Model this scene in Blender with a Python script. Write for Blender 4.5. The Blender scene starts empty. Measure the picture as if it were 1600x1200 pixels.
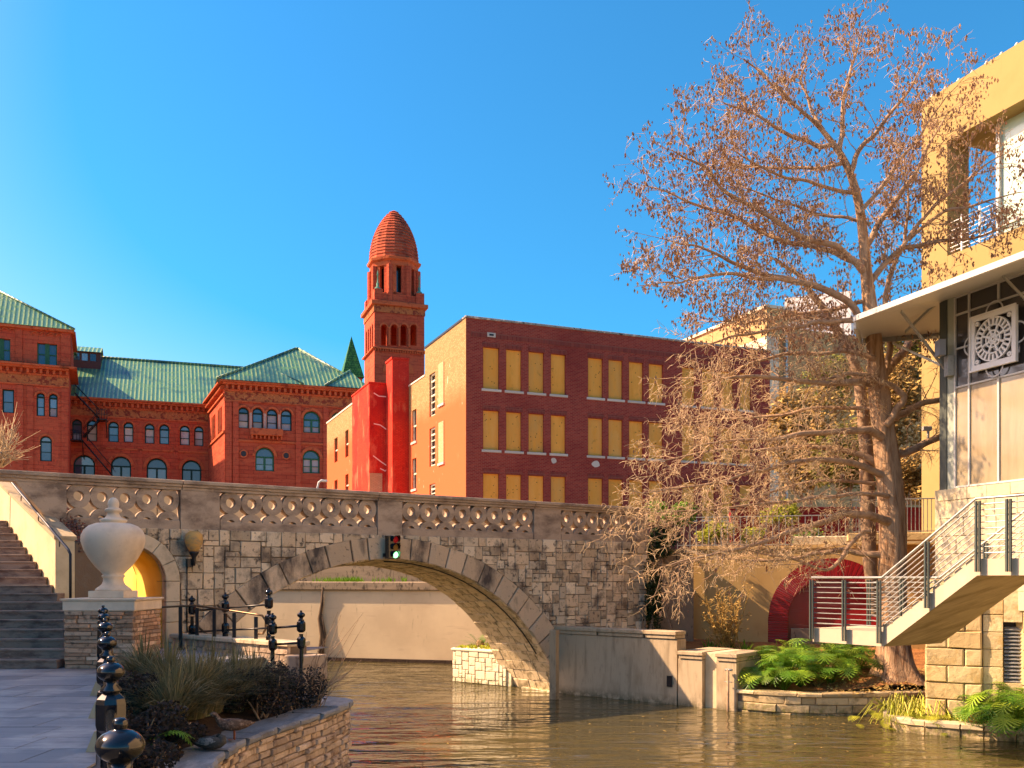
import bpy, math, random
from math import sin, cos, pi, sqrt, radians, atan2, hypot
from mathutils import Vector, Matrix, noise as mnoise
SC = bpy.context.scene
COL = SC.collection
rnd = random.Random(7)
# ---------------------------------------------------------------- camera, sky, sun, exposure
F, HZ, EYE = 1450.0, 900.0, 3.45          # focal length and eye level of the 1600x1200 view, camera height above the water
cam = bpy.data.cameras.new('camera'); camo = bpy.data.objects.new('camera', cam); COL.objects.link(camo)
cam.sensor_width = 36; cam.lens = 36*F/1600; cam.shift_y = (HZ-600)/1600; cam.clip_start = .1; cam.clip_end = 6000
camo.location = (0, 0, EYE); camo.rotation_euler = (radians(90), 0, 0); SC.camera = camo
SUN_AZ, SUN_EL = -85, 40
W = bpy.data.worlds.new('World'); SC.world = W; W.use_nodes = True
wn = W.node_tree; bgn = wn.nodes['Background']
sky = wn.nodes.new('ShaderNodeTexSky'); sky.sky_type = 'NISHITA'; sky.sun_disc = False
sky.sun_elevation = radians(SUN_EL); sky.sun_rotation = radians(SUN_AZ)
sky.air_density = 1.0; sky.dust_density = 2.4; sky.ozone_density = 3.0; sky.altitude = 0
hs = wn.nodes.new('ShaderNodeHueSaturation'); hs.inputs['Hue'].default_value = .491; hs.inputs['Saturation'].default_value = 1.85; hs.inputs['Value'].default_value = 1.0
wn.links.new(sky.outputs[0], hs.inputs['Color']); wn.links.new(hs.outputs[0], bgn.inputs['Color'])
bgn.inputs['Strength'].default_value = .116
sl = bpy.data.lights.new('sun', 'SUN'); sl.energy = 4.0; sl.angle = radians(.5); sl.color = (1, .85, .62)
so = bpy.data.objects.new('sun', sl); COL.objects.link(so)
a_, e_ = radians(SUN_AZ), radians(SUN_EL)
so.rotation_euler = Vector((sin(a_)*cos(e_), cos(a_)*cos(e_), sin(e_))).to_track_quat('Z', 'Y').to_euler()
so.location = (-40, 20, 40)
SC.view_settings.view_transform = 'Standard'; SC.view_settings.look = 'None'
SC.view_settings.exposure = 1.42; SC.view_settings.gamma = 1; SC.view_settings.use_curve_mapping = False
SC.view_settings.use_white_balance = True; SC.view_settings.white_balance_temperature = 8500; SC.view_settings.white_balance_tint = 30
SC.cycles.max_bounces = 6; SC.cycles.diffuse_bounces = 4; SC.cycles.glossy_bounces = 3
# ---------------------------------------------------------------- helpers
class Fr:
    """a facade: origin on plan, azimuth of its run (clockwise from the view direction); local x runs along it, y into it"""
    def __init__(s, X, Y, az):
        a = radians(az); s.X, s.Y, s.az = X, Y, az; s.U = (sin(a), cos(a)); s.N = (-cos(a), sin(a))
    def p(s, u, d, z): return Vector((s.X+s.U[0]*u+s.N[0]*d, s.Y+s.U[1]*u+s.N[1]*d, z))
    def hit(s, px, py=900, d=0):
        r = (px-800)/F; ox, oy = s.X+s.N[0]*d, s.Y+s.N[1]*d
        den = s.U[0]-r*s.U[1]; u = (r*oy-ox)/den; Y = oy+s.U[1]*u
        return u, EYE+(HZ-py)/F*Y
    def u(s, px, d=0): return s.hit(px, 900, d)[0]
def frpx(px, Y, az): return Fr((px-800)/F*Y, Y, az)
WF = Fr(0, 0, 90)
def at(px, py, Y): return ((px-800)/F*Y, Y, EYE+(HZ-py)/F*Y)
def gp(px, py, z):
    Y = (EYE-z)*F/(py-HZ); return ((px-800)/F*Y, Y, z)
BASE = {}
def thing(name, label, cat, fr=WF, base=(0, 0, 0), group=None, rz=0):
    o = bpy.data.objects.new(name, None); COL.objects.link(o); o.empty_display_size = .3
    o.location = fr.p(*base); o.rotation_euler = (0, 0, radians(90-fr.az)+rz)
    o['label'] = label; o['category'] = cat
    if group: o['group'] = group
    BASE[o.name] = Vector(base); return o
class MB:
    def __init__(s): s.v = []; s.f = []; s.m = []; s.t = []; s.sm = []
    def add(s, vs, fs, m=0, t=None, smooth=False):
        n = len(s.v); s.v.extend(Vector(v) for v in vs)
        if t is None: t = rnd.random()
        for f in fs: s.f.append([i+n for i in f]); s.m.append(m); s.t.append(t); s.sm.append(smooth)
        return s
    def box(s, x0, x1, y0, y1, z0, z1, m=0, t=None, b=0):
        if b <= 0:
            return s.add([(x0,y0,z0),(x1,y0,z0),(x1,y1,z0),(x0,y1,z0),(x0,y0,z1),(x1,y0,z1),(x1,y1,z1),(x0,y1,z1)],
                [(0,1,5,4),(1,2,6,5),(2,3,7,6),(3,0,4,7),(4,5,6,7),(3,2,1,0)], m, t)
        vs = []
        for z in (z0, z0+b, z1-b, z1):
            k = b if z in (z0, z1) else 0
            vs += [(x0+k+(b if not k else 0)*0, y0+k, z), (x1-k, y0+k, z), (x1-k, y1-k, z), (x0+k, y1-k, z)]
        fs = [(3,2,1,0), (12,13,14,15)]
        for r in range(3):
            for i in range(4): j = (i+1) % 4; fs.append((r*4+i, r*4+j, r*4+4+j, r*4+4+i))
        return s.add(vs, fs, m, t)
    def prism(s, poly, y0, y1, m=0, t=None, ax='y'):
        """polygon (a,b) extruded; ax='y': a=x,b=z depth y; ax='z': a=x,b=y, height z; ax='x': a=y,b=z along x"""
        n = len(poly)
        ar = sum(poly[i][0]*poly[(i+1) % n][1]-poly[(i+1) % n][0]*poly[i][1] for i in range(n))
        if ar < 0: poly = poly[::-1]
        mk = {'y': lambda a, b, c: (a, c, b), 'z': lambda a, b, c: (a, b, c), 'x': lambda a, b, c: (c, a, b)}[ax]
        vs = [mk(a, b, y0) for a, b in poly]+[mk(a, b, y1) for a, b in poly]
        fs = [tuple(range(n)), tuple(range(2*n-1, n-1, -1))]+[(i, i+n, (i+1) % n+n, (i+1) % n) for i in range(n)]
        if ax != 'y': fs = [f[::-1] for f in fs]
        return s.add(vs, fs, m, t)
    def tube(s, pts, r, n=8, m=0, t=None, cap=True, smooth=True):
        pts = [Vector(p) for p in pts]; rs = r if isinstance(r, (list, tuple)) else [r]*len(pts)
        vs = []; fs = []; up = None
        for i, p in enumerate(pts):
            d = (pts[min(i+1, len(pts)-1)]-pts[max(i-1, 0)])
            if d.length < 1e-9: d = Vector((0, 0, 1))
            d.normalize()
            if up is None: up = Vector((0, 0, 1)) if abs(d.z) < .9 else Vector((1, 0, 0))
            a = d.cross(up); 
            if a.length < 1e-6: a = d.orthogonal()
            a.normalize(); b = a.cross(d); up = b
            for k in range(n):
                q = 2*pi*k/n; vs.append(p+(a*cos(q)+b*sin(q))*rs[i])
        for i in range(len(pts)-1):
            for k in range(n):
                j = (k+1) % n; fs.append((i*n+k, i*n+j, i*n+n+j, i*n+n+k))
        if cap: fs.append(tuple(range(n-1, -1, -1))); fs.append(tuple(range(len(vs)-n, len(vs))))
        return s.add(vs, fs, m, t, smooth)
    def lathe(s, prof, c=(0, 0, 0), n=16, m=0, t=None, smooth=True, sx=1, ph=0):
        vs = []; fs = []
        for r, z in prof:
            for k in range(n):
                q = 2*pi*k/n+ph; vs.append((c[0]+r*cos(q)*sx, c[1]+r*sin(q), c[2]+z))
        for i in range(len(prof)-1):
            for k in range(n):
                j = (k+1) % n; fs.append((i*n+k, i*n+j, i*n+n+j, i*n+n+k))
        if prof[0][0] > 1e-4: fs.append(tuple(range(n-1, -1, -1)))
        if prof[-1][0] > 1e-4: fs.append(tuple(range(len(vs)-n, len(vs))))
        return s.add(vs, fs, m, t, smooth)
    def stone(s, poly, y0, y1, bev=.015, jit=.01, m=0, t=None):
        """a dressed stone: polygon in x-z, proud of the wall towards -y, with a worn edge and an uneven face"""
        n = len(poly)
        ar = sum(poly[i][0]*poly[(i+1) % n][1]-poly[(i+1) % n][0]*poly[i][1] for i in range(n))
        if ar < 0: poly = poly[::-1]
        cx = sum(p[0] for p in poly)/n; cz = sum(p[1] for p in poly)/n
        jj = lambda k=1.: rnd.uniform(-jit, jit)*k
        P = [(a+jj(.7), b+jj(.7)) for a, b in poly]
        Q = []
        for a, b in P:
            L = hypot(a-cx, b-cz) or 1; k = max(.3, 1-bev*1.4/L); Q.append((cx+(a-cx)*k, cz+(b-cz)*k))
        yj = jj()
        vs = [(a, y1, b) for a, b in P]+[(a, y0+bev+yj*.5, b) for a, b in P]+[(a, y0+yj+jj(.8), b) for a, b in Q]
        fs = []
        for i in range(n):
            j = (i+1) % n; fs += [(i, j, n+j, n+i), (n+i, n+j, 2*n+j, 2*n+i)]
        fs += [tuple(range(2*n, 3*n))]
        return s.add(vs, [f for f in fs], m, t)
    def grid(s, fn, nu, nv, m=0, smooth=True, t=.5):
        vs = [fn(i/nu, j/nv) for j in range(nv+1) for i in range(nu+1)]
        fs = [(j*(nu+1)+i, j*(nu+1)+i+1, (j+1)*(nu+1)+i+1, (j+1)*(nu+1)+i) for j in range(nv) for i in range(nu)]
        return s.add(vs, fs, m, t, smooth)
    def build(s, name, mats, parent=None, fr=WF, base=(0, 0, 0), at_=None, label=None, kind=None, cat=None, group=None, uvoff=(0, 0)):
        if not isinstance(mats, (list, tuple)): mats = [mats]
        off = BASE[parent.name] if parent else Vector(base)
        shift = Vector((0, 0, 0)) if at_ is not None else off
        me = bpy.data.meshes.new(name)
        me.from_pydata([v-shift for v in s.v], [], s.f)
        for mm in mats: me.materials.append(mm)
        me.polygons.foreach_set('material_index', s.m); me.polygons.foreach_set('use_smooth', s.sm)
        att = me.attributes.new('tint', 'FLOAT', 'FACE'); att.data.foreach_set('value', s.t)
        uv = me.uv_layers.new(name='uv'); buf = [0.0]*(2*len(me.loops)); vs = s.v
        for p in me.polygons:
            nx, ny, nz = (abs(c) for c in p.normal)
            for li in p.loop_indices:
                v = vs[me.loops[li].vertex_index]
                if nz > nx and nz > ny: a, b = v.x, v.y
                elif ny >= nx: a, b = v.x, v.z
                else: a, b = v.y, v.z
                buf[2*li] = a+uvoff[0]; buf[2*li+1] = b+uvoff[1]
        uv.data.foreach_set('uv', buf)
        o = bpy.data.objects.new(name, me); COL.objects.link(o)
        if parent:
            o.parent = parent; BASE[o.name] = Vector(off)
            if at_ is not None: o.location = Vector(at_)-off; BASE[o.name] = Vector(off)
        else:
            o.location = fr.p(*(at_ if at_ is not None else base)); o.rotation_euler = (0, 0, radians(90-fr.az)); BASE[o.name] = Vector(off)
        if label: o['label'] = label
        if cat: o['category'] = cat
        if group: o['group'] = group
        if kind: o['kind'] = kind
        return o
def inst(src, parent, at_, rot=None, scale=None):
    o = src.copy(); COL.objects.link(o); o.parent = parent; o.location = Vector(at_)-BASE[parent.name]
    if rot: o.rotation_euler = rot
    if scale: o.scale = scale
    return o
def copy_tree(o, parent=None):
    kids = list(o.children); c = o.copy(); COL.objects.link(c); c.parent = parent; BASE[c.name] = BASE[o.name]
    for ch in kids: copy_tree(ch, c)
    return c
# ---------------------------------------------------------------- materials
MATS = {}
def mat(name, col, rough=.85, var=0.0, layers=(), bump=None, metal=0, spec=.08, brick=None, wave=None, emit=None, trans=None, varcol=None, subs=0, uvl=()):
    m = bpy.data.materials.new(name); m.use_nodes = True; nt = m.node_tree; N = nt.nodes; L = nt.links
    bs = N['Principled BSDF']; bs.inputs['Roughness'].default_value = rough; bs.inputs['Metallic'].default_value = metal
    bs.inputs['Specular IOR Level'].default_value = spec
    geo = N.new('ShaderNodeNewGeometry'); cur = None; hgt = None
    rgb = N.new('ShaderNodeRGB'); rgb.outputs[0].default_value = (*col, 1); cur = rgb.outputs[0]
    def math_(op, a, b=None, c=None):
        n = N.new('ShaderNodeMath'); n.operation = op
        for i, x in enumerate((a, b, c)):
            if x is None: continue
            if isinstance(x, (int, float)): n.inputs[i].default_value = x
            else: L.new(x, n.inputs[i])
        return n.outputs[0]
    def mix(fac, a, b, mode='MIX'):
        n = N.new('ShaderNodeMix'); n.data_type = 'RGBA'; n.blend_type = mode
        if isinstance(fac, (int, float)): n.inputs[0].default_value = fac
        else: L.new(fac, n.inputs[0])
        for i, x in ((6, a), (7, b)):
            if isinstance(x, tuple): n.inputs[i].default_value = (*x, 1)
            else: L.new(x, n.inputs[i])
        return n.outputs[2]
    if brick:
        bw, bh, mo, c1, c2, cm = brick
        uv = N.new('ShaderNodeUVMap'); bt = N.new('ShaderNodeTexBrick'); L.new(uv.outputs[0], bt.inputs['Vector'])
        bt.inputs['Scale'].default_value = 1; bt.inputs['Brick Width'].default_value = bw; bt.inputs['Row Height'].default_value = bh
        bt.inputs['Mortar Size'].default_value = mo; bt.inputs['Mortar Smooth'].default_value = .2; bt.inputs['Bias'].default_value = -.1
        for k, c in (('Color1', c1), ('Color2', c2), ('Mortar', cm)): bt.inputs[k].default_value = (*c, 1)
        cur = bt.outputs['Color']; hgt = math_('MULTIPLY', bt.outputs['Fac'], -.6)
    if wave:
        sc_, c2, wd, axis = wave[:4]
        uv = N.new('ShaderNodeUVMap'); sp = N.new('ShaderNodeSeparateXYZ'); L.new(uv.outputs[0], sp.inputs[0])
        s_ = math_('SINE', math_('MULTIPLY', sp.outputs[axis], sc_*2*pi)); f_ = math_('MULTIPLY_ADD', s_, .5, .5)
        mr = N.new('ShaderNodeMapRange'); L.new(f_, mr.inputs[0]); mr.inputs[1].default_value = wd; mr.inputs[2].default_value = wd+.25
        cur = mix(mr.outputs[0], cur, c2); hgt = f_ if hgt is None else math_('ADD', hgt, f_)
    if var:
        at1 = N.new('ShaderNodeAttribute'); at1.attribute_name = 'tint'; oi = N.new('ShaderNodeObjectInfo')
        fr_ = math_('FRACT', math_('ADD', at1.outputs['Fac'], oi.outputs['Random']))
        if varcol: cur = mix(math_('POWER', fr_, 1.6), cur, varcol)
        vv = math_('MULTIPLY_ADD', math_('FRACT', math_('MULTIPLY', fr_, 7.13)), 2*var, 1-var)
        hv = N.new('ShaderNodeHueSaturation'); L.new(vv, hv.inputs['Value']); L.new(cur, hv.inputs['Color']); cur = hv.outputs[0]
    for ly in layers:
        sc_, c2, lo, hi = ly[:4]; det = ly[4] if len(ly) > 4 else 5; st = ly[5] if len(ly) > 5 else (1, 1, 1)
        vec = geo.outputs['Position']
        mp = N.new('ShaderNodeMapping'); L.new(vec, mp.inputs['Vector']); mp.inputs['Scale'].default_value = st
        nz = N.new('ShaderNodeTexNoise'); L.new(mp.outputs[0], nz.inputs['Vector']); nz.inputs['Scale'].default_value = sc_
        nz.inputs['Detail'].default_value = det; nz.inputs['Roughness'].default_value = .62
        mr = N.new('ShaderNodeMapRange'); L.new(nz.outputs['Fac'], mr.inputs[0]); mr.inputs[1].default_value = lo; mr.inputs[2].default_value = hi
        mr.inputs[4].default_value = ly[6] if len(ly) > 6 else 1
        if len(ly) > 7:        # keep only above / below a world height
            sp = N.new('ShaderNodeSeparateXYZ'); L.new(geo.outputs['Position'], sp.inputs[0])
            z0, z1 = ly[7]; m2 = N.new('ShaderNodeMapRange')
            L.new(math_('ADD', sp.outputs[2], math_('MULTIPLY', nz.outputs['Fac'], abs(z1-z0)*.8)), m2.inputs[0]); m2.inputs[1].default_value = z0; m2.inputs[2].default_value = z1
            fac = math_('MULTIPLY', mr.outputs[0], m2.outputs[0])
        else: fac = mr.outputs[0]
        cur = mix(fac, cur, c2)
    L.new(cur, bs.inputs['Base Color'])
    if bump:
        sc_, st_, dist = bump[:3]
        mp = N.new('ShaderNodeMapping'); L.new(geo.outputs['Position'], mp.inputs['Vector']); mp.inputs['Scale'].default_value = bump[3] if len(bump) > 3 else (1, 1, 1)
        nz = N.new('ShaderNodeTexNoise'); L.new(mp.outputs[0], nz.inputs['Vector']); nz.inputs['Scale'].default_value = sc_; nz.inputs['Detail'].default_value = 6
        nz.inputs['Roughness'].default_value = .65
        h = nz.outputs['Fac'] if hgt is None else math_('ADD', nz.outputs['Fac'], hgt)
        bp = N.new('ShaderNodeBump'); bp.inputs['Strength'].default_value = st_; bp.inputs['Distance'].default_value = dist
        L.new(h, bp.inputs['Height']); L.new(bp.outputs[0], bs.inputs['Normal'])
    if emit: bs.inputs['Emission Color'].default_value = (*emit[:3], 1); bs.inputs['Emission Strength'].default_value = emit[3]
    if trans: bs.inputs['Transmission Weight'].default_value = trans
    if subs:
        # leaf-like: some light passes through
        tr = N.new('ShaderNodeBsdfTranslucent'); L.new(cur, tr.inputs['Color']); ms = N.new('ShaderNodeMixShader'); ms.inputs[0].default_value = subs
        L.new(bs.outputs[0], ms.inputs[1]); L.new(tr.outputs[0], ms.inputs[2]); L.new(ms.outputs[0], N['Material Output'].inputs[0])
    MATS[name] = m; return m
DK = (.05, .042, .036)
M_stone = mat('bridge_stone', (.62, .46, .30), .9, .28, [(2.2, (.15,.115,.09), .50, .66, 6, (1,1,1), .85), (9, (.07,.055,.048), .56, .66, 6, (1,1,1), .85), (22, (.5,.42,.31), .6, .74, 4, (1,1,1), .6)], (26, .6, .03), varcol=(.76, .62, .44))
M_mortar = mat('mortar', (.20, .14, .095), .95, 0, [(8, (.2,.16,.12), .5, .7)], (30, .4, .02))
M_vous = mat('voussoir_stone', (.60, .44, .29), .88, .16, [(1.1, (.10,.08,.068), .5, .64, 6, (1,1,.5)), (12, (.09,.07,.06), .6, .7, 6, (1,1,1), .7)], (20, .5, .03), varcol=(.62, .47, .32))
M_soffit = mat('soffit_stone', (.72, .57, .36), .85, .12, [(5, (.38,.29,.17), .5, .62, 6), (14, (.80,.68,.46), .58, .7, 5, (1,1,1), .7), (5, (.07,.07,.025), .38, .55, 5, (1,1,1), .95, (.40, .08))], (18, .4, .03))
M_cast = mat('cast_concrete', (.47, .355, .26), .9, .06, [(1.6, (.22,.16,.12), .45, .68, 6, (1,1,2)), (7, (.52,.40,.29), .55, .7, 5, (1,1,1), .5), (30, (.09,.08,.07), .62, .7, 4, (1,1,1), .5)], (40, .25, .015))
M_castlight = mat('pale_concrete', (.46, .36, .235), .88, .06, [(2, (.34,.25,.15), .5, .7, 6, (1,1,.4)), (9, (.26,.2,.13), .56, .70, 5, (1,1,.3), .6), (2.6, (.20,.15,.09), .54, .68, 6, (1.6,1.6,.18), .6), (5, (.045,.05,.02), .38, .55, 5, (1,1,1), .95, (.42, .08))], (35, .2, .01))
M_cream = mat('cream_plaster', (.68, .56, .36), .9, 0, [(1.5, (.56,.44,.27), .45, .7, 5), (12, (.5,.4,.25), .6, .75, 4, (1,1,1), .5)], (30, .2, .01))
M_urn = mat('urn_concrete', (.74, .60, .45), .82, 0, [(3, (.64,.51,.38), .45, .65, 5), (20, (.56,.45,.33), .6, .72, 4, (1,1,1), .5)], (60, .12, .006))
M_glowplaster = mat('glow_tinted_plaster', (.95, .66, .16), .85, .03, [(1.2, (.84,.52,.10), .4, .7, 4)], (40, .1, .006))  # warm glow of the vault is put into the plaster colour
M_vring = mat('vault_ring', (.70, .55, .37), .85, .05, [(3, (.42,.33,.22), .5, .72, 5)], (40, .2, .01))
M_step = mat('step_stone', (.30, .225, .18), .85, .12, [(3, (.15,.10,.085), .45, .65, 6, (1,1,3)), (15, (.34,.27,.22), .6, .75, 5, (1,1,1), .8)], (30, .3, .01))
M_slab = mat('paving_slate', (.19, .195, .21), .5, .22, [(.9, (.34,.33,.32), .47, .60, 6), (6, (.10,.11,.13), .5, .7, 5, (.3,1.5,1), .6)], (30, .25, .008), spec=.4)
M_grout = mat('paving_joint', (.09, .09, .09), .9)
M_flag = mat('stacked_flagstone', (.44, .25, .155), .9, .35, [(9, (.12,.08,.06), .5, .7, 6), (20, (.42,.30,.2), .6, .75, 5)], (25, .5, .015), varcol=(.58, .40, .28))
M_black = mat('black_enamel', (.006, .007, .010), .13, 0, spec=.6)
M_blackm = mat('black_iron', (.012, .012, .014), .42, 0, [(30, (.04,.03,.025), .6, .75)], spec=.5)
M_steel = mat('galvanised_steel', (.42, .43, .40), .42, 0, [(12, (.30,.31,.29), .5, .7)], metal=.65)
M_dkgreen = mat('dark_green_steel', (.055, .07, .06), .5, 0, spec=.4)
M_whiteal = mat('white_aluminium', (.48, .48, .45), .45, .03, [(6, (.55,.55,.5), .58, .75, 5, (1,1,.3))], spec=.4)
M_plankwall = mat('beige_wall', (.72, .57, .36), .92, 0, [(.5, (.62,.48,.30), .4, .65, 4), (3, (.5,.36,.24), .6, .75, 5, (.25,1,3), .6), (6, (.16,.12,.08), .62, .72, 6, (1.2,1,.25), .6, (1.2, 3.6))], (12, .15, .02, (.2, 1, 2.5)))
M_stain = mat('stained_concrete', (.27, .21, .14), .92, 0, [(.9, (.36,.27,.18), .4, .65, 6, (.3,1,3)), (7, (.07,.06,.045), .52, .66, 6, (1,1,.4))], (14, .3, .02))
M_tan = mat('tan_render', (.56, .37, .155), .9, 0, [(.8, (.48,.30,.12), .42, .68, 5), (5, (.3,.19,.09), .62, .74, 5, (1.5,1,.35), .7)], (25, .15, .01))
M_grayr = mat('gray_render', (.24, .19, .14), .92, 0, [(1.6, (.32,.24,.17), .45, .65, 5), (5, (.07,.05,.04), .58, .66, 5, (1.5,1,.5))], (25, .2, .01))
M_redbrick = mat('red_glazed_brick', (.30, .008, .012), .38, .12, [(5, (.28,.01,.012), .5, .7, 4)], spec=.5)
M_redpanel = mat('red_panel', (.30, .015, .018), .25, 0, [(1.2, (.38,.12,.12), .52, .64, 4, (.2,1,3))], spec=.6)
M_redwall = mat('dark_red_wall', (.22, .022, .022), .8, 0, [(3, (.15,.015,.018), .45, .7)])
M_lime = mat('limestone_block', (.62, .50, .28), .88, .13, [(3.5, (.46,.33,.15), .52, .66, 5, (1,1,.8)), (9, (.36,.26,.12), .58, .72, 6, (1,1,1), .7)], (7, .5, .05), varcol=(.56, .40, .19))
M_limepale = mat('pale_limestone', (.54, .46, .31), .88, .08, [(2.5, (.62,.50,.28), .56, .68, 4), (9, (.6,.52,.36), .58, .75, 5, (1,1,1), .6)], (9, .4, .03))
M_bank = mat('bank_stone', (.50, .38, .21), .9, .22, [(4, (.30,.22,.12), .5, .66, 6), (6, (.05,.05,.02), .42, .6, 6, (1,1,1), 1, (.42, .1)), (9, (.16,.17,.04), .5, .62, 5, (1,1,1), .8, (.55, .2))], (12, .5, .04), varcol=(.60, .48, .29))
M_white_st = mat('whitewashed_stone', (.74, .66, .48), .88, .08, [(6, (.55,.46,.3), .55, .7, 5), (7, (.22,.22,.07), .45, .6, 5, (1,1,1), 1, (.45, .1))], (15, .4, .02))
M_planter = mat('planter_stone', (.50, .37, .27), .9, .3, [(5, (.2,.125,.085), .5, .68, 6), (16, (.52,.37,.25), .58, .72, 5, (1,1,1), .7), (4, (.05,.035,.025), .45, .62, 5, (1,1,1), 1, (.55, .25))], (18, .6, .03), varcol=(.62, .47, .34))
M_coping = mat('planter_coping', (.27, .27, .26), .8, .12, [(3, (.17,.17,.17), .45, .65, 6, (1.5,.5,1)), (14, (.42,.42,.4), .6, .74, 6)], (16, .6, .03))
M_soil = mat('dark_soil', (.06, .04, .03), .95, 0, [(6, (.09,.06,.04), .5, .7, 6)], (9, .8, .08))
M_redsoil = mat('fallen_needles', (.33, .145, .055), .95, 0, [(3, (.2,.085,.035), .45, .65, 6), (20, (.44,.22,.09), .55, .7, 5)], (12, .8, .06))
M_red = mat('red_sandstone', (.40, .07, .035), .88, .1, [(.5, (.50,.10,.05), .42, .62, 5, (1,1,4)), (1.6, (.27,.04,.022), .55, .7, 6, (1,1,3), .8)], (5, .4, .05, (1,1,3)), brick=(.95, .40, .022, (.44,.07,.038), (.52,.095,.048), (.22,.035,.022)))
M_redtrim = mat('red_terracotta_trim', (.54, .12, .05), .85, .08, [(1.5, (.26,.045,.025), .52, .68, 5)], (9, .4, .05))
M_frieze = mat('carved_frieze', (.44, .14, .055), .88, 0, [(1.9, (.24,.05,.03), .5, .58, 2, (1,1,1)), (4, (.52,.18,.07), .55, .65, 3)], (2.2, 1, .12))
M_tile = mat('green_roof_tile', (.022, .15, .11), .38, .1, [(1.0, (.10,.26,.10), .5, .66, 5, (1,1,2)), (.35, (.01,.09,.085), .5, .7, 3)], (9, .4, .05), wave=(2.3, (.30,.42,.16), .62, 0), spec=.5)  # pale stripes paint the sunlit tile ridges into the colour
M_tilegreen = mat('turret_roof_tile', (.02, .10, .035), .45, .1, [(3, (.06,.24,.05), .5, .65, 4)], (9, .3, .05), brick=(.35, .3, .03, (.025,.13,.04), (.04,.2,.06), (.008,.04,.02)))
M_glassb = mat('window_glass', (.05, .09, .13), .06, .3, spec=.9, varcol=(.20, .24, .27), metal=.35)
M_blind = mat('window_blind', (.42, .42, .44), .6, .2, varcol=(.6, .5, .4))
M_gframe = mat('dark_green_frame', (.012, .05, .045), .5)
M_gframe2 = mat('green_frame', (.02, .13, .075), .5)
M_spire = mat('spire_tile', (.46, .09, .045), .8, .22, [(.6, (.20,.045,.03), .5, .68, 4), (1.6, (.48,.13,.06), .56, .68, 3)], (6, .3, .05))
M_copper = mat('copper_verdigris', (.08, .26, .19), .6)
M_brick = mat('maroon_brick', (.16, .03, .028), .85, 0, [(.25, (.20,.022,.02), .5, .72, 6, (1,1,1), .6), (.9, (.26,.08,.045), .62, .8, 5, (1,1,1), .35)], (12, .3, .02), brick=(.235, .082, .012, (.28,.026,.022), (.42,.062,.04), (.36,.13,.09)))
M_ybrick = mat('tan_brick', (.5, .36, .2), .88, 0, [(.5, (.40,.26,.14), .45, .68, 6, (1,1,1), .7)], (12, .3, .02), brick=(.24, .085, .014, (.50,.35,.17), (.62,.46,.25), (.34,.24,.16)))
M_plywood = mat('plywood_board', (.98, .42, .085), .75, .10, [(1.2, (.90,.36,.06), .42, .68, 5, (2,2,.5)), (8, (.6,.3,.06), .6, .75, 5, (1,1,.2), .6), (2.3, (.5,.22,.05), .62, .72, 5, (1.5,1.5,1), .5)], (20, .1, .01), varcol=(.80, .38, .10))
M_sill = mat('stone_sill', (.58, .5, .42), .85, .1)
M_redpaint = mat('red_wall_paint', (.60, .06, .035), .8, 0, [(.35, (.46,.03,.022), .48, .62, 6), (1.3, (.70,.17,.09), .54, .70, 6, (1,1,.45), .8), (3.5, (.30,.02,.018), .60, .72, 6, (1,1,.3), .7)], (9, .4, .03), brick=(.24, .085, .012, (.60,.045,.025), (.70,.06,.032), (.42,.03,.02)))
M_foliage = mat('leaf_green', (.07, .17, .02), .55, .35, varcol=(.16, .30, .03), subs=.3)
M_leafy = mat('leaf_yellowgreen', (.26, .30, .03), .6, .3, varcol=(.40, .40, .05), subs=.3)
M_philo = mat('philodendron_leaf', (.09, .28, .025), .35, .35, varcol=(.36, .52, .06), subs=.35, spec=.4)
M_fern = mat('bright_fern', (.13, .30, .02), .5, .25, varcol=(.2, .4, .04), subs=.3)
M_dkshrub = mat('dark_shrub_leaf', (.022, .024, .018), .6, .4, varcol=(.05, .035, .035), subs=.1)
M_grass = mat('grey_green_grass', (.14, .145, .07), .6, .4, varcol=(.34, .27, .14), subs=.25)
M_brush = mat('dry_brush', (.30, .18, .06), .8, .4, varcol=(.48, .34, .12), subs=.15)
M_olive = mat('olive_foliage', (.16, .17, .035), .7, .4, varcol=(.24, .20, .05), subs=.2)
M_drystem = mat('dry_stem', (.42, .27, .08), .8, .25, varcol=(.3, .17, .06))
M_vinestem = mat('yellow_vine_stem', (.46, .50, .07), .6, .3, varcol=(.55, .5, .14))
M_bark = mat('cypress_bark', (.48, .31, .19), .92, 0, [(3, (.28,.15,.08), .45, .62, 6, (3,3,.4)), (8, (.48,.30,.17), .55, .7, 6, (3,3,.3))], (7, 1, .06, (3,3,.35)))
M_branch = mat('branch_bark', (.42, .28, .18), .9, .15, [(6, (.26,.16,.10), .45, .65, 5)], (12, .5, .02))
M_twig = mat('twig', (.66, .49, .29), .85, .25, varcol=(.50, .33, .19))
M_catkin = mat('brown_catkin', (.34, .19, .13), .85, .35, varcol=(.56, .38, .23), subs=.25)
M_yellow = mat('ochre_stucco', (.35, .25, .105), .85, 0, [(.6, (.31,.22,.09), .45, .7, 4), (1.8, (.26,.185,.08), .56, .72, 6, (1.5,1.5,.12), .6)], (30, .12, .01))
M_tanbld = mat('tan_building_brick', (.52, .35, .17), .88, 0, [(1.2, (.42,.27,.12), .42, .68, 6)], (9, .3, .03))
M_creamcol = mat('cream_pilaster', (.70, .62, .46), .85, 0, [(1.2, (.52,.42,.28), .5, .68, 6)], (9, .3, .03))
M_whitebld = mat('white_building', (.78, .76, .72), .8, 0, [(1.5, (.6,.57,.52), .6, .75, 4)])
M_palegl = mat('pale_green_glass', (.42, .60, .50), .12, 0, [(.8, (.55,.66,.55), .45, .7, 3)], spec=.8)
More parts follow.
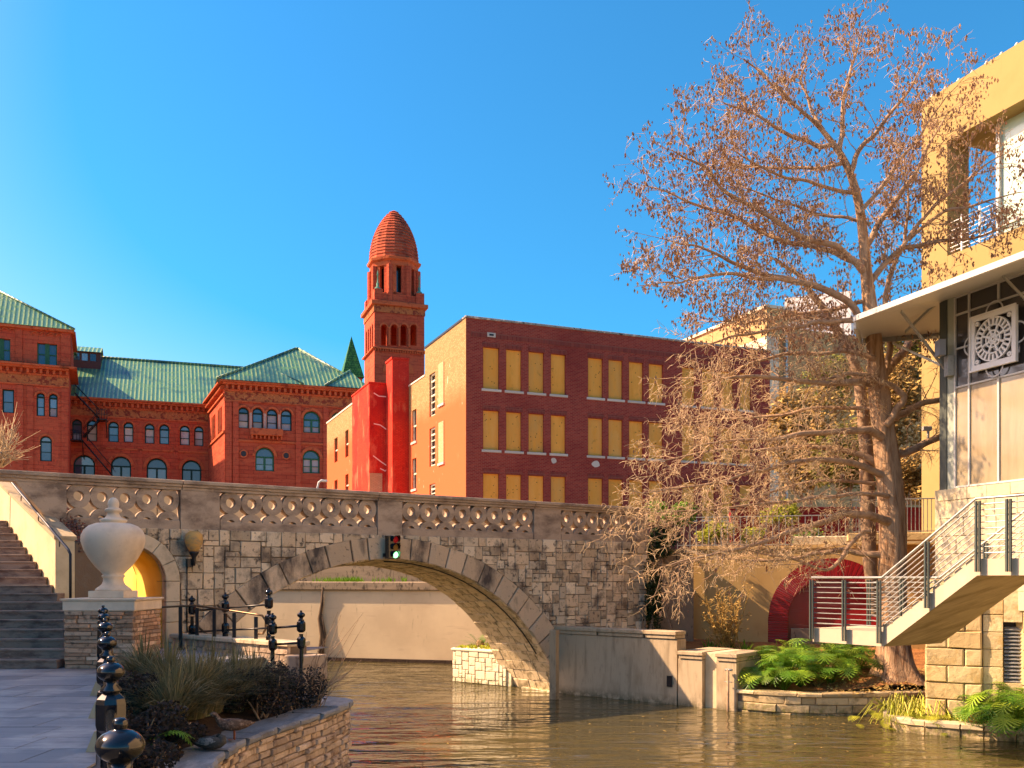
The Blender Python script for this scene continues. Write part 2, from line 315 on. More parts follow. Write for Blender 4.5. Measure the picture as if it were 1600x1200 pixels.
M_tanpane = mat('tan_window_pane', (.30, .235, .14), .12, .06, [(1.1, (.24,.18,.105), .45, .7, 4, (2,2,.4))], spec=.9)
M_dkpane = mat('dark_window_pane', (.035, .03, .028), .08, .1, spec=.9)
M_ground = mat('street_ground', (.34, .28, .21), .95, 0, [(.4, (.26,.21,.16), .4, .7, 5)])
M_palm = mat('sago_leaf', (.06, .17, .015), .5, .2, varcol=(.12, .26, .03), subs=.2)
M_lampglass = mat('lamp_globe_glass', (.85, .52, .18), .35, 0, [(4, (.45,.36,.25), .5, .7, 3, (1,1,2))], subs=.35)
# ---------------------------------------------------------------- water
def water():
    m = bpy.data.materials.new('river_water'); m.use_nodes = True; nt = m.node_tree; N = nt.nodes; L = nt.links; bs = N['Principled BSDF']
    bs.inputs['Base Color'].default_value = (.072, .058, .022, 1); bs.inputs['Roughness'].default_value = .04; bs.inputs['IOR'].default_value = 1.33
    bs.inputs['Specular IOR Level'].default_value = .9
    geo = N.new('ShaderNodeNewGeometry'); prev = None
    for sc_, st, di, sx in ((1.1, .55, .25, (.5, 1.6, 1)), (4.5, .4, .055, (.6, 1.5, 1)), (.35, .5, .2, (1, 1.3, 1))):
        mp = N.new('ShaderNodeMapping'); L.new(geo.outputs['Position'], mp.inputs['Vector']); mp.inputs['Scale'].default_value = sx; mp.inputs['Rotation'].default_value = (0, 0, .12)
        nz = N.new('ShaderNodeTexNoise'); L.new(mp.outputs[0], nz.inputs['Vector']); nz.inputs['Scale'].default_value = sc_; nz.inputs['Detail'].default_value = 2.5; nz.inputs['Distortion'].default_value = .4
        bp = N.new('ShaderNodeBump'); bp.inputs['Strength'].default_value = st; bp.inputs['Distance'].default_value = di; L.new(nz.outputs['Fac'], bp.inputs['Height'])
        if prev is None or True:
            cn = N.new('ShaderNodeTexNoise'); L.new(geo.outputs['Position'], cn.inputs['Vector']); cn.inputs['Scale'].default_value = .22; cn.inputs['Detail'].default_value = 3
            mr = N.new('ShaderNodeMapRange'); L.new(cn.outputs['Fac'], mr.inputs[0]); mr.inputs[1].default_value = .38; mr.inputs[2].default_value = .6; mr.inputs[3].default_value = st*.45; mr.inputs[4].default_value = st*1.35; L.new(mr.outputs[0], bp.inputs['Strength'])
        if prev: L.new(prev, bp.inputs['Normal'])
        prev = bp.outputs[0]
    L.new(prev, bs.inputs['Normal']); return m
M_water = water()
MB().add([(-12, -30, 0), (60, -30, 0), (60, 60, 0), (-12, 60, 0)], [(0, 1, 2, 3)]).build('water', M_water, kind='structure')
MB().add([(-60, -60, -1.2), (90, -60, -1.2), (90, 90, -1.2), (-60, 90, -1.2)], [(0, 1, 2, 3)]).build('river_bed', M_soil, kind='structure')
# ================================================================ STONE BRIDGE
BR = frpx(280, 21, 54)                     # u runs along the bridge away to the right
NC, NR = (5.39, -2.267), 6.16              # near intrados circle (u, z)
FC, FR_ = (5.70, -1.64), 5.39              # far intrados
BW = 2.5; VD = 2.5                                   # width of the bridge
VC, VR, VS = -1.10, .80, 3.33             # vault centre, half width, springing height
OC, OR_ = (5.41, -2.623), 7.07
def arch_z(u, c=NC, r=NR):
    k = r*r-(u-c[0])**2
    return max(0, c[1]+sqrt(k)) if k > 0 else 0
def vault_z(u):
    k = VR*VR-(u-VC)**2
    return VS+sqrt(k) if k > 0 else 0
bridge = thing('stone_bridge', 'stone arch footbridge with pierced ring parapet spanning the river', 'bridge', BR, (5.4, 0, 0))
# core
def core(dz, c, r, name):
    m = MB(); U0, U1 = -2.35, 14.7; n = 150
    us = [U0+(U1-U0)*i/n for i in range(n+1)]
    us = sorted(set(us+[VC-VR, VC+VR, VC-VR+.01, VC+VR-.01]))
    bot = lambda u: max(vault_z(u) if abs(u-VC) < VR else 0, arch_z(u, c, r) if u > -.1 else 0)
    y = dz
    for a, b in zip(us, us[1:]):
        za, zb = bot(a), bot(b)
        if abs(a-(VC-VR)) < 1e-6 or abs(a-(VC+VR-.01)) < 1e-6: continue
        m.add([(a, y, za), (b, y, zb), (b, y, 4.52), (a, y, 4.52)], [(0, 1, 2, 3)], t=.5)
    return m
core(.05, NC, NR, 'n').build('mortar_face', M_mortar, bridge)
rear = core(BW-.02, FC, FR_, 'f')
for i_, v_ in enumerate(rear.v):
    if v_.x < .2: rear.v[i_] = Vector((v_.x, VD, v_.z))          # kept square over the vault
rear.build('rear_face', M_stone, bridge)
m = MB(); m.box(.1, 14.7, .05, BW-.02, 4.40, 4.50); m.box(-2.35, .095, .05, VD-.01, 4.40, 4.50); m.box(14.4, 14.72, .06, BW-.03, 0, 4.40); m.box(-2.34, -2.05, .06, VD-.03, 0, 4.4); m.build('deck', M_castlight, bridge)
# rubble-free ashlar face
def clipline(poly, px, pz, nx, nz):
    out = []
    for i in range(len(poly)):
        a, b = poly[i], poly[(i+1) % len(poly)]
        da = (a[0]-px)*nx+(a[1]-pz)*nz; db = (b[0]-px)*nx+(b[1]-pz)*nz
        if da >= 0: out.append(a)
        if da*db < 0: t = da/(da-db); out.append((a[0]+(b[0]-a[0])*t, a[1]+(b[1]-a[1])*t))
    return out
def pack(w, h, c, sizes, rg):
    nx, nz = int(w/c), int(h/c); occ = [[0]*nz for _ in range(nx)]; out = []
    for j in range(nz-1, -1, -1):
        for i in range(nx):
            if occ[i][j]: continue
            for _ in range(20):
                a, b = rg.choice(sizes)
                if i+a <= nx and j-b+1 >= 0 and all(not occ[i+p][j-q] for p in range(a) for q in range(b)): break
            else: a = b = 1
            for p in range(a):
                for q in range(b): occ[i+p][j-q] = 1
            out.append((i*c, (i+a)*c, (j-b+1)*c, (j+1)*c))
    return out
rg = random.Random(3)
cnt = 0; extra = MB()
ZB0 = .0
stones = []
for (a, b, z0, z1) in pack(17.0, 4.5, .125, [(2,2),(3,2),(2,1),(3,3),(4,2),(3,1),(4,3),(2,3),(3,2),(2,2)], rg):
    a -= 2.34; b -= 2.34; z0 += .02; z1 += .02
    g = .008; poly = [(a+g, z0+g), (b-g, z0+g), (b-g, z1-g), (a+g, z1-g)]
    cx, cz = (a+b)/2, (z0+z1)/2
    # keep out of the arch ring and the vault ring
    for (c, r, side) in ((OC, OR_+.0, 1),):
        dx, dz = cx-c[0], cz-c[1]; L = hypot(dx, dz)
        if L < r-.12: poly = []; break
        poly = clipline(poly, c[0]+dx/L*r, c[1]+dz/L*r, dx/L, dz/L)
    if poly:
        if abs(cx-VC) < VR+.30 and cz < VS+.02: poly = []
        elif cz >= VS-.1:
            dx, dz = cx-VC, cz-VS; L = hypot(dx, dz) or 1; r = VR+.30
            if L < r-.12: poly = []
            else: poly = clipline(poly, VC+dx/L*r, VS+dz/L*r, dx/L, dz/L)
        else:
            if cx > VC: poly = clipline(poly, VC+VR+.30, 0, 1, 0)
            else: poly = clipline(poly, VC-VR-.30, 0, -1, 0)
    if len(poly) < 3: continue
    ar = abs(sum(poly[i][0]*poly[(i+1) % len(poly)][1]-poly[(i+1) % len(poly)][0]*poly[i][1] for i in range(len(poly))))/2
    if ar < .004: continue
    vis = .3 < cx < 14.6 and cz > 1.4 and ar > .02
    stones.append((vis, ar, poly))
stones.sort(key=lambda s: (-s[0], -s[1]))
for i, (vis, ar, poly) in enumerate(stones):
    if vis and i < 285:
        MB().stone(poly, -.012, .05, .012, .010).build('wall_stone', M_stone, bridge)
    else: extra.stone(poly, -.012, .05, .018, .012)
extra.build('small_wall_stones', M_stone, bridge, kind='stuff')
# voussoirs of the big arch
def pt(c, r, a): return (c[0]+r*cos(a), c[1]+r*sin(a))
a0, a1 = radians(21.5), radians(158.5); NV = 26
edges = [a0+(a1-a0)*i/NV+(rg.uniform(-.012, .012) if 0 < i < NV else 0) for i in range(NV+1)]
for p, q in zip(edges, edges[1:]):
    q2 = q-.003; K = 3; ps = [p+.002+(q2-p-.002)*k/K for k in range(K+1)]
    inner = []; 
    for a in ps: inner.append(pt(NC, NR, a))
    outer = []
    for a in reversed(ps):
        # ray from the intrados point outwards to the extrados circle
        x, z = pt(NC, NR, a); dx, dz = cos(a), sin(a); ex, ez = x-OC[0], z-OC[1]
        bb = ex*dx+ez*dz; cc = ex*ex+ez*ez-OR_*OR_; t = -bb+sqrt(bb*bb-cc); outer.append((x+dx*t, z+dz*t))
    MB().stone(inner+outer, -.022, .30, .014, .010).build('voussoir', M_vous, bridge)
# vault ring blocks
def ringblocks(par, r0, r1, y0, y1, mt, nm, zb=1.5):
    zs = [VS-.46*i for i in range(5)]
    zs = [z for z in zs if z > zb]+[zb]
    for sgn in (-1, 1):
        for hi, lo in zip(zs, zs[1:]):
            xa, xb = sorted((VC+sgn*r0, VC+sgn*r1)); MB().stone([(xa, lo+.006), (xb, lo+.006), (xb, hi-.006), (xa, hi-.006)], y0, y1, .008, .002).build(nm, mt, par)
    n = 7
    for i in range(n):
        p, q = pi*i/n+.006, pi*(i+1)/n-.006; ps = [p+(q-p)*k/4 for k in range(5)]
        MB().stone([(VC+r0*cos(a), VS+r0*sin(a)) for a in ps]+[(VC+r1*cos(a), VS+r1*sin(a)) for a in reversed(ps)], y0, y1, .008, .002).build(nm, mt, par)
ringblocks(bridge, VR, VR+.30, -.05, .28, M_vring, 'vault_ring_block')
ringblocks(bridge, VR-.012, VR+.1, .29, .72, M_glowplaster, 'vault_lining_block')
# vault lining behind, and its floor
m = MB()
prof = [(VC+VR, 1.5)]+[(VC+VR*cos(pi*k/16), VS+VR*sin(pi*k/16)) for k in range(17)]+[(VC-VR, 1.5)]
m.grid(lambda s, t: (prof[round(s*18)][0], .71+t*(VD-.73), prof[round(s*18)][1]), 18, 1); m.build('vault_lining', M_glowplaster, bridge)
rw_ = VC+VR
MB().box(rw_, rw_+.3, VD+.0, 6.2, 1.5, 4.38).build('passage_side_wall', M_glowplaster, bridge)
# arch soffit: stones set along the barrel
def soff(a, w):
    """a 0..1 along the barrel (right springing to left), w 0..1 across the bridge"""
    def P(c, r):
        A0 = math.asin(max(-1, (0-c[1])/r)); A = A0+(pi-2*A0)*a; return (c[0]+r*cos(A), c[1]+r*sin(A), A)
    n, f = P(NC, NR), P(FC, FR_)
    return Vector((n[0]+(f[0]-n[0])*w, .02+w*(BW-.05), n[1]+(f[1]-n[1])*w)), n[2]
m = MB(); m.grid(lambda s, t: soff(s, t)[0]+Vector((0, 0, .03)), 60, 4, smooth=True); m.build('soffit_mortar', M_mortar, bridge)
big = MB(); row = 0; a = .0
while a < 1:
    da = rg.uniform(.016, .026); w = 0
    while w < 1:
        dw = rg.uniform(.10, .24); w1 = min(1, w+dw)
        if 1-w1 < .07: w1 = 1
        K = 1; g1, g2 = .0012, .005
        c = [soff(min(1, a+g1), w+g2), soff(min(1, a+da-g1), w+g2), soff(min(1, a+da-g1), w1-g2), soff(min(1, a+g1), w1-g2)]
        nn = [Vector((-cos(x[1]), 0, -sin(x[1]))) for x in c]
        pr = rg.uniform(.0, .025)
        vs = [x[0]+Vector((0, 0, .03)) for x in c]+[x[0]+n_*pr for x, n_ in zip(c, nn)]
        fs = [(4, 5, 6, 7), (0, 1, 5, 4), (1, 2, 6, 5), (2, 3, 7, 6), (3, 0, 4, 7)]
        tgt = MB() if a < .36 else big
        tgt.add(vs, fs)
        if tgt is not big: tgt.build('soffit_stone', M_soffit, bridge)
        w = w1
    a += da
big.build('soffit_stones_beyond', M_soffit, bridge, kind='stuff')
# a thin cable clipped under the near edge
m = MB(); m.tube([(NC[0]+(NR-.06)*cos(radians(d)), .35, NC[1]+(NR-.06)*sin(radians(d))) for d in range(34, 92, 4)], .018, 5); m.build('cable', M_blackm, bridge)
# ---------------- parapets
PT = .26
def solid_parapet(u0, u1, y0, y1):
    MB().box(u0, u1, y0, y1, 4.50, 5.47, b=.01).build('inner_parapet', M_cream, bridge)
    MB().box(u0-.01, u1+.01, y0-.06, y1+.06, 5.472, 5.62, b=.02).build('inner_coping', M_cast, bridge)
def parapet(y0, y1, side):
    pan = [(-2.32, .02, 5), (.95, 5.02, 8), (5.78, 10.1, 8), (11.14, 14.2, 6)]
    posts = [(.04, .93), (5.04, 5.76), (10.12, 11.12)]
    if side == 'far': posts.append((14.22, 14.7))
    else: posts.append((14.22, 14.72))
    for a, b in posts: MB().box(a, b, y0-.012, y1+.012, 4.50, 5.40, b=.012).build('parapet_post', M_cast, bridge)
    q_ = [BR.hit(*p) for p in ((24, 752), (106, 757), (106, 846), (98, 838))]
    MB().prism([(q_[0][0], q_[0][1]), (-2.33, 5.40), (-2.33, q_[2][1]), (q_[3][0], q_[3][1])], y0-.012, y1+.012).build('raking_end_post', M_cast, bridge)
    for (a, b, n) in pan:
        MB().box(a, b, y0, y1, 4.50, 4.71, b=.01).build('base_rail', M_cast, bridge)
        s = (b-a)/n; r = s*.503; rh = s*.225; rz = .262
        K = 28
        def ringmb(half):
            m = MB(); ks = range(K+1)
            vs = []; A0, A1 = (0, 2*pi) if not half else (0, pi)
            for k in ks:
                q = A0+(A1-A0)*k/K
                for rr_, zz_ in ((r, rz), (rh, rh)):
                    for y in (0, y1-y0): vs.append((rr_*cos(q), y, zz_*sin(q)))
            fs = []
            for k in range(K):
                b0 = k*4; c0 = b0+4
                fs += [(b0, c0, c0+2, b0+2)[::-1], (b0+1, b0+3, c0+3, c0+1)[::-1], (b0, b0+1, c0+1, c0)[::-1], (b0+2, c0+2, c0+3, b0+3)[::-1]]
            return m.add(vs, fs, t=.5)
        proto = halfp = None
        for i in range(n):
            cx = a+s*(i+.5)
            if i == 0:
                proto = ringmb(False).build('parapet_ring', M_cast, bridge, at_=(cx, y0+.03, 5.165)); halfp = ringmb(True).build('half_ring', M_cast, bridge, at_=(cx, y0+.035, 4.655))
            else: inst(proto, bridge, (cx, y0+.03, 5.165)); inst(halfp, bridge, (cx, y0+.035, 4.655))
    # coping in lengths
    cuts = [-3.62, .07, 5.05, 10.13, 14.74]
    pr = [(y0-.02, 5.40), (y0-.02, 5.455), (y0-.06, 5.475), (y0-.06, 5.52), (y0-.10, 5.54), (y0-.10, 5.605), (y0-.085, 5.62), (y1+.085, 5.62), (y1+.10, 5.605), (y1+.10, 5.54), (y1+.06, 5.52), (y1+.06, 5.475), (y1+.02, 5.455), (y1+.02, 5.40)]
    for a, b in zip(cuts, cuts[1:]): MB().prism(pr, a+.008, b-.008, ax='x').build('coping', M_cast, bridge)
parapet(.03, .03+PT, 'near'); solid_parapet(.12, 14.72, BW-PT-.06, BW-.06); solid_parapet(-2.3, .10, VD-PT-.04, VD-.04)
# ---------------- traffic signal under the parapet
sg = thing('river_traffic_signal', 'black signal head showing green, hung at the crown of the bridge arch', 'traffic light', BR, (*BR.hit(622, 872)[:1], -.3, 3.85))
su, sz = BR.hit(608, 872); u0 = BR.u(606, -.28)
zt, zb = BR.hit(620, 837, -.3)[1], BR.hit(620, 873, -.3)[1]
MB().box(u0, u0+.34, -.33, -.13, zb, zt, b=.012).build('housing', M_black, sg)
MB().box(u0-.02, u0+.02, -.13, -.04, zb+.05, zb+.14).box(u0+.1, u0+.2, -.13, -.036, zt-.15, zt-.05).build('bracket', M_blackm, sg)
M_lr = mat('red_lens_faint_glow', (.35, .01, .015), .25, emit=(1, .03, .04, .03)); M_la = mat('amber_lens_unlit', (.35, .17, .04), .25); M_lg = mat('green_lens_lit', (.1, .6, .3), .3, emit=(.12, 1, .45, 1.3))  # red lens has a faint added glow; only the green one is lit
uc = u0+.19
for k, mm in enumerate((M_lr, M_la, M_lg)):
    zc = zt-(zt-zb)*(.17+.33*k); R = .085
    d = MB(); n = 20; d.add([(uc, -.36, zc)]+[(uc+R*cos(2*pi*i/n), -.335, zc+R*sin(2*pi*i/n)) for i in range(n)], [(0, 1+i, 1+(i+1) % n)[::-1] for i in range(n)], smooth=True)
    ln = d.build('lens', mm, sg)
    h = MB(); n = 14; vs = []
    for i in range(n+1):
        q = -.5+ (pi+1.0)*i/n
        vs += [(uc+(R+.012)*cos(q), -.33, zc+(R+.012)*sin(q)), (uc+(R+.012)*cos(q), -.33-.16*(.45+.55*sin(max(0, min(pi, q)))), zc+(R+.012)*sin(q)), (uc+(R+.022)*cos(q), -.33, zc+(R+.022)*sin(q)), (uc+(R+.022)*cos(q), -.33-.16*(.45+.55*sin(max(0, min(pi, q)))), zc+(R+.022)*sin(q))]
    fs = []
    for i in range(n): b = i*4; fs += [(b, b+1, b+5, b+4), (b+2, b+6, b+7, b+3), (b+1, b+3, b+7, b+5)]
    h.add(vs, fs); h.build('visor', M_black, sg)
# ---------------- wall lamp on the bridge
lu, lz = BR.hit(303, 862, -.25)
lp = thing('wall_lamp', 'amber glass globe lamp on a black bracket beside the yellow vault', 'lamp', BR, (lu, -.05, lz-.3))
zz = lambda py: BR.hit(303, py, -.25)[1]
MB().lathe([(.07, zz(863)), (.13, zz(858)), (.185, zz(850)), (.20, zz(841)), (.18, zz(835)), (.13, zz(832)), (.09, zz(830)), (.0, zz(829))], (lu, -.25, 0), 20).build('globe', M_lampglass, lp)
MB().lathe([(.03, zz(884)), (.045, zz(875)), (.045, zz(871)), (.10, zz(865)), (.115, zz(862)), (.0, zz(861))], (lu, -.25, 0), 16).build('cup', M_blackm, lp)
MB().box(lu-.12, lu-.0, -.20, -.035, zz(886), zz(873), b=.006).build('wall_box', M_blackm, lp)
MB().tube([(lu-.09, -.04, zz(884)), (lu-.09, -.045, 2.1)], .014, 6).build('conduit', M_blackm, lp)
# ================================================================ LEFT BANK: walkway, steps, wall
RP = lambda n: (-1.085-.882*n, 2.57+1.98*n)      # post positions of the near railing (metres)
WK = 1.85
m = MB(); m.prism([(-1.02, 2.3), (-5.9, 13.3), (-6.6, 15.3), (-5.2, 17.4), (-4.55, 19.4), (-6.2, 21.6), (-10.5, 25), (-40, 25), (-40, -10), (3.4, -10), (1.5, -3)], -.4, WK-.02, ax='z'); m.build('walkway', M_grout, kind='structure')
walk = bpy.data.objects['walkway']; BASE['walkway'] = Vector((0, 0, 0))
rg = random.Random(11); y = 3.0; n_sl = 0
inside = lambda x, y: x < (-1.02-(y-2.3)*.4436 if y < 13.3 else (-5.9-(y-13.3)*.35 if y < 15.3 else (-6.6+(y-15.3)*.667 if y < 17.4 else -5.2+(y-17.4)*.3)))
def edge_x(yy):
    return -1.05-(yy-2.3)*.4436 if yy < 13.3 else (-5.93-(yy-13.3)*.35 if yy < 15.3 else (-6.62+(yy-15.3)*.667 if yy < 17.4 else -5.22+(yy-17.4)*.3))
while y < 20.6:
    dy = .62; x = -14+rg.uniform(0, 1.0)
    while x < -1:
        dx = rg.choice((.95, 1.25, 1.5)); xa, xb = x, x+dx
        e0, e1 = edge_x(y+.006)-.01, edge_x(y+dy-.006)-.01
        if xa+.05 < min(e0, e1) and abs((xa+xb)/2)/y < .64 and not (y > 15.7 and xb < -7.5):
            z = WK+.001+rg.uniform(0, .003)
            MB().prism([(xa+.006, y+.006), (min(xb-.006, e0), y+.006), (min(xb-.006, e1), y+dy-.006), (xa+.006, y+dy-.006)], WK-.019, z, ax='z').build('paving_slab', M_slab, walk)
        x += dx
    y += dy
# steps
st = thing('stone_staircase', 'broad flight of dark stone steps climbing beside the urn pedestal', 'staircase', WF, (-9.5, 16, WK))
SX = lambda y: -7.85 if y < 17.6 else -9.0-(y-18.2)*.893
for i in range(18):
    y0 = 16+.285*i; z1 = WK+.158*(i+1); xr = SX(y0) if i < 6 else SX(y0)
    if 2 < i <= 6: xr = min(SX(y0), -8.15-(i-3)*.12)
    m = MB(); m.box(-14.5, xr, y0, y0+.30, z1-.30 if i else WK, z1, b=.008)
    m.build('step', M_step, st)
    MB().box(-14.5, xr-.003, y0-.022, y0+.02, z1-.035, z1+.002, b=.005).build('nosing', M_step, bpy.data.objects['step' if i == 0 else 'step.%03d' % i])
MB().prism([(-14.5, 16.3), (-8.0, 16.3), (-8.4, 17.4), (-9.2, 18.4), (-11.9, 21.4), (-14.5, 21.4)], WK-.1, WK+.12, ax='z').build('stair_core', M_step, st)
MB().box(-18, -12.4, 21.45, 24.5, 4.4, 4.69).build('landing', M_castlight, st)
# cheek wall, seen lit on its left side
A = Vector((-8.98, 18.25, 0)); B = Vector((-11.85, 21.45, 0)); nrm = Vector((.745, .667, 0))*.36
ck = thing('cheek_wall', 'cream plastered sloping wall along the right side of the steps', 'wall', WF, (-9, 18.3, WK))
ztA, ztB = EYE+(900-843)/F*18.25, EYE+(900-757)/F*21.45
C = [A, B, B+nrm, A+nrm]; vs = [Vector((p.x, p.y, WK-.05)) for p in C]+[Vector((p.x, p.y, z)) for p, z in zip(C, (ztA, ztB, ztB, ztA))]
MB().add(vs, [(0, 4, 5, 1), (1, 5, 6, 2), (2, 6, 7, 3), (3, 7, 4, 0), (4, 7, 6, 5)]).build('plaster_body', M_cream, ck)
D = (B-A).normalized(); cp = MB(); o = Vector((-.745, -.667, 0))*.03
q = [A+o-D*.03, B+o, B+nrm-o, A+nrm-o-D*.03]
cp.add([Vector((p.x, p.y, z)) for p, z in zip(q, (ztA, ztB, ztB, ztA))]+[Vector((p.x, p.y, z+.07)) for p, z in zip(q, (ztA, ztB, ztB, ztA))], [(0, 4, 5, 1), (1, 5, 6, 2), (2, 6, 7, 3), (3, 7, 4, 0), (4, 7, 6, 5), (0, 1, 2, 3)]); cp.build('wall_coping', M_castlight, ck)
lw = thing('landing_wall', 'low cream wall block at the head of the steps', 'wall', WF, (-13, 21.9, 4.6))
x0, y0, z0 = at(-60, 804, 22); x1, _, z1 = at(25, 757, 22)
MB().box(x0, x1, 22, 22.35, 4.6, z1-.06, b=.01).build('wall_body', M_vring, lw); MB().box(x0-.03, x1+.03, 21.96, 22.39, z1-.06, z1+.02, b=.01).build('wall_cap', M_castlight, lw)
hr = thing('stair_handrail', 'dark metal handrail sloping down the cream cheek wall', 'handrail', WF, (-9, 18.3, WK))
CK = Fr(-8.98, 18.25, -41.9)
def ckp(px, py, d=.09): u, z = CK.hit(px, py, d); return CK.p(u, d, z)
p0 = ckp(8, 741)
MB().tube([p0+Vector((-1.6, .2, .05)), p0, ckp(30, 768), ckp(60, 803), ckp(85, 833), ckp(106, 858), ckp(110, 866), ckp(110, 900), ckp(110, 945)], .026, 8).build('rail', M_blackm, hr)
for px, py in ((33, 775), (60, 806), (93, 846)):
    a = ckp(px, py); MB().tube([a, a+Vector((0, 0, -.09)), ckp(px, py, 0)+Vector((0, 0, -.10))], .012, 6).build('bracket', M_blackm, hr)
# ---------------- urn on its flagstone pedestal
pd = thing('urn_pedestal', 'square pedestal of stacked brown flagstones with a pale concrete cap', 'pedestal', WF, (-7.13, 16.7, WK))
PX0, PX1, PY0, PY1 = -7.72, -6.52, 16.0, 17.2; PZ = EYE-.39
MB().box(PX0+.05, PX1-.05, PY0+.05, PY1-.05, WK-.02, PZ-.2).build('core', M_mortar, pd)
rg = random.Random(5)
zc = WK; 
while zc < PZ-.235:
    h = min(rg.uniform(.055, .085), PZ-.21-zc); x = PX0
    while x < PX1-.02:
        w = rg.uniform(.18, .52); xb = min(PX1, x+w)
        if PX1-xb < .12: xb = PX1
        MB().stone([(x+.004, zc+.004), (xb-.004, zc+.004), (xb-.004, zc+h-.004), (x+.004, zc+h-.004)], PY0+rg.uniform(-.03, .01), PY0+.14, .012, .008).build('flagstone', M_flag, pd); x = xb
    zc += h
sm = MB(); zc = WK
while zc < PZ-.235:
    h = min(.07, PZ-.21-zc); y = PY0+.01
    while y < PY1-.05:
        yb = min(PY1, y+rg.uniform(.2, .5)); j = rg.uniform(-.01, .02)
        sm.box(PX1-.06, PX1+j, y+.004, yb-.004, zc+.004, zc+h-.004, b=.008); sm.box(PX0-j, PX0+.06, y+.02, yb-.004, zc+.004, zc+h-.004, b=.008); y = yb
    zc += h
sm.build('side_flagstones', M_flag, pd, kind='stuff')
pr = [(0, 0), (.02, .02), (.02, .17), (.05, .19), (.055, .215), (.04, .22)]
def sqprof(prof, x0, x1, y0, y1, z):
    m = MB(); vs = []
    for e, h in prof: vs += [(x0-e, y0-e, z+h), (x1+e, y0-e, z+h), (x1+e, y1+e, z+h), (x0-e, y1+e, z+h)]
    fs = [(3, 2, 1, 0), tuple(len(vs)-4+i for i in range(4))]
    for r in range(len(prof)-1):
        for i in range(4): j = (i+1) % 4; fs.append((r*4+i, r*4+j, r*4+4+j, r*4+4+i))
    return m.add(vs, fs)
sqprof(pr, PX0, PX1, PY0, PY1, PZ-.22).build('cap', M_urn, pd)
ur = thing('stone_urn', 'pale round concrete urn finial standing on the flagstone pedestal', 'urn', WF, (-7.13, 16.6, PZ))
cx, cy = -7.13, 16.6; K = 16.6/F
r_ = lambda px: px*K
zz = lambda py: EYE+(900-py)*K
MB().box(cx-.31, cx+.31, cy-.31, cy+.31, PZ, zz(923), b=.008).build('plinth', M_urn, ur)
prof = [(27,923),(26,920),(22,917),(17,913),(15,908),(15,903),(17,901),(17,899),(15,898),(18,894),(26,886),(36,872),(43,859),(47,846),(46.5,837),(43,829),(36,822),(26,818),(17,817),(20,815),(20.5,812.5),(18,811),(12,809),(9,804),(8.5,801),(12,799.5),(13,797),(11,795),(7.5,793),(8.6,789),(8.3,785),(6.5,780.5),(3.5,778),(0,777.3)]
MB().lathe([(r_(a), zz(b)) for a, b in prof], (cx, cy, 0), 40).build('body', M_urn, ur)
# ---------------- near post-and-rail railing
def post(root, x, y, z0, ztop, s=1.0, blocks=(.16,), extra=None):
    """cast iron post: octagonal shaft, square node blocks where rails enter, flattened ball and knob on top"""
    s_ = MB(); H = ztop-z0
    zb = ztop-.13*s
    s_.lathe([(.055*s, z0), (.055*s, z0+.06), (.036*s, z0+.10), (.034*s, zb-.28*s), (.045*s, zb-.27*s)], (x, y, 0), 8, smooth=False)
    for dz in blocks:
        c = zb-dz; s_.lathe([(.038*s, c-.10*s), (.068*s, c-.075*s), (.074*s, c-.05*s), (.074*s, c+.05*s), (.068*s, c+.075*s), (.036*s, c+.105*s)], (x, y, 0), 8, smooth=False)
    s_.lathe([(.036*s, zb-.06*s), (.05*s, zb-.05*s), (.05*s, zb-.04*s), (.032*s, zb-.02*s), (.034*s, zb)], (x, y, 0), 12)
    p = s_.build('post', M_black, root)
    prof = [(.03*s, zb-.01*s)]+[(.0655*s*sin(pi*k/12), zb+.045*s-.048*s*cos(pi*k/12)) for k in range(2, 12)]+[(.017*s, zb+.092*s), (.02*s, zb+.10*s), (.02*s, zb+.115*s), (.012*s, zb+.122*s), (0, zb+.123*s)]
    MB().lathe(prof, (x, y, 0), 24).build('finial', M_black, p)
    return p
rl = thing('river_railing', 'glossy black railing with ball-topped posts running along the walkway', 'railing', WF, (*RP(0), WK))
pts = [RP(n) for n in range(-1, 6)]
for x, y in pts: post(rl, x, y, WK, EYE-.47+.085, 1, blocks=(.16, .62))
d = Vector((-.407, .913, 0))
for (a, b) in zip(pts, pts[1:]):
    for zr in (EYE-.47-.20, EYE-.47-.66):
        MB().tube([Vector((*a, zr))+d*.05, Vector((*b, zr))-d*.05], .026, 12).build('rail', M_black, rl)
for x, y in pts:
    f = MB(); q = [(-.14, 0), (.02, 0), (.02, .17), (-.06, .19)]
    f.prism([(x+a, WK+b) for a, b in q], y-.09, y+.09); f.build('foot_block', M_castlight, rl)
# ---------------- low wall and railings by the bridge
LW = Fr(-6.9, 20.6, 62)
lw2 = thing('river_parapet_wall', 'low stone seat wall under the three tall black posts', 'wall', WF, (-6.5, 20, WK))
P0 = Vector(at(268, 995, 20.6)); P1 = Vector(at(450, 1000, 17.9)); P0.z = P1.z = 0
dd = (P1-P0).normalized(); LW = Fr(P0.x, P0.y, math.degrees(atan2(dd.x, dd.y))); LL = (P1-P0).length
lw2b = thing('seat_wall', 'low stone wall with pale coping carrying the tall black posts beside the bridge', 'wall', LW, (0, 0, WK))
bpy.data.objects.remove(lw2)
MB().box(0, LL, .06, .44, -.3, 2.08).build('core', M_mortar, lw2b)
rg = random.Random(8); z = 1.5
for (z0, z1) in ((1.62, 1.77), (1.775, 1.92), (1.925, 2.08)):
    x = 0
    while x < LL:
        xb = min(LL, x+rg.uniform(.25, .55)); MB().stone([(x+.005, z0+.003), (xb-.005, z0+.003), (xb-.005, z1-.003), (x+.005, z1-.003)], 0, .09, .012, .008).build('wall_stone', M_planter, lw2b); x = xb
x = 0
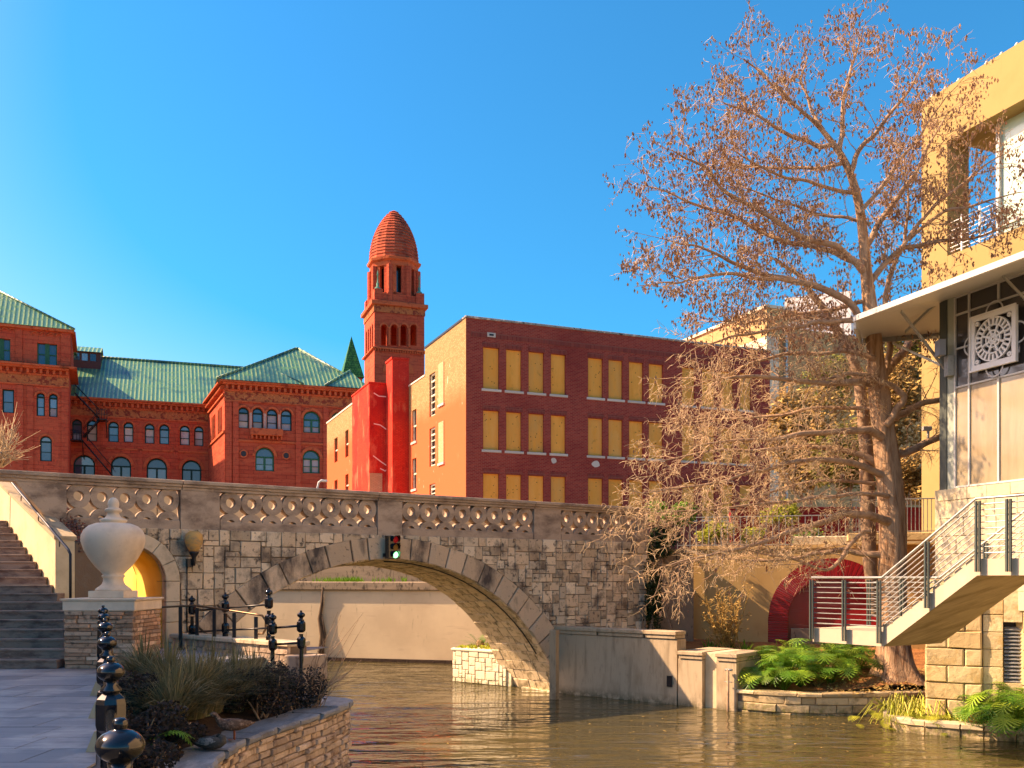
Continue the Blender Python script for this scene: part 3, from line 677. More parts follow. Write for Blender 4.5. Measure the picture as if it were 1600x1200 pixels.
while x < LL-.05:
    xb = min(LL+.04, x+.9); MB().box(x+.004, xb-.004, -.05, .5, 2.083, 2.17, b=.012).build('coping_slab', M_vring, lw2b); x = xb
# end pier of that wall, going down to the water
MB().box(LL+.01, LL+.5, -.1, .55, -.3, 1.93, b=.02).build('end_pier', M_planter, lw2b)
tp = thing('tall_post_railing', 'black railing with three tall ball-topped posts on the seat wall', 'railing', WF, (*P0.xy, 2.17))
pp = []
for px, top, Y, zf in ((300, 930, 20.35, 2.17), (352, 925, 19.7, 2.17), (420, 918, 18.55, 2.17)):
    X, _, zt = at(px, top, Y); pp.append((X, Y, zt)); post(tp, X, Y, zf, zt, 1.15, blocks=(.16, .62) if px < 400 else (.16, .5))
for (a, b) in zip(pp, pp[1:]):
    for dz in (.34, .81):
        MB().tube([(a[0], a[1], a[2]-dz), (b[0], b[1], b[2]-dz)], .02, 8).build('rail', M_blackm, tp)
sp2 = thing('short_post_railing', 'two shorter black posts joined by two rails at the planter end', 'railing', WF, at(450, 1030, 17)[:2]+(WK,))
qq = []
for px, top, Y in ((426, 957, 17.3), (470.5, 953, 17.0)):
    X, _, zt = at(px, top, Y); qq.append((X, Y, zt)); post(sp2, X, Y, 1.3, zt, 1.1, blocks=(.16, .46))
for dz in (.29, .60): MB().tube([(qq[0][0], qq[0][1], qq[0][2]-dz), (qq[1][0], qq[1][1], qq[1][2]-dz)], .022, 8).build('rail', M_black, sp2)
hb = thing('ramp_handrail', 'bronze-topped handrail on slim black balusters curving beside the vault', 'handrail', WF, at(310, 1012, 20)[:2]+(WK,))
pth = [at(213, 954, 19.9), at(250, 949, 20), at(303, 946, 20), at(340, 951, 19.6), at(380, 957, 19.1), at(400, 960, 18.9), at(410, 962, 18.8), at(415, 970, 18.8), at(415, 983, 18.8), at(411, 990, 18.8), at(403, 990.5, 18.8)]
M_bronze = mat('worn_bronze', (.16, .10, .06), .35, metal=.6)
MB().tube(pth, .022, 8).build('top_rail', M_bronze, hb)
for px, py, Y in ((282, 947, 20), (308, 948, 20), (335, 951, 19.6), (366, 956, 19.3), (400, 962, 18.9)):
    x, y, z = at(px, py, Y); MB().box(x-.035, x+.035, y-.02, y+.02, WK, z-.02, b=.006).box(x-.06, x+.06, y-.05, y+.05, WK, WK+.05, b=.005).build('baluster', M_blackm, hb)
gh = thing('grab_handle', 'black looped grab rail end beside the flagstone pedestal', 'handrail', WF, at(215, 1010, 18)[:2]+(WK,))
MB().tube([at(214, 1012, 17.6), at(213, 960, 17.6), at(215, 957, 17.6), at(219, 957, 17.6), at(222, 962, 17.6), at(222, 985, 17.6), at(218, 993, 17.6), at(214, 994, 17.6)], .028, 8).build('looped_tube', M_blackm, gh)

# the tall building left of the walkway, outside the picture, that shades the walkway
lb = thing('shading_building', 'tall plain stone building along the left side of the walkway, outside the picture', 'building', WF, (-20, 0, WK))
MB().box(-28, -16, -2, 18.8, WK-.1, 13.2).build('main_block', M_vring, lb)
for k in range(9): MB().box(-16, -15.9, -.5+k*2.1, .6+k*2.1, 6, 9).build('window_pane', M_glassb, lb)
# ================================================================ CURVED PLANTER WALL (left foreground)
PZT = 1.25
outer = [gp(*q, PZT) for q in ((300,1215),(325,1195),(350,1172),(385,1152),(435,1135),(482,1120),(520,1108),(540,1099),(546,1096))]
outer = [Vector(p) for p in outer]
o2 = [Vector((-3.3, 8.0, PZT)), Vector((-3.45, 9.6, PZT))]+outer[1:]
# round nose at the far end, then the return towards the seat wall
o2 += [Vector((-2.86, 16.45, PZT)), Vector((-2.98, 16.75, PZT)), Vector((-3.25, 16.95, PZT)), Vector((-3.9, 17.3, PZT))]
def resample(P, step):
    out = [P[0].copy()]; acc = 0
    for a, b in zip(P, P[1:]):
        L = (b-a).length; t = step-acc
        while t <= L: out.append(a+(b-a)*(t/L)); t += step
        acc = (acc+L) % step if True else 0
    return out
def smooth_path(P, it=3):
    for _ in range(it):
        Q = [P[0]]
        for a, b in zip(P, P[1:]): Q += [a*.75+b*.25, a*.25+b*.75]
        Q.append(P[-1]); P = Q
    return P
op = resample(smooth_path(o2, 2), .05)
def nrm_at(P, i):
    d = (P[min(i+2, len(P)-1)]-P[max(i-2, 0)]); d.z = 0; d.normalize(); return Vector((d.y, -d.x, 0))     # points right = outward
pw = thing('curved_planter_wall', 'curved dry-stacked stone planter wall with grey flagstone coping at the water', 'wall', WF, (-3.4, 12, 0))
m = MB(); n = len(op); ins = [op[i]-nrm_at(op, i)*.10 for i in range(n)]; ins2 = [op[i]-nrm_at(op, i)*.45 for i in range(n)]
vs = [Vector((p.x, p.y, z)) for p in ins for z in (-1.1, PZT-.10)]+[Vector((p.x, p.y, z)) for p in ins2 for z in (-1.1, PZT-.10)]
fs = [(2*i, 2*i+2, 2*i+3, 2*i+1) for i in range(n-1)]+[(2*n+2*i, 2*n+2*i+1, 2*n+2*i+3, 2*n+2*i+2) for i in range(n-1)]+[(2*i+1, 2*i+3, 2*n+2*i+3, 2*n+2*i+1) for i in range(n-1)]
m.add(vs, fs, t=.3); m.build('core', M_mortar, pw)
def path_stone(P, i0, i1, z0, z1, prd, depth, mt, name, root, bev=.018, jit=.012, into=None):
    """one stone following a curved wall path between samples i0..i1"""
    into = into if into is not None else m
    j = lambda k=1: rnd.uniform(-jit, jit)*k
    K = max(1, min(3, (i1-i0)//3)); ids = [round(i0+(i1-i0)*k/K) for k in range(K+1)]
    mb = MB(); vs = []; zm0, zm1 = z0+bev, z1-bev; pj = prd+j(1.5)
    for q, i in enumerate(ids):
        nn = nrm_at(P, i); p = P[i]; d = (P[min(i+1, len(P)-1)]-P[max(i-1, 0)]).normalized(); e = bev*(1 if q == 0 else -1 if q == len(ids)-1 else 0)
        pf = p+d*e+nn*(pj+j()); pm = p+nn*(pj-bev)
        vs += [Vector((*(p-nn*depth).xy, z0)), Vector((*pm.xy, z0)), Vector((*pf.xy, zm0+j(.6))), Vector((*pf.xy, zm1+j(.6))), Vector((*pm.xy, z1)), Vector((*(p-nn*depth).xy, z1))]
    fs = []
    for q in range(len(ids)-1):
        b = q*6
        for r in range(5): fs.append((b+r, b+6+r, b+7+r, b+r+1))
    e = (len(ids)-1)*6; fs += [(0, 1, 2, 3, 4, 5), (e+5, e+4, e+3, e+2, e+1, e)]
    mb.add(vs, fs); return mb.build(name, mt, root)
rg = random.Random(21); z = PZT-.10; low = 0
rows = []
while z > -.1: h = rg.uniform(.075, .125); rows.append((z-h, z)); z -= h
cnt = 0
for z0, z1 in rows:
    i = rg.randint(0, 4)
    while i < n-3:
        L = rg.randint(3, 8); j = min(n-1, i+L)
        if z1 > .05: path_stone(op, i, j, z0+.006, z1-.006, rg.uniform(-.035, .015), .12, M_planter, 'wall_stone', pw); cnt += 1
        i = j
i = 0
while i < n-3:
    L = rg.randint(8, 15); j = min(n-1, i+L); path_stone(op, i, j-0, PZT-.105, PZT-.0+rg.uniform(-.01, .012), .045, .52+rg.uniform(-.05, .08), M_coping, 'coping_stone', pw, bev=.03, jit=.02); i = j
# planter soil and ground inside
inner = [op[i]-nrm_at(op, i)*.30 for i in range(0, n, 6)]
left = [(-1.1-.4436*(y-2.3), y) for y in (16, 14, 12, 10, 8)]
poly = [(p.x, p.y) for p in inner]+[(-4.2, 18.2), (-6.2, 19.4), (-7.0, 16)]+left[1:]
def soil_z(x, y):
    k = min(1, max(0, (-3.6-x)/2.2)); return 1.12+.55*k+.06*mnoise.noise(Vector((x*2, y*2, 0)))
ms = MB()
g = [(-7.6+.25*i, 7.5+.25*j) for j in range(49) for i in range(20)]
def inpoly(x, y, P):
    c = False; j = len(P)-1
    for i in range(len(P)):
        if (P[i][1] > y) != (P[j][1] > y) and x < (P[j][0]-P[i][0])*(y-P[i][1])/(P[j][1]-P[i][1])+P[i][0]: c = not c
        j = i
    return c
vs = [(x, y, soil_z(x, y)) for x, y in g]; fs = []
for j in range(48):
    for i in range(19):
        a = j*20+i
        if inpoly(g[a][0]+.12, g[a][1]+.12, poly): fs.append((a, a+1, a+21, a+20))
ms.add(vs, fs, smooth=True); ms.build('planter_soil', M_soil, kind='structure')
# ================================================================ FAR RIVER WALL seen through the arch
fw = thing('far_river_wall', 'long beige plastered river wall with a grassy ledge seen through the arch', 'wall', frpx(370, 39, 105), (0, 0, 0))
FW = frpx(370, 39, 105)
MB().box(-16, 16, 0, .6, -1, 2.86).build('plaster_face', M_plankwall, fw)
MB().box(-16, 16, -.12, .8, 2.88, 3.22, b=.03).build('ledge', M_stain, fw)
MB().box(-16, 16, 1.2, 1.8, 2.6, 4.7).build('upper_wall', M_stain, fw)
MB().box(-16, 16, -.10, .02, -.6, .13).build('wet_base', M_soil, fw)
m = MB(); u_, _ = FW.hit(503, 900)
m.tube([(u_, -.06, .15), (u_+.05, -.08, 1.0), (u_-.08, -.07, 1.7), (u_+.03, -.06, 2.3), (u_+.1, -.13, 3.0)], [.14, .1, .07, .06, .03], 7); m.tube([(u_+.05, -.07, .15), (u_+.16, -.07, 1.1), (u_+.02, -.07, 1.9)], [.06, .05, .02], 6)
dv = m.build('climbing_trunk', mat('dark_vine_trunk', (.15, .10, .065), .9, 0, [(8, (.07,.05,.035), .45, .65, 5, (3,3,.4))], (10, .6, .03)), base=(0, 0, 0), fr=FW, label='dead climbing vine trunk on the beige wall seen under the arch', cat='vine')
# ================================================================ white stone planter under the bridge
wp = Fr(-1.95, 30.35, 128); wpt = thing('white_stone_planter', 'whitewashed stone planter under the far side of the arch', 'planter', wp, (0, 0, 0))
MB().box(.04, 2.4, .05, 2.6, -.5, 1.02).build('core', M_white_st, wpt)
rg = random.Random(4)
for (a, b, z0, z1) in pack(2.3, 1.12, .14, [(2,1),(1,1),(2,2),(3,2),(1,2)], rg): MB().stone([(a+.01, z0+.01), (b-.01, z0+.01), (b-.01, z1-.01), (a+.01, z1-.01)], -.01, .06, .015, .01).build('planter_stone', M_white_st, wpt)
MB().box(-.03, 2.4, -.04, 2.7, 1.03, 1.10, b=.015).build('planter_coping', M_white_st, wpt)
# abutment of the bridge on the right
MB().box(10.9, 15, -.02, 4, -.5, .02).build('abutment_foot', M_white_st, bridge)
# ================================================================ CONCRETE LANDING (dock) at the right end
DA = Vector(gp(872, 1083, 0)); DB = Vector(gp(1118, 1108, 0)); dd = DB-DA
DK_ = Fr(DA.x, DA.y, math.degrees(atan2(dd.x, dd.y))); DL = dd.length
dk = thing('concrete_landing', 'stepped pale concrete boat landing wall with layered copings at the bridge foot', 'landing', DK_, (0, 0, 0))
ua = DK_.u(866); ub = DK_.u(1057); uc = DK_.u(1097); ud = DK_.u(1120); ue = DK_.u(1137)
zt = DK_.hit(1057, 987)[1]; zl = DK_.hit(1100, 1019)[1]
def stepcap(u0, u1, y0, y1, z, m=None):
    m = m or MB(); m.box(u0-.04, u1+.04, y0-.05, y1, z-.10, z, b=.012); m.box(u0-.01, u1+.01, y0-.015, y1, z-.2, z-.106, b=.008); return m
MB().box(ua, ub, .02, .5, -.6, zt-.21, b=.01).build('upper_block', M_castlight, dk)
x = ua
while x < ub-.1:
    xe = min(ub, x+1.55); xe = ub if ub-xe < .4 else xe; stepcap(x+.045, xe-.045, 0, .52, zt).build('coping', M_castlight, dk); x = xe
MB().box(ub+.05, uc, .0, 1.7, -.6, zl-.21, b=.01).build('lower_block', M_castlight, dk); stepcap(ub+.1, uc, -.02, 1.7, zl).build('coping', M_castlight, dk)
MB().box(uc+.01, ud-.01, .16, 1.7, -.6, zl-.02, b=.01).build('recessed_bay', M_cream, dk)
MB().box(ud, ue+.25, -.02, 1.5, -.6, zl-.21, b=.01).build('end_pier', M_castlight, dk); stepcap(ud+.04, ue+.25, -.04, 1.5, zl).build('coping', M_castlight, dk)
MB().box(DK_.u(1042), DK_.u(1050), -.01, .03, DK_.hit(1046, 1073)[1], DK_.hit(1046, 1056)[1]).build('outlet', M_blackm, dk)
for px, w in ((866, .20), (913, .13)):
    X, Y, _ = gp(px, 1092 if px < 900 else 1086, 0)
    pl = MB(); pl.box(-w/2, w/2, -w/2, w/2, -1, zt-.03, b=.015)
    pl.build('steel_pile' if px > 900 else 'timber_pile', M_blackm if px > 900 else mat('weathered_pile', (.42,.31,.19), .85, 0, [(4, (.08,.06,.04), .45, .6, 5, (1,1,1), 1, (1.0, .1)), (6, (.28,.2,.12), .5, .7, 5, (3,3,.4))]), base=(0, 0, 0), fr=Fr(X, Y, 120), label='slim black steel mooring pile in front of the concrete landing' if px > 900 else 'thick weathered square pile at the bridge foot, black at the waterline', cat='pile')
pp_ = thing('standpipe', 'rusty capped pipe standing against the end pier of the concrete landing', 'pipe', DK_, (ue+.1, -.2, 0))
MB().tube([(ue+.08, -.14, -.5), (ue+.08, -.14, zl-.38)], .035, 8).build('pipe', M_branch, pp_); MB().tube([(ue+.0, -.14, zl-.40), (ue+.2, -.14, zl-.40)], .03, 8).tube([(ue-.02, -.14, .75), (ue+.2, -.14, .75)], .012, 6).build('crossbar', M_steel, pp_)
# ================================================================ RIGHT BANK WALL, bed
bw = [Vector(gp(1138, 1110, 0)), Vector(gp(1200, 1116, 0)), Vector(gp(1270, 1119, 0)), Vector(gp(1340, 1119, 0)), Vector(gp(1420, 1117, 0)), Vector(gp(1520, 1112, 0))]
bw = resample(smooth_path(bw, 2), .05); 
bkw = thing('right_bank_wall', 'low tan stone river wall with mossy dark base below the green plants', 'wall', WF, (7.5, 23, 0))
BT = .56; nb = len(bw)
def wallcore(P, z1, root, name, mt, th=.4):
    q = [(p-nrm_at(P, i)*-0).copy() for i, p in enumerate(P)]; nn = len(P); vs = []
    for i in range(nn):
        N_ = nrm_at(P, i); a = P[i]-N_*.06; b = P[i]-N_*th; vs += [Vector((a.x, a.y, -1)), Vector((a.x, a.y, z1)), Vector((b.x, b.y, z1))]
    MB().add(vs, [(3*i, 3*i+3, 3*i+4, 3*i+1) for i in range(nn-1)]+[(3*i+1, 3*i+4, 3*i+5, 3*i+2) for i in range(nn-1)], t=.4).build(name, mt, root)
wallcore(bw, BT-.1, bkw, 'core', M_mortar)
rg = random.Random(9)
for z0, z1 in ((-.25, .05), (.05, .26), (.26, .455)):
    i = rg.randint(0, 8)
    while i < nb-2:
        j = min(nb-1, i+rg.randint(7, 17)); path_stone(bw, i, j, z0+.006, z1-.006, rg.uniform(-.02, .01), .1, M_bank, 'bank_stone', bkw); i = j
i = 0
while i < nb-2:
    j = min(nb-1, i+rg.randint(12, 22)); path_stone(bw, i, j, .46, BT+rg.uniform(-.008, .008), .03, .35, M_bank, 'coping_stone', bkw, bev=.02); i = j
def bed_z(x, y):
    return .50+max(0, (y-23.2))*.11+.05*mnoise.noise(Vector((x, y, 3)))+1.0*math.exp(-((x-9.8)**2+(y-24.4)**2)/2.2)*.35
m = MB(); NX, NY = 46, 34; X0, Y0 = 3.0, 21.2
vs = [(X0+.3*i, Y0+.3*j, bed_z(X0+.3*i, Y0+.3*j)) for j in range(NY) for i in range(NX)]; fs = []
def wally(x):
    for a, b in zip(bw, bw[1:]):
        if a.x <= x <= b.x: return a.y
    return 24.2 if x < bw[0].x else bw[-1].y
for j in range(NY-1):
    for i in range(NX-1):
        x, y = X0+.3*i, Y0+.3*j
        if y > wally(x)+.2 and (x > 5.9 or y > 27.5-(x-3)*.75+.4): a = j*NX+i; fs.append((a, a+1, a+NX+1, a+NX))
m.add(vs, fs, smooth=True); m.build('bank_soil', M_redsoil, kind='structure')
# ================================================================ RETAINING WALL with red brick arch
W1 = frpx(1083, 31, 106)
rw = thing('tan_retaining_wall', 'tan rendered retaining wall with a round red brick arch and railing above', 'wall', W1, (3, 0, .5))
uL = W1.u(1083); uR = 11.5; ZT = W1.hit(1200, 858)[1]
ac = W1.u(1300); zA = W1.hit(1300, 872)[1]; ul = W1.u(1200)
RO = ac-ul; ZC = zA-RO; RI = RO-.62*1.0
# wall with round hole
m = MB(); nn_ = 60; us = [uL+(uR-uL)*i/nn_ for i in range(nn_+1)]+[ac-RO, ac+RO]; us = sorted(us)
f_ = lambda u: ZC+sqrt(max(0, RO*RO-(u-ac)**2))
for a, b in zip(us, us[1:]):
    hole = abs((a+b)/2-ac) < RO
    za, zb = (f_(a), f_(b)) if hole else (-.2, -.2)
    m.add([(a, 0, za), (b, 0, zb), (b, 0, ZT), (a, 0, ZT)], [(0, 1, 2, 3)], t=.5)
m.add([(uL, 0, -.2), (uL, 0, ZT), (uL, .5, ZT), (uL, .5, -.2)], [(0, 1, 2, 3)], t=.5)
m.build('rendered_face', M_tan, rw)
MB().box(uL-.05, uR, -.04, .55, ZT+.003, ZT+.10, b=.01).build('coping', M_tan, rw)
nb_ = 84
for k in range(nb_):
    p, q = pi*k/nb_, pi*(k+1)/nb_-.004
    if p < radians(70): continue
    MB().stone([(ac+RI*cos(p), ZC+RI*sin(p)), (ac+RO*cos(p), ZC+RO*sin(p)), (ac+RO*cos(q), ZC+RO*sin(q)), (ac+RI*cos(q), ZC+RI*sin(q))], .0, .30, .006, .003).build('arch_brick', M_redbrick, rw)
e = MB()
for k in range(nb_):
    p, q = pi*k/nb_, pi*(k+1)/nb_-.004
    if p < radians(70): e.stone([(ac+RI*cos(p), ZC+RI*sin(p)), (ac+RO*cos(p), ZC+RO*sin(p)), (ac+RO*cos(q), ZC+RO*sin(q)), (ac+RI*cos(q), ZC+RI*sin(q))], .0, .30, .006, .003)
z = ZC
while z > .4:
    for s_ in (-1, 1):
        a, b = sorted((ac+s_*RI, ac+s_*RO)); e.stone([(a, z-.07), (b, z-.07), (b, z-.004), (a, z-.004)], 0, .3, .006, .003)
    z -= .075
e.build('lower_arch_bricks', M_redbrick, rw, kind='stuff')
MB().prism([(ac+RI*cos(pi*k/24), ZC+RI*sin(pi*k/24)) for k in range(25)]+[(ac-RI, .3), (ac+RI, .3)], .22, .32).build('arch_panel', M_redpanel, rw)
MB().box(ac-RI+.1, ac+RI, .0, .20, .4, 1.75, b=.01).build('ledge', M_grayr, rw)
gw_ = Fr(*W1.p(uL-.25, .55, 0).xy, 85)
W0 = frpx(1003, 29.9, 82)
sw = thing('shade_tinted_wing_wall', 'grey-brown stained wing wall between the bridge end and the tan wall', 'wall', W0, (0, 0, .5))
MB().box(.1, W0.u(1083)+.1, .25, .8, -.2, ZT-.15).build('wall_body', M_grayr, sw); MB().box(.1, W0.u(1083)+.1, .2, .85, ZT-.147, ZT+.0, b=.01).build('wall_coping', M_grayr, sw)  # gray render carries the wing wall's shade in its colour
# railing along the wall top: balusters are parts
rr = thing('terrace_railing', 'pale steel baluster railing on top of the tan retaining wall', 'railing', W1, (3, .1, ZT))
zr = W1.hit(1200, 806, .15)[1]
u0, u1 = W1.u(1058, .15), W1.u(1372, .15)
MB().box(u0, u1, .10, .15, zr-.03, zr, b=.005).build('top_rail', M_steel, rr); MB().box(u0, u1, .11, .14, ZT+.14, ZT+.165).build('bottom_rail', M_steel, rr)
pb = MB().box(-.012, .012, -.012, .012, -.12, zr-ZT-.03).build('baluster', M_steel, rr, at_=(u0+.02, .125, ZT))
k = 1
while u0+.02+k*.205 < u1: inst(pb, rr, (u0+.02+k*.205, .125, ZT)); k += 1
r2 = thing('upper_terrace_railing', 'second baluster railing on the raised terrace beside the tree trunk', 'railing', W1, (6.5, -.3, ZT))
ua2, ub2 = W1.u(1329, -.4), W1.u(1470, -.4); z0_ = W1.hit(1400, 832, -.4)[1]; z1_ = W1.hit(1400, 779, -.4)[1]
MB().box(ua2, ub2, -.42, -.38, z1_-.04, z1_, b=.005).box(ua2, ub2, -.41, -.39, z0_+.02, z0_+.05).build('rails', M_steel, r2)
pb = MB().box(-.011, .011, -.011, .011, 0, z1_-z0_-.03).build('baluster', M_steel, r2, at_=(ua2+.05, -.4, z0_))
k = 1
while ua2+.05+k*.115 < ub2: inst(pb, r2, (ua2+.05+k*.115, -.4, z0_)); k += 1
for px in (1329, 1463): MB().box(W1.u(px, -.4)-.03, W1.u(px, -.4)+.03, -.44, -.36, z0_-.2, z1_+.02, b=.006).build('post', M_dkgreen, r2)
MB().box(W1.u(1240), uR, .1, .5, ZT+.1, ZT+.42, b=.04).build('ledge_stone', M_limepale, rw)
MB().box(W1.u(1325, -.6), uR, -.75, -.02, z0_-.26, z0_-.02, b=.02).build('raised_slab', M_lime, rw)
# ground behind: street level
MB().prism([(7, 31.6), (60, 20), (400, 0), (600, 900), (-700, 900), (-700, 25), (-12.5, 25), (-16, 41), (6, 41.2)], 3.7, 4.3, ax='z').build('street_ground', M_ground, kind='structure')
rdw = thing('dark_red_wall', 'dark red garden wall behind the terrace railing', 'wall', frpx(1150, 36, 88), (0, 0, 4.3))
RDW = frpx(1150, 36, 88); zt_ = RDW.hit(1200, 792)[1]
MB().box(-.2, 9.5, 0, .3, 4.3, zt_-.08).build('wall_body', M_redwall, rdw); MB().box(-.25, 9.5, -.04, .34, zt_-.08, zt_, b=.01).build('wall_cap', M_redwall, rdw)
# ================================================================ RIGHT STAIR (landing, flight, upper landing)
P0 = Vector(at(1270, 1003, 18.8)); P1 = Vector(at(1380, 1004, 17.5)); P2 = Vector(at(1527, 900, 15.7)); P3 = Vector(at(1720, 899, 14.0))
ZL, ZU = 2.12, 3.46
P0.z = P1.z = ZL; P2.z = P3.z = ZU
stx = thing('concrete_stair', 'pale concrete river stair with landing and smooth sloping underside', 'staircase', WF, (P1.x, P1.y, ZL))
WD = Vector((.86, .51, 0))*1.75; TH = .28
def slab(a, b, name, mt, t=TH):
    vs = [a, b, b+WD, a+WD]; up = Vector((0, 0, t)); MB().add([v.copy() for v in vs]+[v+up for v in vs], [(3,2,1,0), (4,5,6,7), (0,1,5,4), (1,2,6,5), (2,3,7,6), (3,0,4,7)]).build(name, mt, stx)
M_stairc = mat('stair_concrete', (.50, .42, .30), .85, .04, [(2, (.55,.47,.34), .55, .72, 5), (10, (.5,.42,.3), .62, .75, 4, (1,1,.4), .6)], (30, .15, .01))
slab(P0, P1, 'lower_landing', M_stairc); slab(P2, P3, 'upper_landing', M_stairc)
n_ = 9; rise = (ZU-ZL)/n_; run = (P2-P1)/n_; run.z = 0
for i in range(n_):
    a = P1+run*i; b = P1+run*(i+1); zb = ZL+rise*i; zt2 = ZL+TH+rise*(i+1) if i < n_-0 else ZU+TH
    q0 = Vector((a.x, a.y, zb)); q1 = Vector((b.x, b.y, zb+rise))
    vs = [q0, q1, Vector((b.x, b.y, zt2)), Vector((a.x, a.y, zt2))]; vs += [v+WD for v in vs]
    MB().add(vs, [(0,1,2,3), (7,6,5,4), (3,2,6,7), (0,3,7,4), (1,5,6,2)]).build('step', M_stairc, stx)
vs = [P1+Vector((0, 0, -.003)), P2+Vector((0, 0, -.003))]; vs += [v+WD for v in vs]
MB().add(vs, [(0, 2, 3, 1)], smooth=False).build('underside', mat('underside_light_streaks', (.36, .29, .17), .85, 0, [(1.6, (.22,.17,.09), .42, .66, 6, (.5,2.2,1)), (5, (.46,.38,.22), .55, .7, 6, (.35,3,1), .8)], (14, .35, .02, (.4,2,1))), stx)  # shade and rippling water light painted as a darker, streaked colour
# railings of the stair: near and far
def stair_rail(off, label, name='stair_railing'):
    rt = thing(name, label, 'railing', WF, (P1.x+off.x, P1.y+off.y, ZL+TH))
    H = 1.02; tops = [P0, P1, P2, P3]; line = []
    base = [Vector((p.x, p.y, p.z+TH))+off for p in tops]
    rad = .024
    MB().tube([b+Vector((0, 0, H)) for b in base], rad, 8).build('top_rail', M_steel, rt)
    MB().tube([b+Vector((0, 0, H-.10)) for b in base], .014, 6).build('flat_bar', M_steel, rt)
    for k in range(8):
        MB().tube([b+Vector((0, 0, .10+k*.103)) for b in base], .010 if k else .014, 6).build('rail_bar', M_steel, rt)
    L = [base[0]+(base[1]-base[0])*.02, base[0]+(base[1]-base[0])*.50, base[1]+(base[0]-base[1])*.02, base[1]+(base[2]-base[1])*.52, base[2]+(base[3]-base[2])*.03, base[2]+(base[3]-base[2])*.30, base[2]+(base[3]-base[2])*.62]
    sd = -WD.normalized()*.05
    for b in L:
        d = (base[1]-base[0]).normalized()
        m = MB(); 
        for s_ in (-.03, .03):
            c = b+sd+d*s_; m.box(c.x-.012, c.x+.012, c.y-.03, c.y+.03, c.z-.22, c.z+H-.05)
        m.build('post', M_dkgreen, rt)
stair_rail(-WD.normalized()*.03, 'steel bar railing along the near edge of the concrete river stair')
stair_rail(WD*.98, 'steel bar railing along the far edge of the concrete river stair')
# ================================================================ STONE AND GLASS BUILDING (right)
GW = frpx(1480, 22, 160)
gbd = thing('restaurant_building', 'limestone and glass river building under a white steel awning', 'building', GW, (0, 0, .4))
U = lambda px, d=0: GW.u(px, d); Z = lambda px, py, d=0: GW.hit(px, py, d)[1]
zg0 = Z(1492, 763); zg1 = Z(1492, 466)
uE = U(1680)
# limestone upper wall below the glass, in blocks
rg = random.Random(14)
MB().box(U(1466), 30, -.10, .6, 2.6, zg0-.02).build('wall_core', M_limepale, gbd)
zc = 2.7
while zc < zg0-.1:
    h = .42; z1 = min(zc+h, zg0-.02); x = U(1466, -.15)-.0
    while x < 5.2:
        xb = x+rg.uniform(.5, .95); MB().stone([(x+.004, zc+.004), (xb-.004, zc+.004), (xb-.004, z1-.004), (x+.004, z1-.004)], -.17, -.09, .012, .006).build('limestone_block', M_limepale, gbd); x = xb
    zc = z1
# glass wall: frame members and panes
VX = [U(1482), U(1494), U(1516), U(1562), U(1625), U(1690)]
HZs = [zg0, Z(1495, 606), Z(1495, 546), Z(1495, 496), zg1]
MB().box(U(1471), U(1482), -.06, .2, .5, Z(1480, 462)+.3, b=.006).build('corner_column', M_dkgreen, gbd)
MB().box(U(1482)+.01, U(1493)-.01, -.04, .12, zg0-.05, zg1+.35, b=.004).build('corner_panel', mat('grey_green_panel', (.33,.37,.31), .5), gbd)
fwd = .045
for i, ux in enumerate(VX[1:]):
    z_hi = zg1 if i not in (2,) else HZs[1]
    MB().box(ux-fwd/2, ux+fwd/2, -.05, .0, zg0, z_hi, b=.004).build('mullion', M_whiteal, gbd)
MB().box(VX[3]-fwd/2, VX[3]+fwd/2, -.05, 0, zg1-.42, zg1, b=.004).build('mullion', M_whiteal, gbd)
for z_ in (zg0+.02, HZs[1], zg1-.42, zg1): MB().box(VX[1], VX[-1], -.045, -.002, z_-fwd/2, z_+fwd/2, b=.004).build('transom', M_whiteal, gbd)
MB().box(VX[1], VX[2], -.045, -.002, HZs[2]-.02, HZs[2]+.02).build('transom', M_whiteal, gbd)
for a, b in zip(VX[1:], VX[2:]):
    MB().box(a+.02, b-.02, -.01, .02, zg0+.04, HZs[1]-.02).build('lower_pane', M_tanpane, gbd)
    MB().box(a+.02, b-.02, -.01, .02, HZs[1]+.02, zg1-.45).build('upper_pane', M_dkpane, gbd)
    MB().box(a+.02, b-.02, -.01, .02, zg1-.39, zg1-.02).build('top_pane', M_dkpane, gbd)
MB().box(VX[1], 6, .03, 5.0, zg0-.3, zg1+.5).build('interior_block', M_dkpane, gbd)
MB().box(U(1500), 6, -.06, .5, -.5, 2.59).build('lower_wall', M_lime, gbd)
MB().box(6.01, 30, .03, 5.0, .3, zg1+1.5).build('bounce_wing', M_cream, gbd)  # unseen wing, added to bounce warm light towards the bridge
MB().box(6.5, 30, -3.2, -.11, -.5, 1.2).build('bounce_terrace', M_limepale, gbd)  # pale terrace added beyond the view to bounce light upwards
# fretwork panel
cu = (U(1525)+U(1596))/2; hw = (U(1596)-U(1525))/2; czf = (Z(1560, 480)+Z(1560, 580))/2; 
M_fret = mat('white_fretwork', (.66, .68, .68), .5, spec=.4)
fp = thing('fretwork_panel', 'white square metal fretwork panel with a spoked circular pattern on the glass wall', 'panel', GW, (cu, -.12, czf))
def ring(m, r0, r1, y0, y1, cx=0, cz=0, a0=0, a1=2*pi, n=40):
    vs = []; fs = []
    for k in range(n+1):
        a = a0+(a1-a0)*k/n
        for r in (r0, r1):
            for y in (y0, y1): vs.append((cx+r*cos(a), y, cz+r*sin(a)))
    for k in range(n):
        b = 4*k; fs += [(b, b+2, b+6, b+4), (b+1, b+5, b+7, b+3), (b, b+4, b+5, b+1), (b+2, b+3, b+7, b+6)]
    return m.add(vs, fs, t=.5)
H2 = hw*.98; y0, y1 = -.16, -.11
m = MB()
t_ = H2*.17
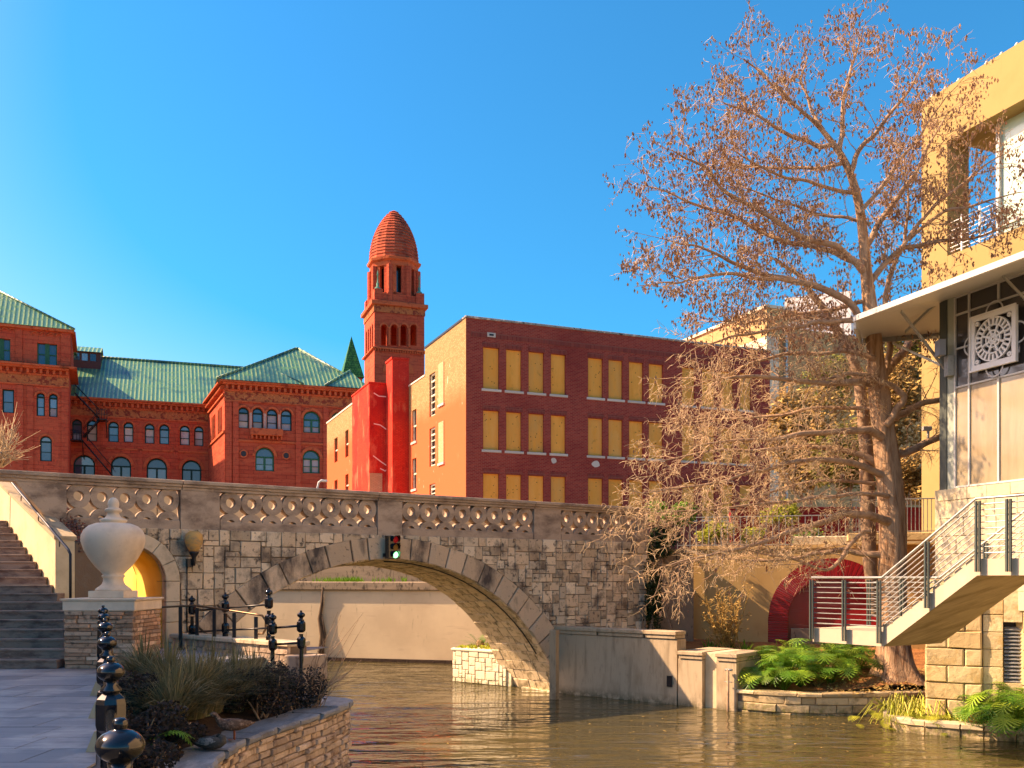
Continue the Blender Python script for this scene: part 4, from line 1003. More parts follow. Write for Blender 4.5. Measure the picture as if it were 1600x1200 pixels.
m.box(cu-H2, cu+H2, y0, y1, czf+H2-t_, czf+H2).box(cu-H2, cu+H2, y0, y1, czf-H2, czf-H2+t_).box(cu-H2, cu-H2+t_, y0, y1, czf-H2+t_, czf+H2-t_).box(cu+H2-t_, cu+H2, y0, y1, czf-H2+t_, czf+H2-t_); m.build('square_border', M_fret, fp)
m = MB(); m.box(cu-H2-.03, cu+H2+.03, y0-.03, y0-.002, czf+H2-.0, czf+H2+.03).box(cu-H2-.03, cu+H2+.03, y0-.03, y1, czf-H2-.04, czf-H2-.0).box(cu-H2-.03, cu-H2, y0-.03, y1, czf-H2, czf+H2).box(cu+H2, cu+H2+.03, y0-.03, y1, czf-H2, czf+H2); m.build('border_edge', M_fret, fp)
R = H2-t_
for r in (.99, .66, .40, .24, .10): rm = MB(); ring(rm, R*r-R*.055, R*r+R*.01, y0, y1, cu, czf); rm.build('concentric_ring', M_fret, fp)
for k in range(24):
    a = 2*pi*k/24; c, s_ = cos(a), sin(a); w = R*.045
    MB().prism([(cu+R*.62*c-w*s_, czf+R*.62*s_+w*c), (cu+R*.62*c+w*s_, czf+R*.62*s_-w*c), (cu+R*.97*c+w*s_*1.25, czf+R*.97*s_-w*c*1.25), (cu+R*.97*c-w*s_*1.25, czf+R*.97*s_+w*c*1.25)], y0+.004, y1-.004).build('spoke', M_fret, fp)
for k in range(8):
    a = 2*pi*(k+.5)/8; c, s_ = cos(a), sin(a); w = R*.05
    MB().prism([(cu+R*.08*c-w*s_, czf+R*.08*s_+w*c), (cu+R*.08*c+w*s_, czf+R*.08*s_-w*c), (cu+R*.64*c+w*s_, czf+R*.64*s_-w*c), (cu+R*.64*c-w*s_, czf+R*.64*s_+w*c)], y0+.006, y1-.006).build('inner_spoke', M_fret, fp)
for sx in (-1, 1):
    for sz in (-1, 1): rm = MB(); ring(rm, R*.03, R*.11, y0, y1, cu+sx*R*.87, czf+sz*R*.87, n=12); rm.build('corner_disc', M_fret, fp)
hr_ = MB()
for a in (0, pi/2, pi, 3*pi/2): ring(hr_, R*.42, R*.50, y0+.05, y1, cu+1.02*H2*cos(a), czf+1.02*H2*sin(a), a-pi/2, a+pi/2, 16)
hr_.build('outer_hoops', M_fret, fp)
# awning
AZ = 9.6; A_ = Vector((8.19, 22.2, AZ)); B_ = Vector((9.06, 24.1, AZ-.0)); C_ = Vector((11.5, 24.5, AZ+.25)); D_ = Vector((10.45, 22.0, AZ+.42)); E_ = Vector((8.19+6*.342, 22.2-6*.94, AZ)); F_ = Vector((12.6, 16.2, AZ+.42))
aw = thing('steel_awning', 'white steel awning with diagonal brackets over the glass wall', 'awning', WF, (9.5, 22, AZ))
up = Vector((0, 0, .05))
for poly, nm in (([A_, E_, F_, D_], 'roof_panel'), ([A_, D_, C_, B_], 'end_roof_panel')):
    MB().add(poly+[p+up for p in poly], [(3,2,1,0), (4,5,6,7)]+[(i, (i+1) % 4, (i+1) % 4+4, i+4) for i in range(4)]).build(nm, M_whiteal, aw)
def beam(a, b, w, h, name, mt, root, dz=0):
    d = (b-a); L = d.length; d.normalize(); s_ = d.cross(Vector((0, 0, 1))).normalized()*w/2; u_ = s_.cross(d).normalized()*h/2*-1 if False else Vector((0, 0, 1))*h/2
    vs = []
    for p in (a, b): vs += [p-s_-u_, p+s_-u_, p+s_+u_, p-s_+u_]
    return MB().add(vs, [(3,2,1,0), (4,5,6,7), (0,1,5,4), (1,2,6,5), (2,3,7,6), (3,0,4,7)]).build(name, mt, root)
beam(A_+Vector((0, 0, .0)), E_, .08, .13, 'fascia', M_whiteal, aw); beam(A_-Vector((-.03, -.05, .12)), B_-Vector((0, 0, .12)), .06, .2, 'end_fascia', M_whiteal, aw)
beam(B_+Vector((.03, 0, -.05)), C_-Vector((0, 0, .05)), .08, .12, 'rear_edge_beam', M_steel, aw)
wl = Vector(at(1478, 578, 22.0)); 
beam(Vector(at(1408, 487, 21.9)), wl, .07, .07, 'strut', M_steel, aw); beam(Vector(at(1395, 536, 23.6)), Vector(at(1474, 572, 22.3)), .06, .06, 'strut', M_steel, aw); beam(Vector(at(1415, 519, 23)), Vector(at(1472, 466, 22.2)), .06, .08, 'rafter', M_steel, aw)
beam(Vector(at(1566, 430, 19.9)), Vector(at(1625, 492, 19.6)), .08, .08, 'strut', M_steel, aw)
MB().box(*sorted((at(1478, 0, 21.8)[0], at(1488, 0, 21.8)[0])), 21.7, 21.9, at(0, 588, 21.8)[2], at(0, 556, 21.8)[2], b=.01).build('bracket_plate', M_steel, aw)
wlx = thing('wall_light', 'small grey box light on the dark column under the awning', 'light', WF, at(1470, 556, 21.8))
MB().box(at(1465, 0, 21.7)[0], at(1475, 0, 21.7)[0], 21.6, 21.85, at(0, 556, 21.7)[2], at(0, 531, 21.7)[2], b=.01).build('light_body', mat('grey_box', (.2,.23,.27), .5), wlx)
# base wall of big rusticated blocks below
BW_ = frpx(1445, 20.8, 118)
bs = thing('limestone_base_wall', 'rough yellow limestone block base wall with a louvred vent under the stair', 'wall', BW_, (0, 0, 0))
MB().box(.06, 1.55, .10, .9, -.2, 3.4).build('core', M_mortar, bs)
rg = random.Random(2); u1 = BW_.u(1535); zc = -.05; k = 0
while zc < 3.0:
    z1 = zc+.38; x = 0; first = .45 if k % 2 else .8
    while x < u1-.05:
        xb = min(u1, x+(first if x == 0 else rg.uniform(.5, .8))); 
        if u1-xb < .2: xb = u1
        MB().stone([(x+.006, zc+.006), (xb-.006, zc+.006), (xb-.006, z1-.006), (x+.006, z1-.006)], -.03, .12, .03, .018).build('rusticated_block', M_lime, bs); x = xb
    MB().stone([(u1+.01, zc+.006), (u1+.40, zc+.006), (u1+.40, z1-.006), (u1+.01, z1-.006)], .05, .3, .01, .004).build('pier_block', M_lime, bs)
    MB().stone([(u1+.77, zc+.006), (u1+1.6, zc+.006), (u1+1.6, z1-.006), (u1+.77, z1-.006)], -.03, .2, .03, .018).build('rusticated_block', M_lime, bs)
    zc = z1; k += 1
vz0, vz1 = BW_.hit(1567, 1066)[1], BW_.hit(1567, 979)[1]
for i in range(15):
    z = vz0+(vz1-vz0)*i/15; MB().add([(u1+.42, .10, z), (u1+.75, .10, z), (u1+.75, .18, z+.06), (u1+.42, .18, z+.06), (u1+.42, .10, z+.012), (u1+.75, .10, z+.012), (u1+.75, .18, z+.072), (u1+.42, .18, z+.072)], [(0,1,5,4), (4,5,6,7), (3,2,1,0)]).build('vent_louvre', M_steel, bs)
MB().box(u1+.41, u1+.76, .2, .3, -.1, 3.3).build('vent_back', M_dkpane, bs)
MB().box(u1+.41, u1+.76, .02, .19, -.1, vz0-.02).box(u1+.41, u1+.76, .02, .19, vz1+.1, 3.3).build('vent_surround', M_lime, bs)
# ================================================================ OCHRE BUILDING
YB = frpx(1440, 30, 158.6)
yb = thing('ochre_building', 'ochre yellow stucco building with an open corner balcony, upper right', 'building', YB, (0, 0, 4.3))
Uy = lambda px, d=0: YB.u(px, d); Zy = lambda px, py: YB.hit(px, py)[1]
ztop = Zy(1440, 160); zbeam = Zy(1480, 232+ 0); zbeam = Zy(1590, 160); zslab1 = Zy(1500, 392); zslab0 = Zy(1500, 470)
ue_ = 9.0
MB().box(0, Uy(1480), 0, .9, 4.3, ztop, b=.02).build('corner_pier', M_yellow, yb)
MB().box(Uy(1480)+.002, ue_, 0.004, .9, zbeam, ztop-.003).build('top_beam', M_yellow, yb)
MB().box(Uy(1480)+.002, ue_, 0.004, 1.6, zslab0-6.2, zslab1).build('lower_wall', M_yellow, yb)
MB().box(0.01, ue_, .905, 7, ztop-1.1, ztop-.01).build('roof_slab', M_yellow, yb)
MB().box(0.01, .9, 5.5, 6.4, 4.3, ztop-1.1).build('rear_pier', M_yellow, yb)
MB().box(Uy(1560, .6), ue_, .62, .68, zslab1, zbeam+1).build('glazing', M_palegl, yb)
MB().box(Uy(1556, .5), Uy(1556, .5)+.12, .5, .8, zslab1, zbeam+.9).build('glazing_mullion', M_whiteal, yb); MB().box(Uy(1560, .6)+.1, ue_, .56, .72, Zy(1590, 330), Zy(1590, 330)+.12).build('glazing_transom', M_whiteal, yb)
MB().box(.01, ue_, .905, 6.9, zslab1-.5, zslab1-.01).build('balcony_floor', M_yellow, yb)
nb2 = thing('bounce_block', 'tall cream building continuing the right river bank outside the picture', 'building', YB, (9.5, 0, 0))
MB().box(9.3, 46, .2, 9, -.2, 25).build('main_block', mat('bounce_cream', (.74, .60, .40), .9), nb2)  # added unseen block; its sunlit face throws warm light on the bridge
for k in range(12): MB().box(10+k*2.9, 11.2+k*2.9, .16, .198, 8, 10.4).build('window_pane', M_glassb, nb2)
M_blr = mat('balcony_rail_white', (.7, .72, .74), .4)
for k in range(8): MB().tube([(Uy(1482), .08, zslab1+.12+k*.13), (Uy(1558), .08, zslab1+.12+k*.13)], .014, 6).build('balcony_bar', M_blr, yb)
for px in (1500, 1528, 1556): MB().box(Uy(px)-.02, Uy(px)+.02, .05, .11, zslab1, zslab1+1.15).build('balcony_post', M_blr, yb)
k = 0; u = .25
while u < 4.2:
    lm = thing('parapet_lamp', ('first', 'second', 'third', 'fourth', 'fifth', 'sixth', 'seventh', 'eighth')[min(k, 7)]+' white lamp from the left corner on the ochre roof edge', 'lamp', YB, (u, .2, ztop), group='white lamps along the ochre roof edge')
    MB().lathe([(.018, ztop), (.014, ztop+.07), (.03, ztop+.08), (.045, ztop+.14), (.03, ztop+.17), (0, ztop+.175)], (u, .2, 0), 8).build('lamp_body', M_whiteal, lm)
    MB().box(u-.07, u-.02, .18, .22, ztop+.10, ztop+.14).build('lamp_hood', M_whiteal, lm); u += .52; k += 1
cc = thing('security_camera', 'small white security camera on a bracket on the ochre pier', 'camera', WF, at(1448, 690, 24.5))
X, Y, Z_ = at(1449, 672, 24.5); MB().tube([(X+.02, Y, Z_-.28), (X+.02, Y, Z_-.02)], .035, 8).build('bracket', M_whiteal, cc); MB().box(X-.12, X+.10, Y-.06, Y+.06, Z_-.02, Z_+.10, b=.015).build('camera_body', M_whiteal, cc)
# ================================================================ facades with real openings
def facade(root, fr, u0, u1, z0, z1, d, ops, mt, depth=.4, name='wall', back=True):
    """wall sheet at depth d with recessed openings (ua,ub,za,zb,arched)"""
    m = MB(); us = sorted({u0, u1, *[o[0] for o in ops], *[o[1] for o in ops]}); zs = sorted({z0, z1, *[min(max(o[2], z0), z1) for o in ops], *[min(max(o[3], z0), z1) for o in ops]})
    for a, b in zip(us, us[1:]):
        if b-a < 1e-5: continue
        for c, e in zip(zs, zs[1:]):
            cu_, cz_ = (a+b)/2, (c+e)/2
            if any(o[0] < cu_ < o[1] and o[2] < cz_ < o[3] for o in ops): continue
            m.add([(a, d, c), (b, d, c), (b, d, e), (a, d, e)], [(0, 1, 2, 3)], t=.5)
    for o in ops:
        a, b, c, e = o[:4]; ar = len(o) > 4 and o[4]
        if ar:
            r = (b-a)/2; cx = (a+b)/2; zsng = e-r; n = 10
            arc = [(cx+r*cos(pi*k/n), zsng+r*sin(pi*k/n)) for k in range(n+1)]
            h = n//2
            m.add([(b, d, e)]+[(x, d, z) for x, z in arc[:h+1]], [tuple(range(h+2))], t=.5)
            m.add([(a, d, e)]+[(x, d, z) for x, z in arc[h:]], [tuple(range(h+2))], t=.5)
            loop = [(a, c), (b, c)]+arc[0:]
        else: loop = [(a, c), (b, c), (b, e), (a, e)]
        n = len(loop); vs = [(x, d, z) for x, z in loop]+[(x, d+depth, z) for x, z in loop]
        m.add(vs, [(i, i+n, (i+1) % n+n, (i+1) % n) for i in range(n)], t=.5)
    return m.build(name, mt, root)
def window(root, a, b, c, e, d, arched=False, double=False, gf=None, blind=.5, fw=.09, rg=rnd):
    gf = gf or M_gframe; m = MB(); y0, y1 = d, d+.08
    r = (b-a)/2; cx = (a+b)/2; zs = e-r if arched else e
    m.box(a, a+fw, y0, y1, c, zs).box(b-fw, b, y0, y1, c, zs).box(a+fw, b-fw, y0, y1, c, c+fw)
    if arched:
        ring(m, r-fw, r, y0, y1, cx, zs, 0, pi, 12); m.box(a+fw, b-fw, y0, y1, zs-.12, zs+.04)
    else: m.box(a+fw, b-fw, y0, y1, e-fw, e)
    zm = c+(zs-c)*.47
    m.box(a+fw, b-fw, y0+.01, y1, zm-.03, zm+.03)
    if double: m.box(cx-.1, cx+.1, y0-.02, y1, c, zs)
    w = m.build('window', gf, root); yb_ = y1+.01; p = .01
    bl = rg.random() < blind
    MB().add([(a+p, yb_, c+p), (b-p, yb_, c+p), (b-p, yb_, zm), (a+p, yb_, zm)], [(0, 1, 2, 3)]).build('lower_pane', M_blind if bl else M_glassb, w)
    MB().add([(a+p, yb_, zm), (b-p, yb_, zm), (b-p, yb_, zs), (a+p, yb_, zs)], [(0, 1, 2, 3)]).build('middle_pane', M_blind if bl and rg.random() < .6 else M_glassb, w)
    if arched: MB().add([(cx+(r-p)*cos(pi*k/12), yb_, zs+(r-p)*sin(pi*k/12)) for k in range(13)], [tuple(range(13))]).build('arch_pane', M_glassb, w)
    return w
def W_(fr, x0, y0, x1, y1, d=0):
    """pixel box on the facade -> (u0,u1,z0,z1)"""
    a, zt = fr.hit(x0, y0, d); b, _ = fr.hit(x1, y1, d); _, zb = fr.hit((x0+x1)/2, y1, d); _, zt = fr.hit((x0+x1)/2, y0, d)
    return a, b, zb, zt
# ================================================================ RED COURTHOUSE
CP = frpx(351, 95, 70); CC = frpx(325, 107, 70); CL = frpx(108, 96, 66)
ch = thing('courthouse', 'red sandstone courthouse with green tiled hip roofs and rows of arched windows', 'courthouse', CP, (0, 0, 4.3))
# everything of the courthouse shares CP's axes; other fronts are given as depth offsets along CP
def rel(fr): 
    v = Vector((fr.X-CP.X, fr.Y-CP.Y)); return v.dot(Vector(CP.U)), v.dot(Vector(CP.N))
# --- pavilion
uR_ = CP.u(600)
zE = CP.hit(351, 596)[1]
wins = []
def cpw(x0, y0, x1, y1, ar=True): wins.append((*W_(CP, x0, y0, x1, y1), ar)); return wins[-1]
small = [cpw(372, 636, 389, 669), cpw(394.5, 637, 411, 671), cpw(417, 639, 433.5, 672), cpw(439, 640, 456, 673)]
dbl = [cpw(474, 642, 500.5, 676.5), cpw(399, 699, 428.5, 736), cpw(473, 703, 500, 739.5), cpw(518, 644, 540, 676)]
facade(ch, CP, 0, uR_, 4.3, zE-.1, 0, wins, M_red, .45)
rg = random.Random(31)
for w in small: window(ch, *w[:4], .35, True, False, M_gframe, .7, .12, rg)
for w in dbl: window(ch, *w[:4], .35, True, True, M_gframe2, .4, .14, rg)
# left flank of the pavilion, back to the recessed front
q1 = rel(CC); 
def quadwall(a, b, z0, z1, name, mt, root, t=.25):
    d = Vector((b[0]-a[0], b[1]-a[1])).normalized(); nn = Vector((-d.y, d.x))*t
    P = [Vector((*a, z0)), Vector((*b, z0)), Vector((b[0]+nn.x, b[1]+nn.y, z0)), Vector((a[0]+nn.x, a[1]+nn.y, z0))]; P += [Vector((p.x, p.y, z1)) for p in P]
    return MB().add(P, [(3,2,1,0), (4,5,6,7), (0,1,5,4), (1,2,6,5), (2,3,7,6), (3,0,4,7)]).build(name, mt, root)
A0 = Vector((0, 0)); A1 = Vector(q1); A1b = A1+(A1-A0).normalized()*3
quadwall((0, .004), tuple(A1b), 4.3, zE-.1, 'flank_wall', M_red, ch, -.3)
fd = (A1-A0).normalized()
def oriented(a, b, nx, z0, z1, prd, name, mt):
    """thin raised panel on the flank between distances a..b"""
    p = A0+fd*a; q = A0+fd*b; n_ = Vector((-fd.y, fd.x)); n_ = n_ if n_.x < 0 else -n_
    P = [p, q, q+n_*prd, p+n_*prd]; V = [Vector((*v, z0)) for v in P]+[Vector((*v, z1)) for v in P]
    return MB().add(V, [(3,2,1,0), (4,5,6,7), (0,1,5,4), (1,2,6,5), (2,3,7,6), (3,0,4,7)]).build(name, mt, ch)
zw0, zw1 = CP.hit(372, 669)[1], CP.hit(372, 636)[1]
for a, b in ((2.2, 3.0), (3.4, 4.2), (7.2, 8.0), (8.4, 9.2)): oriented(a, b, 1, zw0, zw1, .03, 'flank_window', M_glassb); oriented(a-.12, a-.01, 1, zw0-.1, zw1+.3, .12, 'window_trim', M_redtrim); oriented(b+.01, b+.12, 1, zw0-.1, zw1+.3, .12, 'window_trim', M_redtrim)
for z0, z1, pr_ in ((zE-1.35, zE-1.2, .2), (zE-.55, zE-.4, .35), (zE-.25, zE-.1, .7), (zw0-.5, zw0-.3, .15)): oriented(-.0, 12.4, 1, z0, z1, pr_, 'flank_cornice', M_redtrim)
for k in range(22): oriented(.2+k*.56, .45+k*.56, 1, zE-.78, zE-.56, .45, 'flank_corbel', M_redtrim)
# trims across a front
def trims(root, u0, u1, zE, d, step=.58, over=.75, fr=None, nm=''):
    m = MB(); m.box(u0-.5, u1, d-over, d+.5, zE-.12, zE+.06).box(u0-.2, u1, d-over*.75, d+.4, zE-.32, zE-.125); m.build('cornice', M_redtrim, root)
    n = 0; u = u0+.1
    pc = None
    while u < u1-.3:
        if pc is None: pc = MB().prism([(0, 0), (.24, 0), (.24, .42), (0, .42)], 0, .42).build('corbel', M_redtrim, root, at_=(u, d-.425, zE-.76))
        else: inst(pc, root, (u, d-.425, zE-.76))
        u += step; n += 1
    MB().box(u0-.05, u1, d-.14, d-.003, zE-.96, zE-.765).build('moulding', M_redtrim, root)
    MB().box(u0-.03, u1, d-.05, d-.004, zE-1.85, zE-.965).build('frieze', M_frieze, root)
    MB().box(u0-.05, u1, d-.12, d-.003, zE-2.0, zE-1.855).build('moulding', M_redtrim, root)
trims(ch, 0, uR_, zE, 0)
def arch_trim(w, d, k=.16, pr=.09, mt=M_redtrim, root=ch):
    a, b, c, e = w[:4]; r = (b-a)/2; cx = (a+b)/2; m = MB(); ring(m, r+.02, r+.02+k, d-pr, d-.002, cx, e-r, 0, pi, 12); m.build('arch_moulding', mt, root)
for w in wins: arch_trim(w, 0, .28 if (w[1]-w[0]) > 1.4 else .2)
for a, b in zip(small, small[1:]):
    MB().box(a[1]+.05, b[0]-.05, -.06, -.003, a[2], a[3]-.5).build('pier_shaft', mat('pale_pink_stone', (.5,.30,.24), .85) if 'pale_pink_stone' not in MATS else MATS['pale_pink_stone'], ch)
bands = [CP.hit(351, y)[1] for y in (678, 690, 742)]
MB().box(0, uR_, -.12, -.003, CP.hit(450, 692)[1]-.1, CP.hit(450, 692)[1]+.12).build('string_course', M_redtrim, ch)
for px in (353, 364, 462, 505):
    u_ = CP.u(px); MB().box(u_, u_+.55, -.16, -.004, 4.3, zE-2.02).build('pilaster', M_red, ch)
w = W_(CP, 391, 671, 441, 690)
bl_ = MB(); bl_.box(w[0], w[1], -.8, -.13, w[2]+.55, w[3], b=.04); bl_.build('balconet', M_redtrim, ch)
pc = MB().prism([(0, 0), (.12, 0), (.12, .5), (0, .5)], -.3, .3)
for k in range(8): u_ = w[0]+.1+k*(w[1]-w[0]-.3)/7; MB().box(u_, u_+.14, -.62, -.13, w[2]+.2, w[2]+.54).build('balcony_corbel', M_redtrim, ch)
for px, py in ((380.5, 709), (447, 712)):
    u_, z_ = CP.hit(px, py); md = MB()
    ring(md, .30, .42, -.12, -.003, u_, z_, n=16); md.build('medallion_ring', M_redtrim, ch); MB().lathe([(.01, 0), (.3, .02)], (0, 0, 0), 12).build('x', M_frieze) if False else None
    MB().prism([(u_+.30*cos(2*pi*k/8)*(1.15 if k % 2 else .8), z_+.5*sin(2*pi*k/8)*(1.15 if k % 2 else .8)) for k in range(8)], -.1, -.004).build('medallion', M_blackm, ch)
# --- roof of the pavilion (hip)
apx = CP.hit(462, 545, 5.5); ax_, az_ = apx
Er = zE+.07; uL0 = -.75; 
def hip(root, u0, u1, d0, d1, z0, ap, name, mt):
    """hip roof: four eave corners up to ridge points ap=[(u,d,z),(u,d,z)]"""
    C = [(u0, d0, z0), (u1, d0, z0), (u1, d1, z0), (u0, d1, z0)]; a, b = ap
    m = MB(); m.add([C[0], C[1], b, a], [(0, 1, 2, 3)]).add([C[1], C[2], b], [(0, 1, 2)]).add([C[2], C[3], a, b], [(0, 1, 2, 3)]).add([C[3], C[0], a], [(0, 1, 2)])
    o = m.build(name, mt, root)
    for p, q in ((C[0], a), (C[1], b), (C[2], b), (C[3], a), (a, b)):
        if (Vector(p)-Vector(q)).length > .2: MB().tube([Vector(p)+Vector((0, 0, .05)), Vector(q)+Vector((0, 0, .05))], .14, 6).build('ridge_tile', mt, o)
    return o
u1p = CP.u(578); dap = 7.0; apx = CP.hit(462, 545, dap)
hip(ch, -.75, u1p, -.75, 15, Er, [(apx[0], dap, apx[1]), (apx[0]+.3, dap, apx[1])], 'pavilion_roof', M_tile)
a2 = CP.hit(547, 580, 2.2); hip(ch, CP.u(508, -.9), CP.u(579, -.9), -.95, 6, Er+.02, [(a2[0], 2.2, a2[1]), (a2[0], 4, a2[1])], 'side_gable_roof', M_tile)
a3 = CP.hit(408, 567, 2.6); hip(ch, -.80, CP.u(474, -.9), -.86, 6, Er+.01, [(a3[0]-.2, 2.6, a3[1]), (a3[0], 3.6, a3[1])], 'corner_hip_roof', M_tile)
# --- recessed centre
cu0, cd0 = rel(CC)
zC = CC.hit(325, 634)[1]; off = lambda px, d=0: CC.u(px, d)+cu0
cwin = []
for x0, y0, x1, y1 in ((112.5,655,128,689),(135.5,656,152,689.5),(169,658.5,185.5,690.5),(193,659.5,208.5,691),(226,662,241.5,693),(249,663,264.5,694),(281,665,296.5,695.5),(303.5,666,318,697)):
    a, b, c, e = W_(CC, x0, y0, x1, y1); cwin.append((a+cu0, b+cu0, c, e, True))
lw_ = []
for x0, y0, x1, y1 in ((114.5,711,148.5,752),(173,713,205,755),(229,716,261,757),(284,719,314.5,760)):
    a, b, c, e = W_(CC, x0, y0, x1, y1); lw_.append((a+cu0, b+cu0, c-1, e, True))
facade(ch, CC, off(60), off(332), 4.3, zC-.1, cd0, cwin+lw_, M_red, .45, 'recessed_wall')
for w in cwin: window(ch, *w[:4], cd0+.35, True, False, M_gframe, .6, .12, rg); arch_trim(w, cd0, .18)
for w in lw_: window(ch, *w[:4], cd0+.35, True, True, M_gframe, .3, .15, rg); arch_trim(w, cd0, .32, .12)
trims(ch, off(60), off(326), zC, cd0)
MB().box(off(60), off(330), cd0-.1, cd0-.003, CC.hit(200, 702)[1]-.1, CC.hit(200, 702)[1]+.1).build('string_course', M_redtrim, ch)
for px in (158, 215, 271): MB().box(off(px), off(px)+.5, cd0-.1, cd0-.004, 4.3, zC-2.9).build('pilaster', M_red, ch)
rz_ = CC.hit(300, 575, 7)[1]
m = MB(); ua_, ub_ = off(60), off(395)
zr1 = CC.hit(158, 559, 9)[1]
m.add([(ua_, cd0-.75, zC+.07), (ub_, cd0-.75, zC+.07), (ub_, cd0+9, zr1), (ua_, cd0+9, zr1)], [(0, 1, 2, 3)]).add([(ua_, cd0+9, zr1), (ub_, cd0+9, zr1), (ub_, cd0+18, zC), (ua_, cd0+18, zC)], [(0, 1, 2, 3)]); cr_ = m.build('centre_roof', M_tile, ch)
MB().tube([(ua_, cd0+9, zr1+.08), (ub_, cd0+9, zr1+.08)], .16, 6).build('ridge_tile', M_tile, cr_)
dz0, dz1, dz2 = CC.hit(130, 566, 6)[1], CC.hit(130, 549, 6)[1], CC.hit(130, 537, 6.5)[1]
MB().box(off(100, 6), off(157, 6), cd0+6, cd0+10, dz0-1, dz1).build('dormer_wall', mat('dormer_brown', (.12,.05,.045), .7), ch)
dm = MB(); dm.add([(off(98, 6), cd0+5.6, dz1-.05), (off(158.5, 6), cd0+5.6, dz1-.05), (off(158.5, 6), cd0+8, dz2), (off(98, 6), cd0+8, dz2)], [(0, 1, 2, 3)]).add([(off(98, 6), cd0+8, dz2), (off(158.5, 6), cd0+8, dz2), (off(158.5, 6), cd0+10.4, dz1), (off(98, 6), cd0+10.4, dz1)], [(0, 1, 2, 3)]); dm.build('dormer_roof', M_tile, ch)
for px in (115, 128, 141): MB().box(off(px, 6), off(px+9, 6), cd0+5.95, cd0+6.02, dz0+.2, dz1-.25).build('dormer_pane', M_glassb, ch)
# --- left tower of the courthouse
lu, ld = rel(CL)
tw = thing('courthouse_corner_tower', 'tall red corner block of the courthouse with green pyramid roof at left edge', 'tower', CL, (-5, 0, 4.3))
zc1 = CL.hit(108, 580)[1]; zt1 = CL.hit(110, 516)[1]
ops = [(*W_(CL, *q), ar) for q, ar in (((57,613.5,70,650), True), ((76.5,615,90,651.5), True), ((62.5,681,81,720.5), True), ((3.5,608,22,645), False), ((-8,690,12,716), True))]
facade(tw, CL, -16, 0, 4.3, zc1, 0, ops, M_red, .45)
for o in ops: window(tw, *o[:4], .35, o[4], False, M_gframe, .35, .12, rg); 
for o in ops:
    if o[4]: arch_trim(o, 0, .2, root=tw)
trims(tw, -16, .0, zc1+.25, 0, .6, .9)
quadwall((0, .002), (0, 12), 4.3, zc1, 'side_wall', M_red, tw, .3)
MB().box(-.9, .75, -.9, 8, zc1+.13, zc1+.32).build('cornice_return', M_redtrim, tw)
ops2 = [(*W_(CL, 58, 536, 89, 570), False), (*W_(CL, -12, 528, 16, 562), False)]
facade(tw, CL, -16, .2, zc1+.33, zt1-.1, .15, ops2, M_red, .5, 'upper_wall'); quadwall((.2, .15), (.2, 10), zc1+.33, zt1-.1, 'upper_side_wall', M_red, tw, .3)
for o in ops2:
    a, b, c, e = o[:4]; m = MB(); m.box(a, b, .45, .5, c, c+.1).box(a, a+.1, .45, .5, c, e).box(b-.1, b, .45, .5, c, e).box((a+b)/2-.2, (a+b)/2+.2, .40, .5, c, e).box(a, b, .46, .52, (c+e)/2-.05, (c+e)/2+.05); wf = m.build('window', M_gframe2, tw)
    MB().add([(a, .56, c), (b, .56, c), (b, .56, e), (a, .56, e)], [(0, 1, 2, 3)], t=.1).build('pane', M_glassb, wf)
    for k in range(4): x = a-.2+(b-a+.4)*k/3; rm = MB(); ring(rm, .24, .33, .0, .15, x, e+.8, 0, pi, 8); rm.build('blind_arch', M_redtrim, tw)
MB().box(-16, .45, -.25, .4, zt1-.28, zt1, b=.03).build('eave_cornice', M_redtrim, tw); MB().box(.15, .6, .42, 9, zt1-.28, zt1-.01).build('eave_return', M_redtrim, tw)
for a, b in ((-4.9, -4.3), (-.75, .14)): MB().box(a, b, .02, .14, zc1+.34, zt1-.3).build('upper_pilaster', M_red, tw)
for px in (26, 42, 96): MB().box(CL.u(px), CL.u(px)+.6, -.14, -.003, 4.3, zc1-1.8).build('pilaster', M_red, tw)
az2 = CL.hit(0, 461, 0); 
hip(tw, -17, .5, -.35, 12, zt1+.02, [(-9.0, 6, zt1+5.6), (-8.6, 6, zt1+5.6)], 'tower_roof', M_tile)
# --- fire escape
fe = thing('fire_escape', 'dark iron zigzag fire escape stair on the recessed courthouse front', 'fire escape', CC, (CC.u(150), -1, 10))
def fp_(px, py, d=-1.0): u, z = CC.hit(px, py, d); return (u, d, z)
def flight(p, q, w=.9):
    p = Vector(p); q = Vector(q); 
    for dd_ in (0, w):
        o = Vector((0, -dd_, 0)); MB().tube([p+o, q+o], .07, 5).build('stringer', M_blackm, fe); MB().tube([p+o+Vector((0, 0, .95)), q+o+Vector((0, 0, .95))], .035, 5).build('rail', M_blackm, fe)
    n = int((q-p).length/.45); t = MB()
    for k in range(1, n): c = p+(q-p)*k/n; t.box(c.x-.12, c.x+.12, c.y-w, c.y, c.z-.02, c.z+.02)
    t.build('treads', M_blackm, fe, kind='stuff')
flight(fp_(118, 616), fp_(156, 655)); flight(fp_(156, 657), fp_(131, 684)); flight(fp_(130, 690), fp_(178, 746))
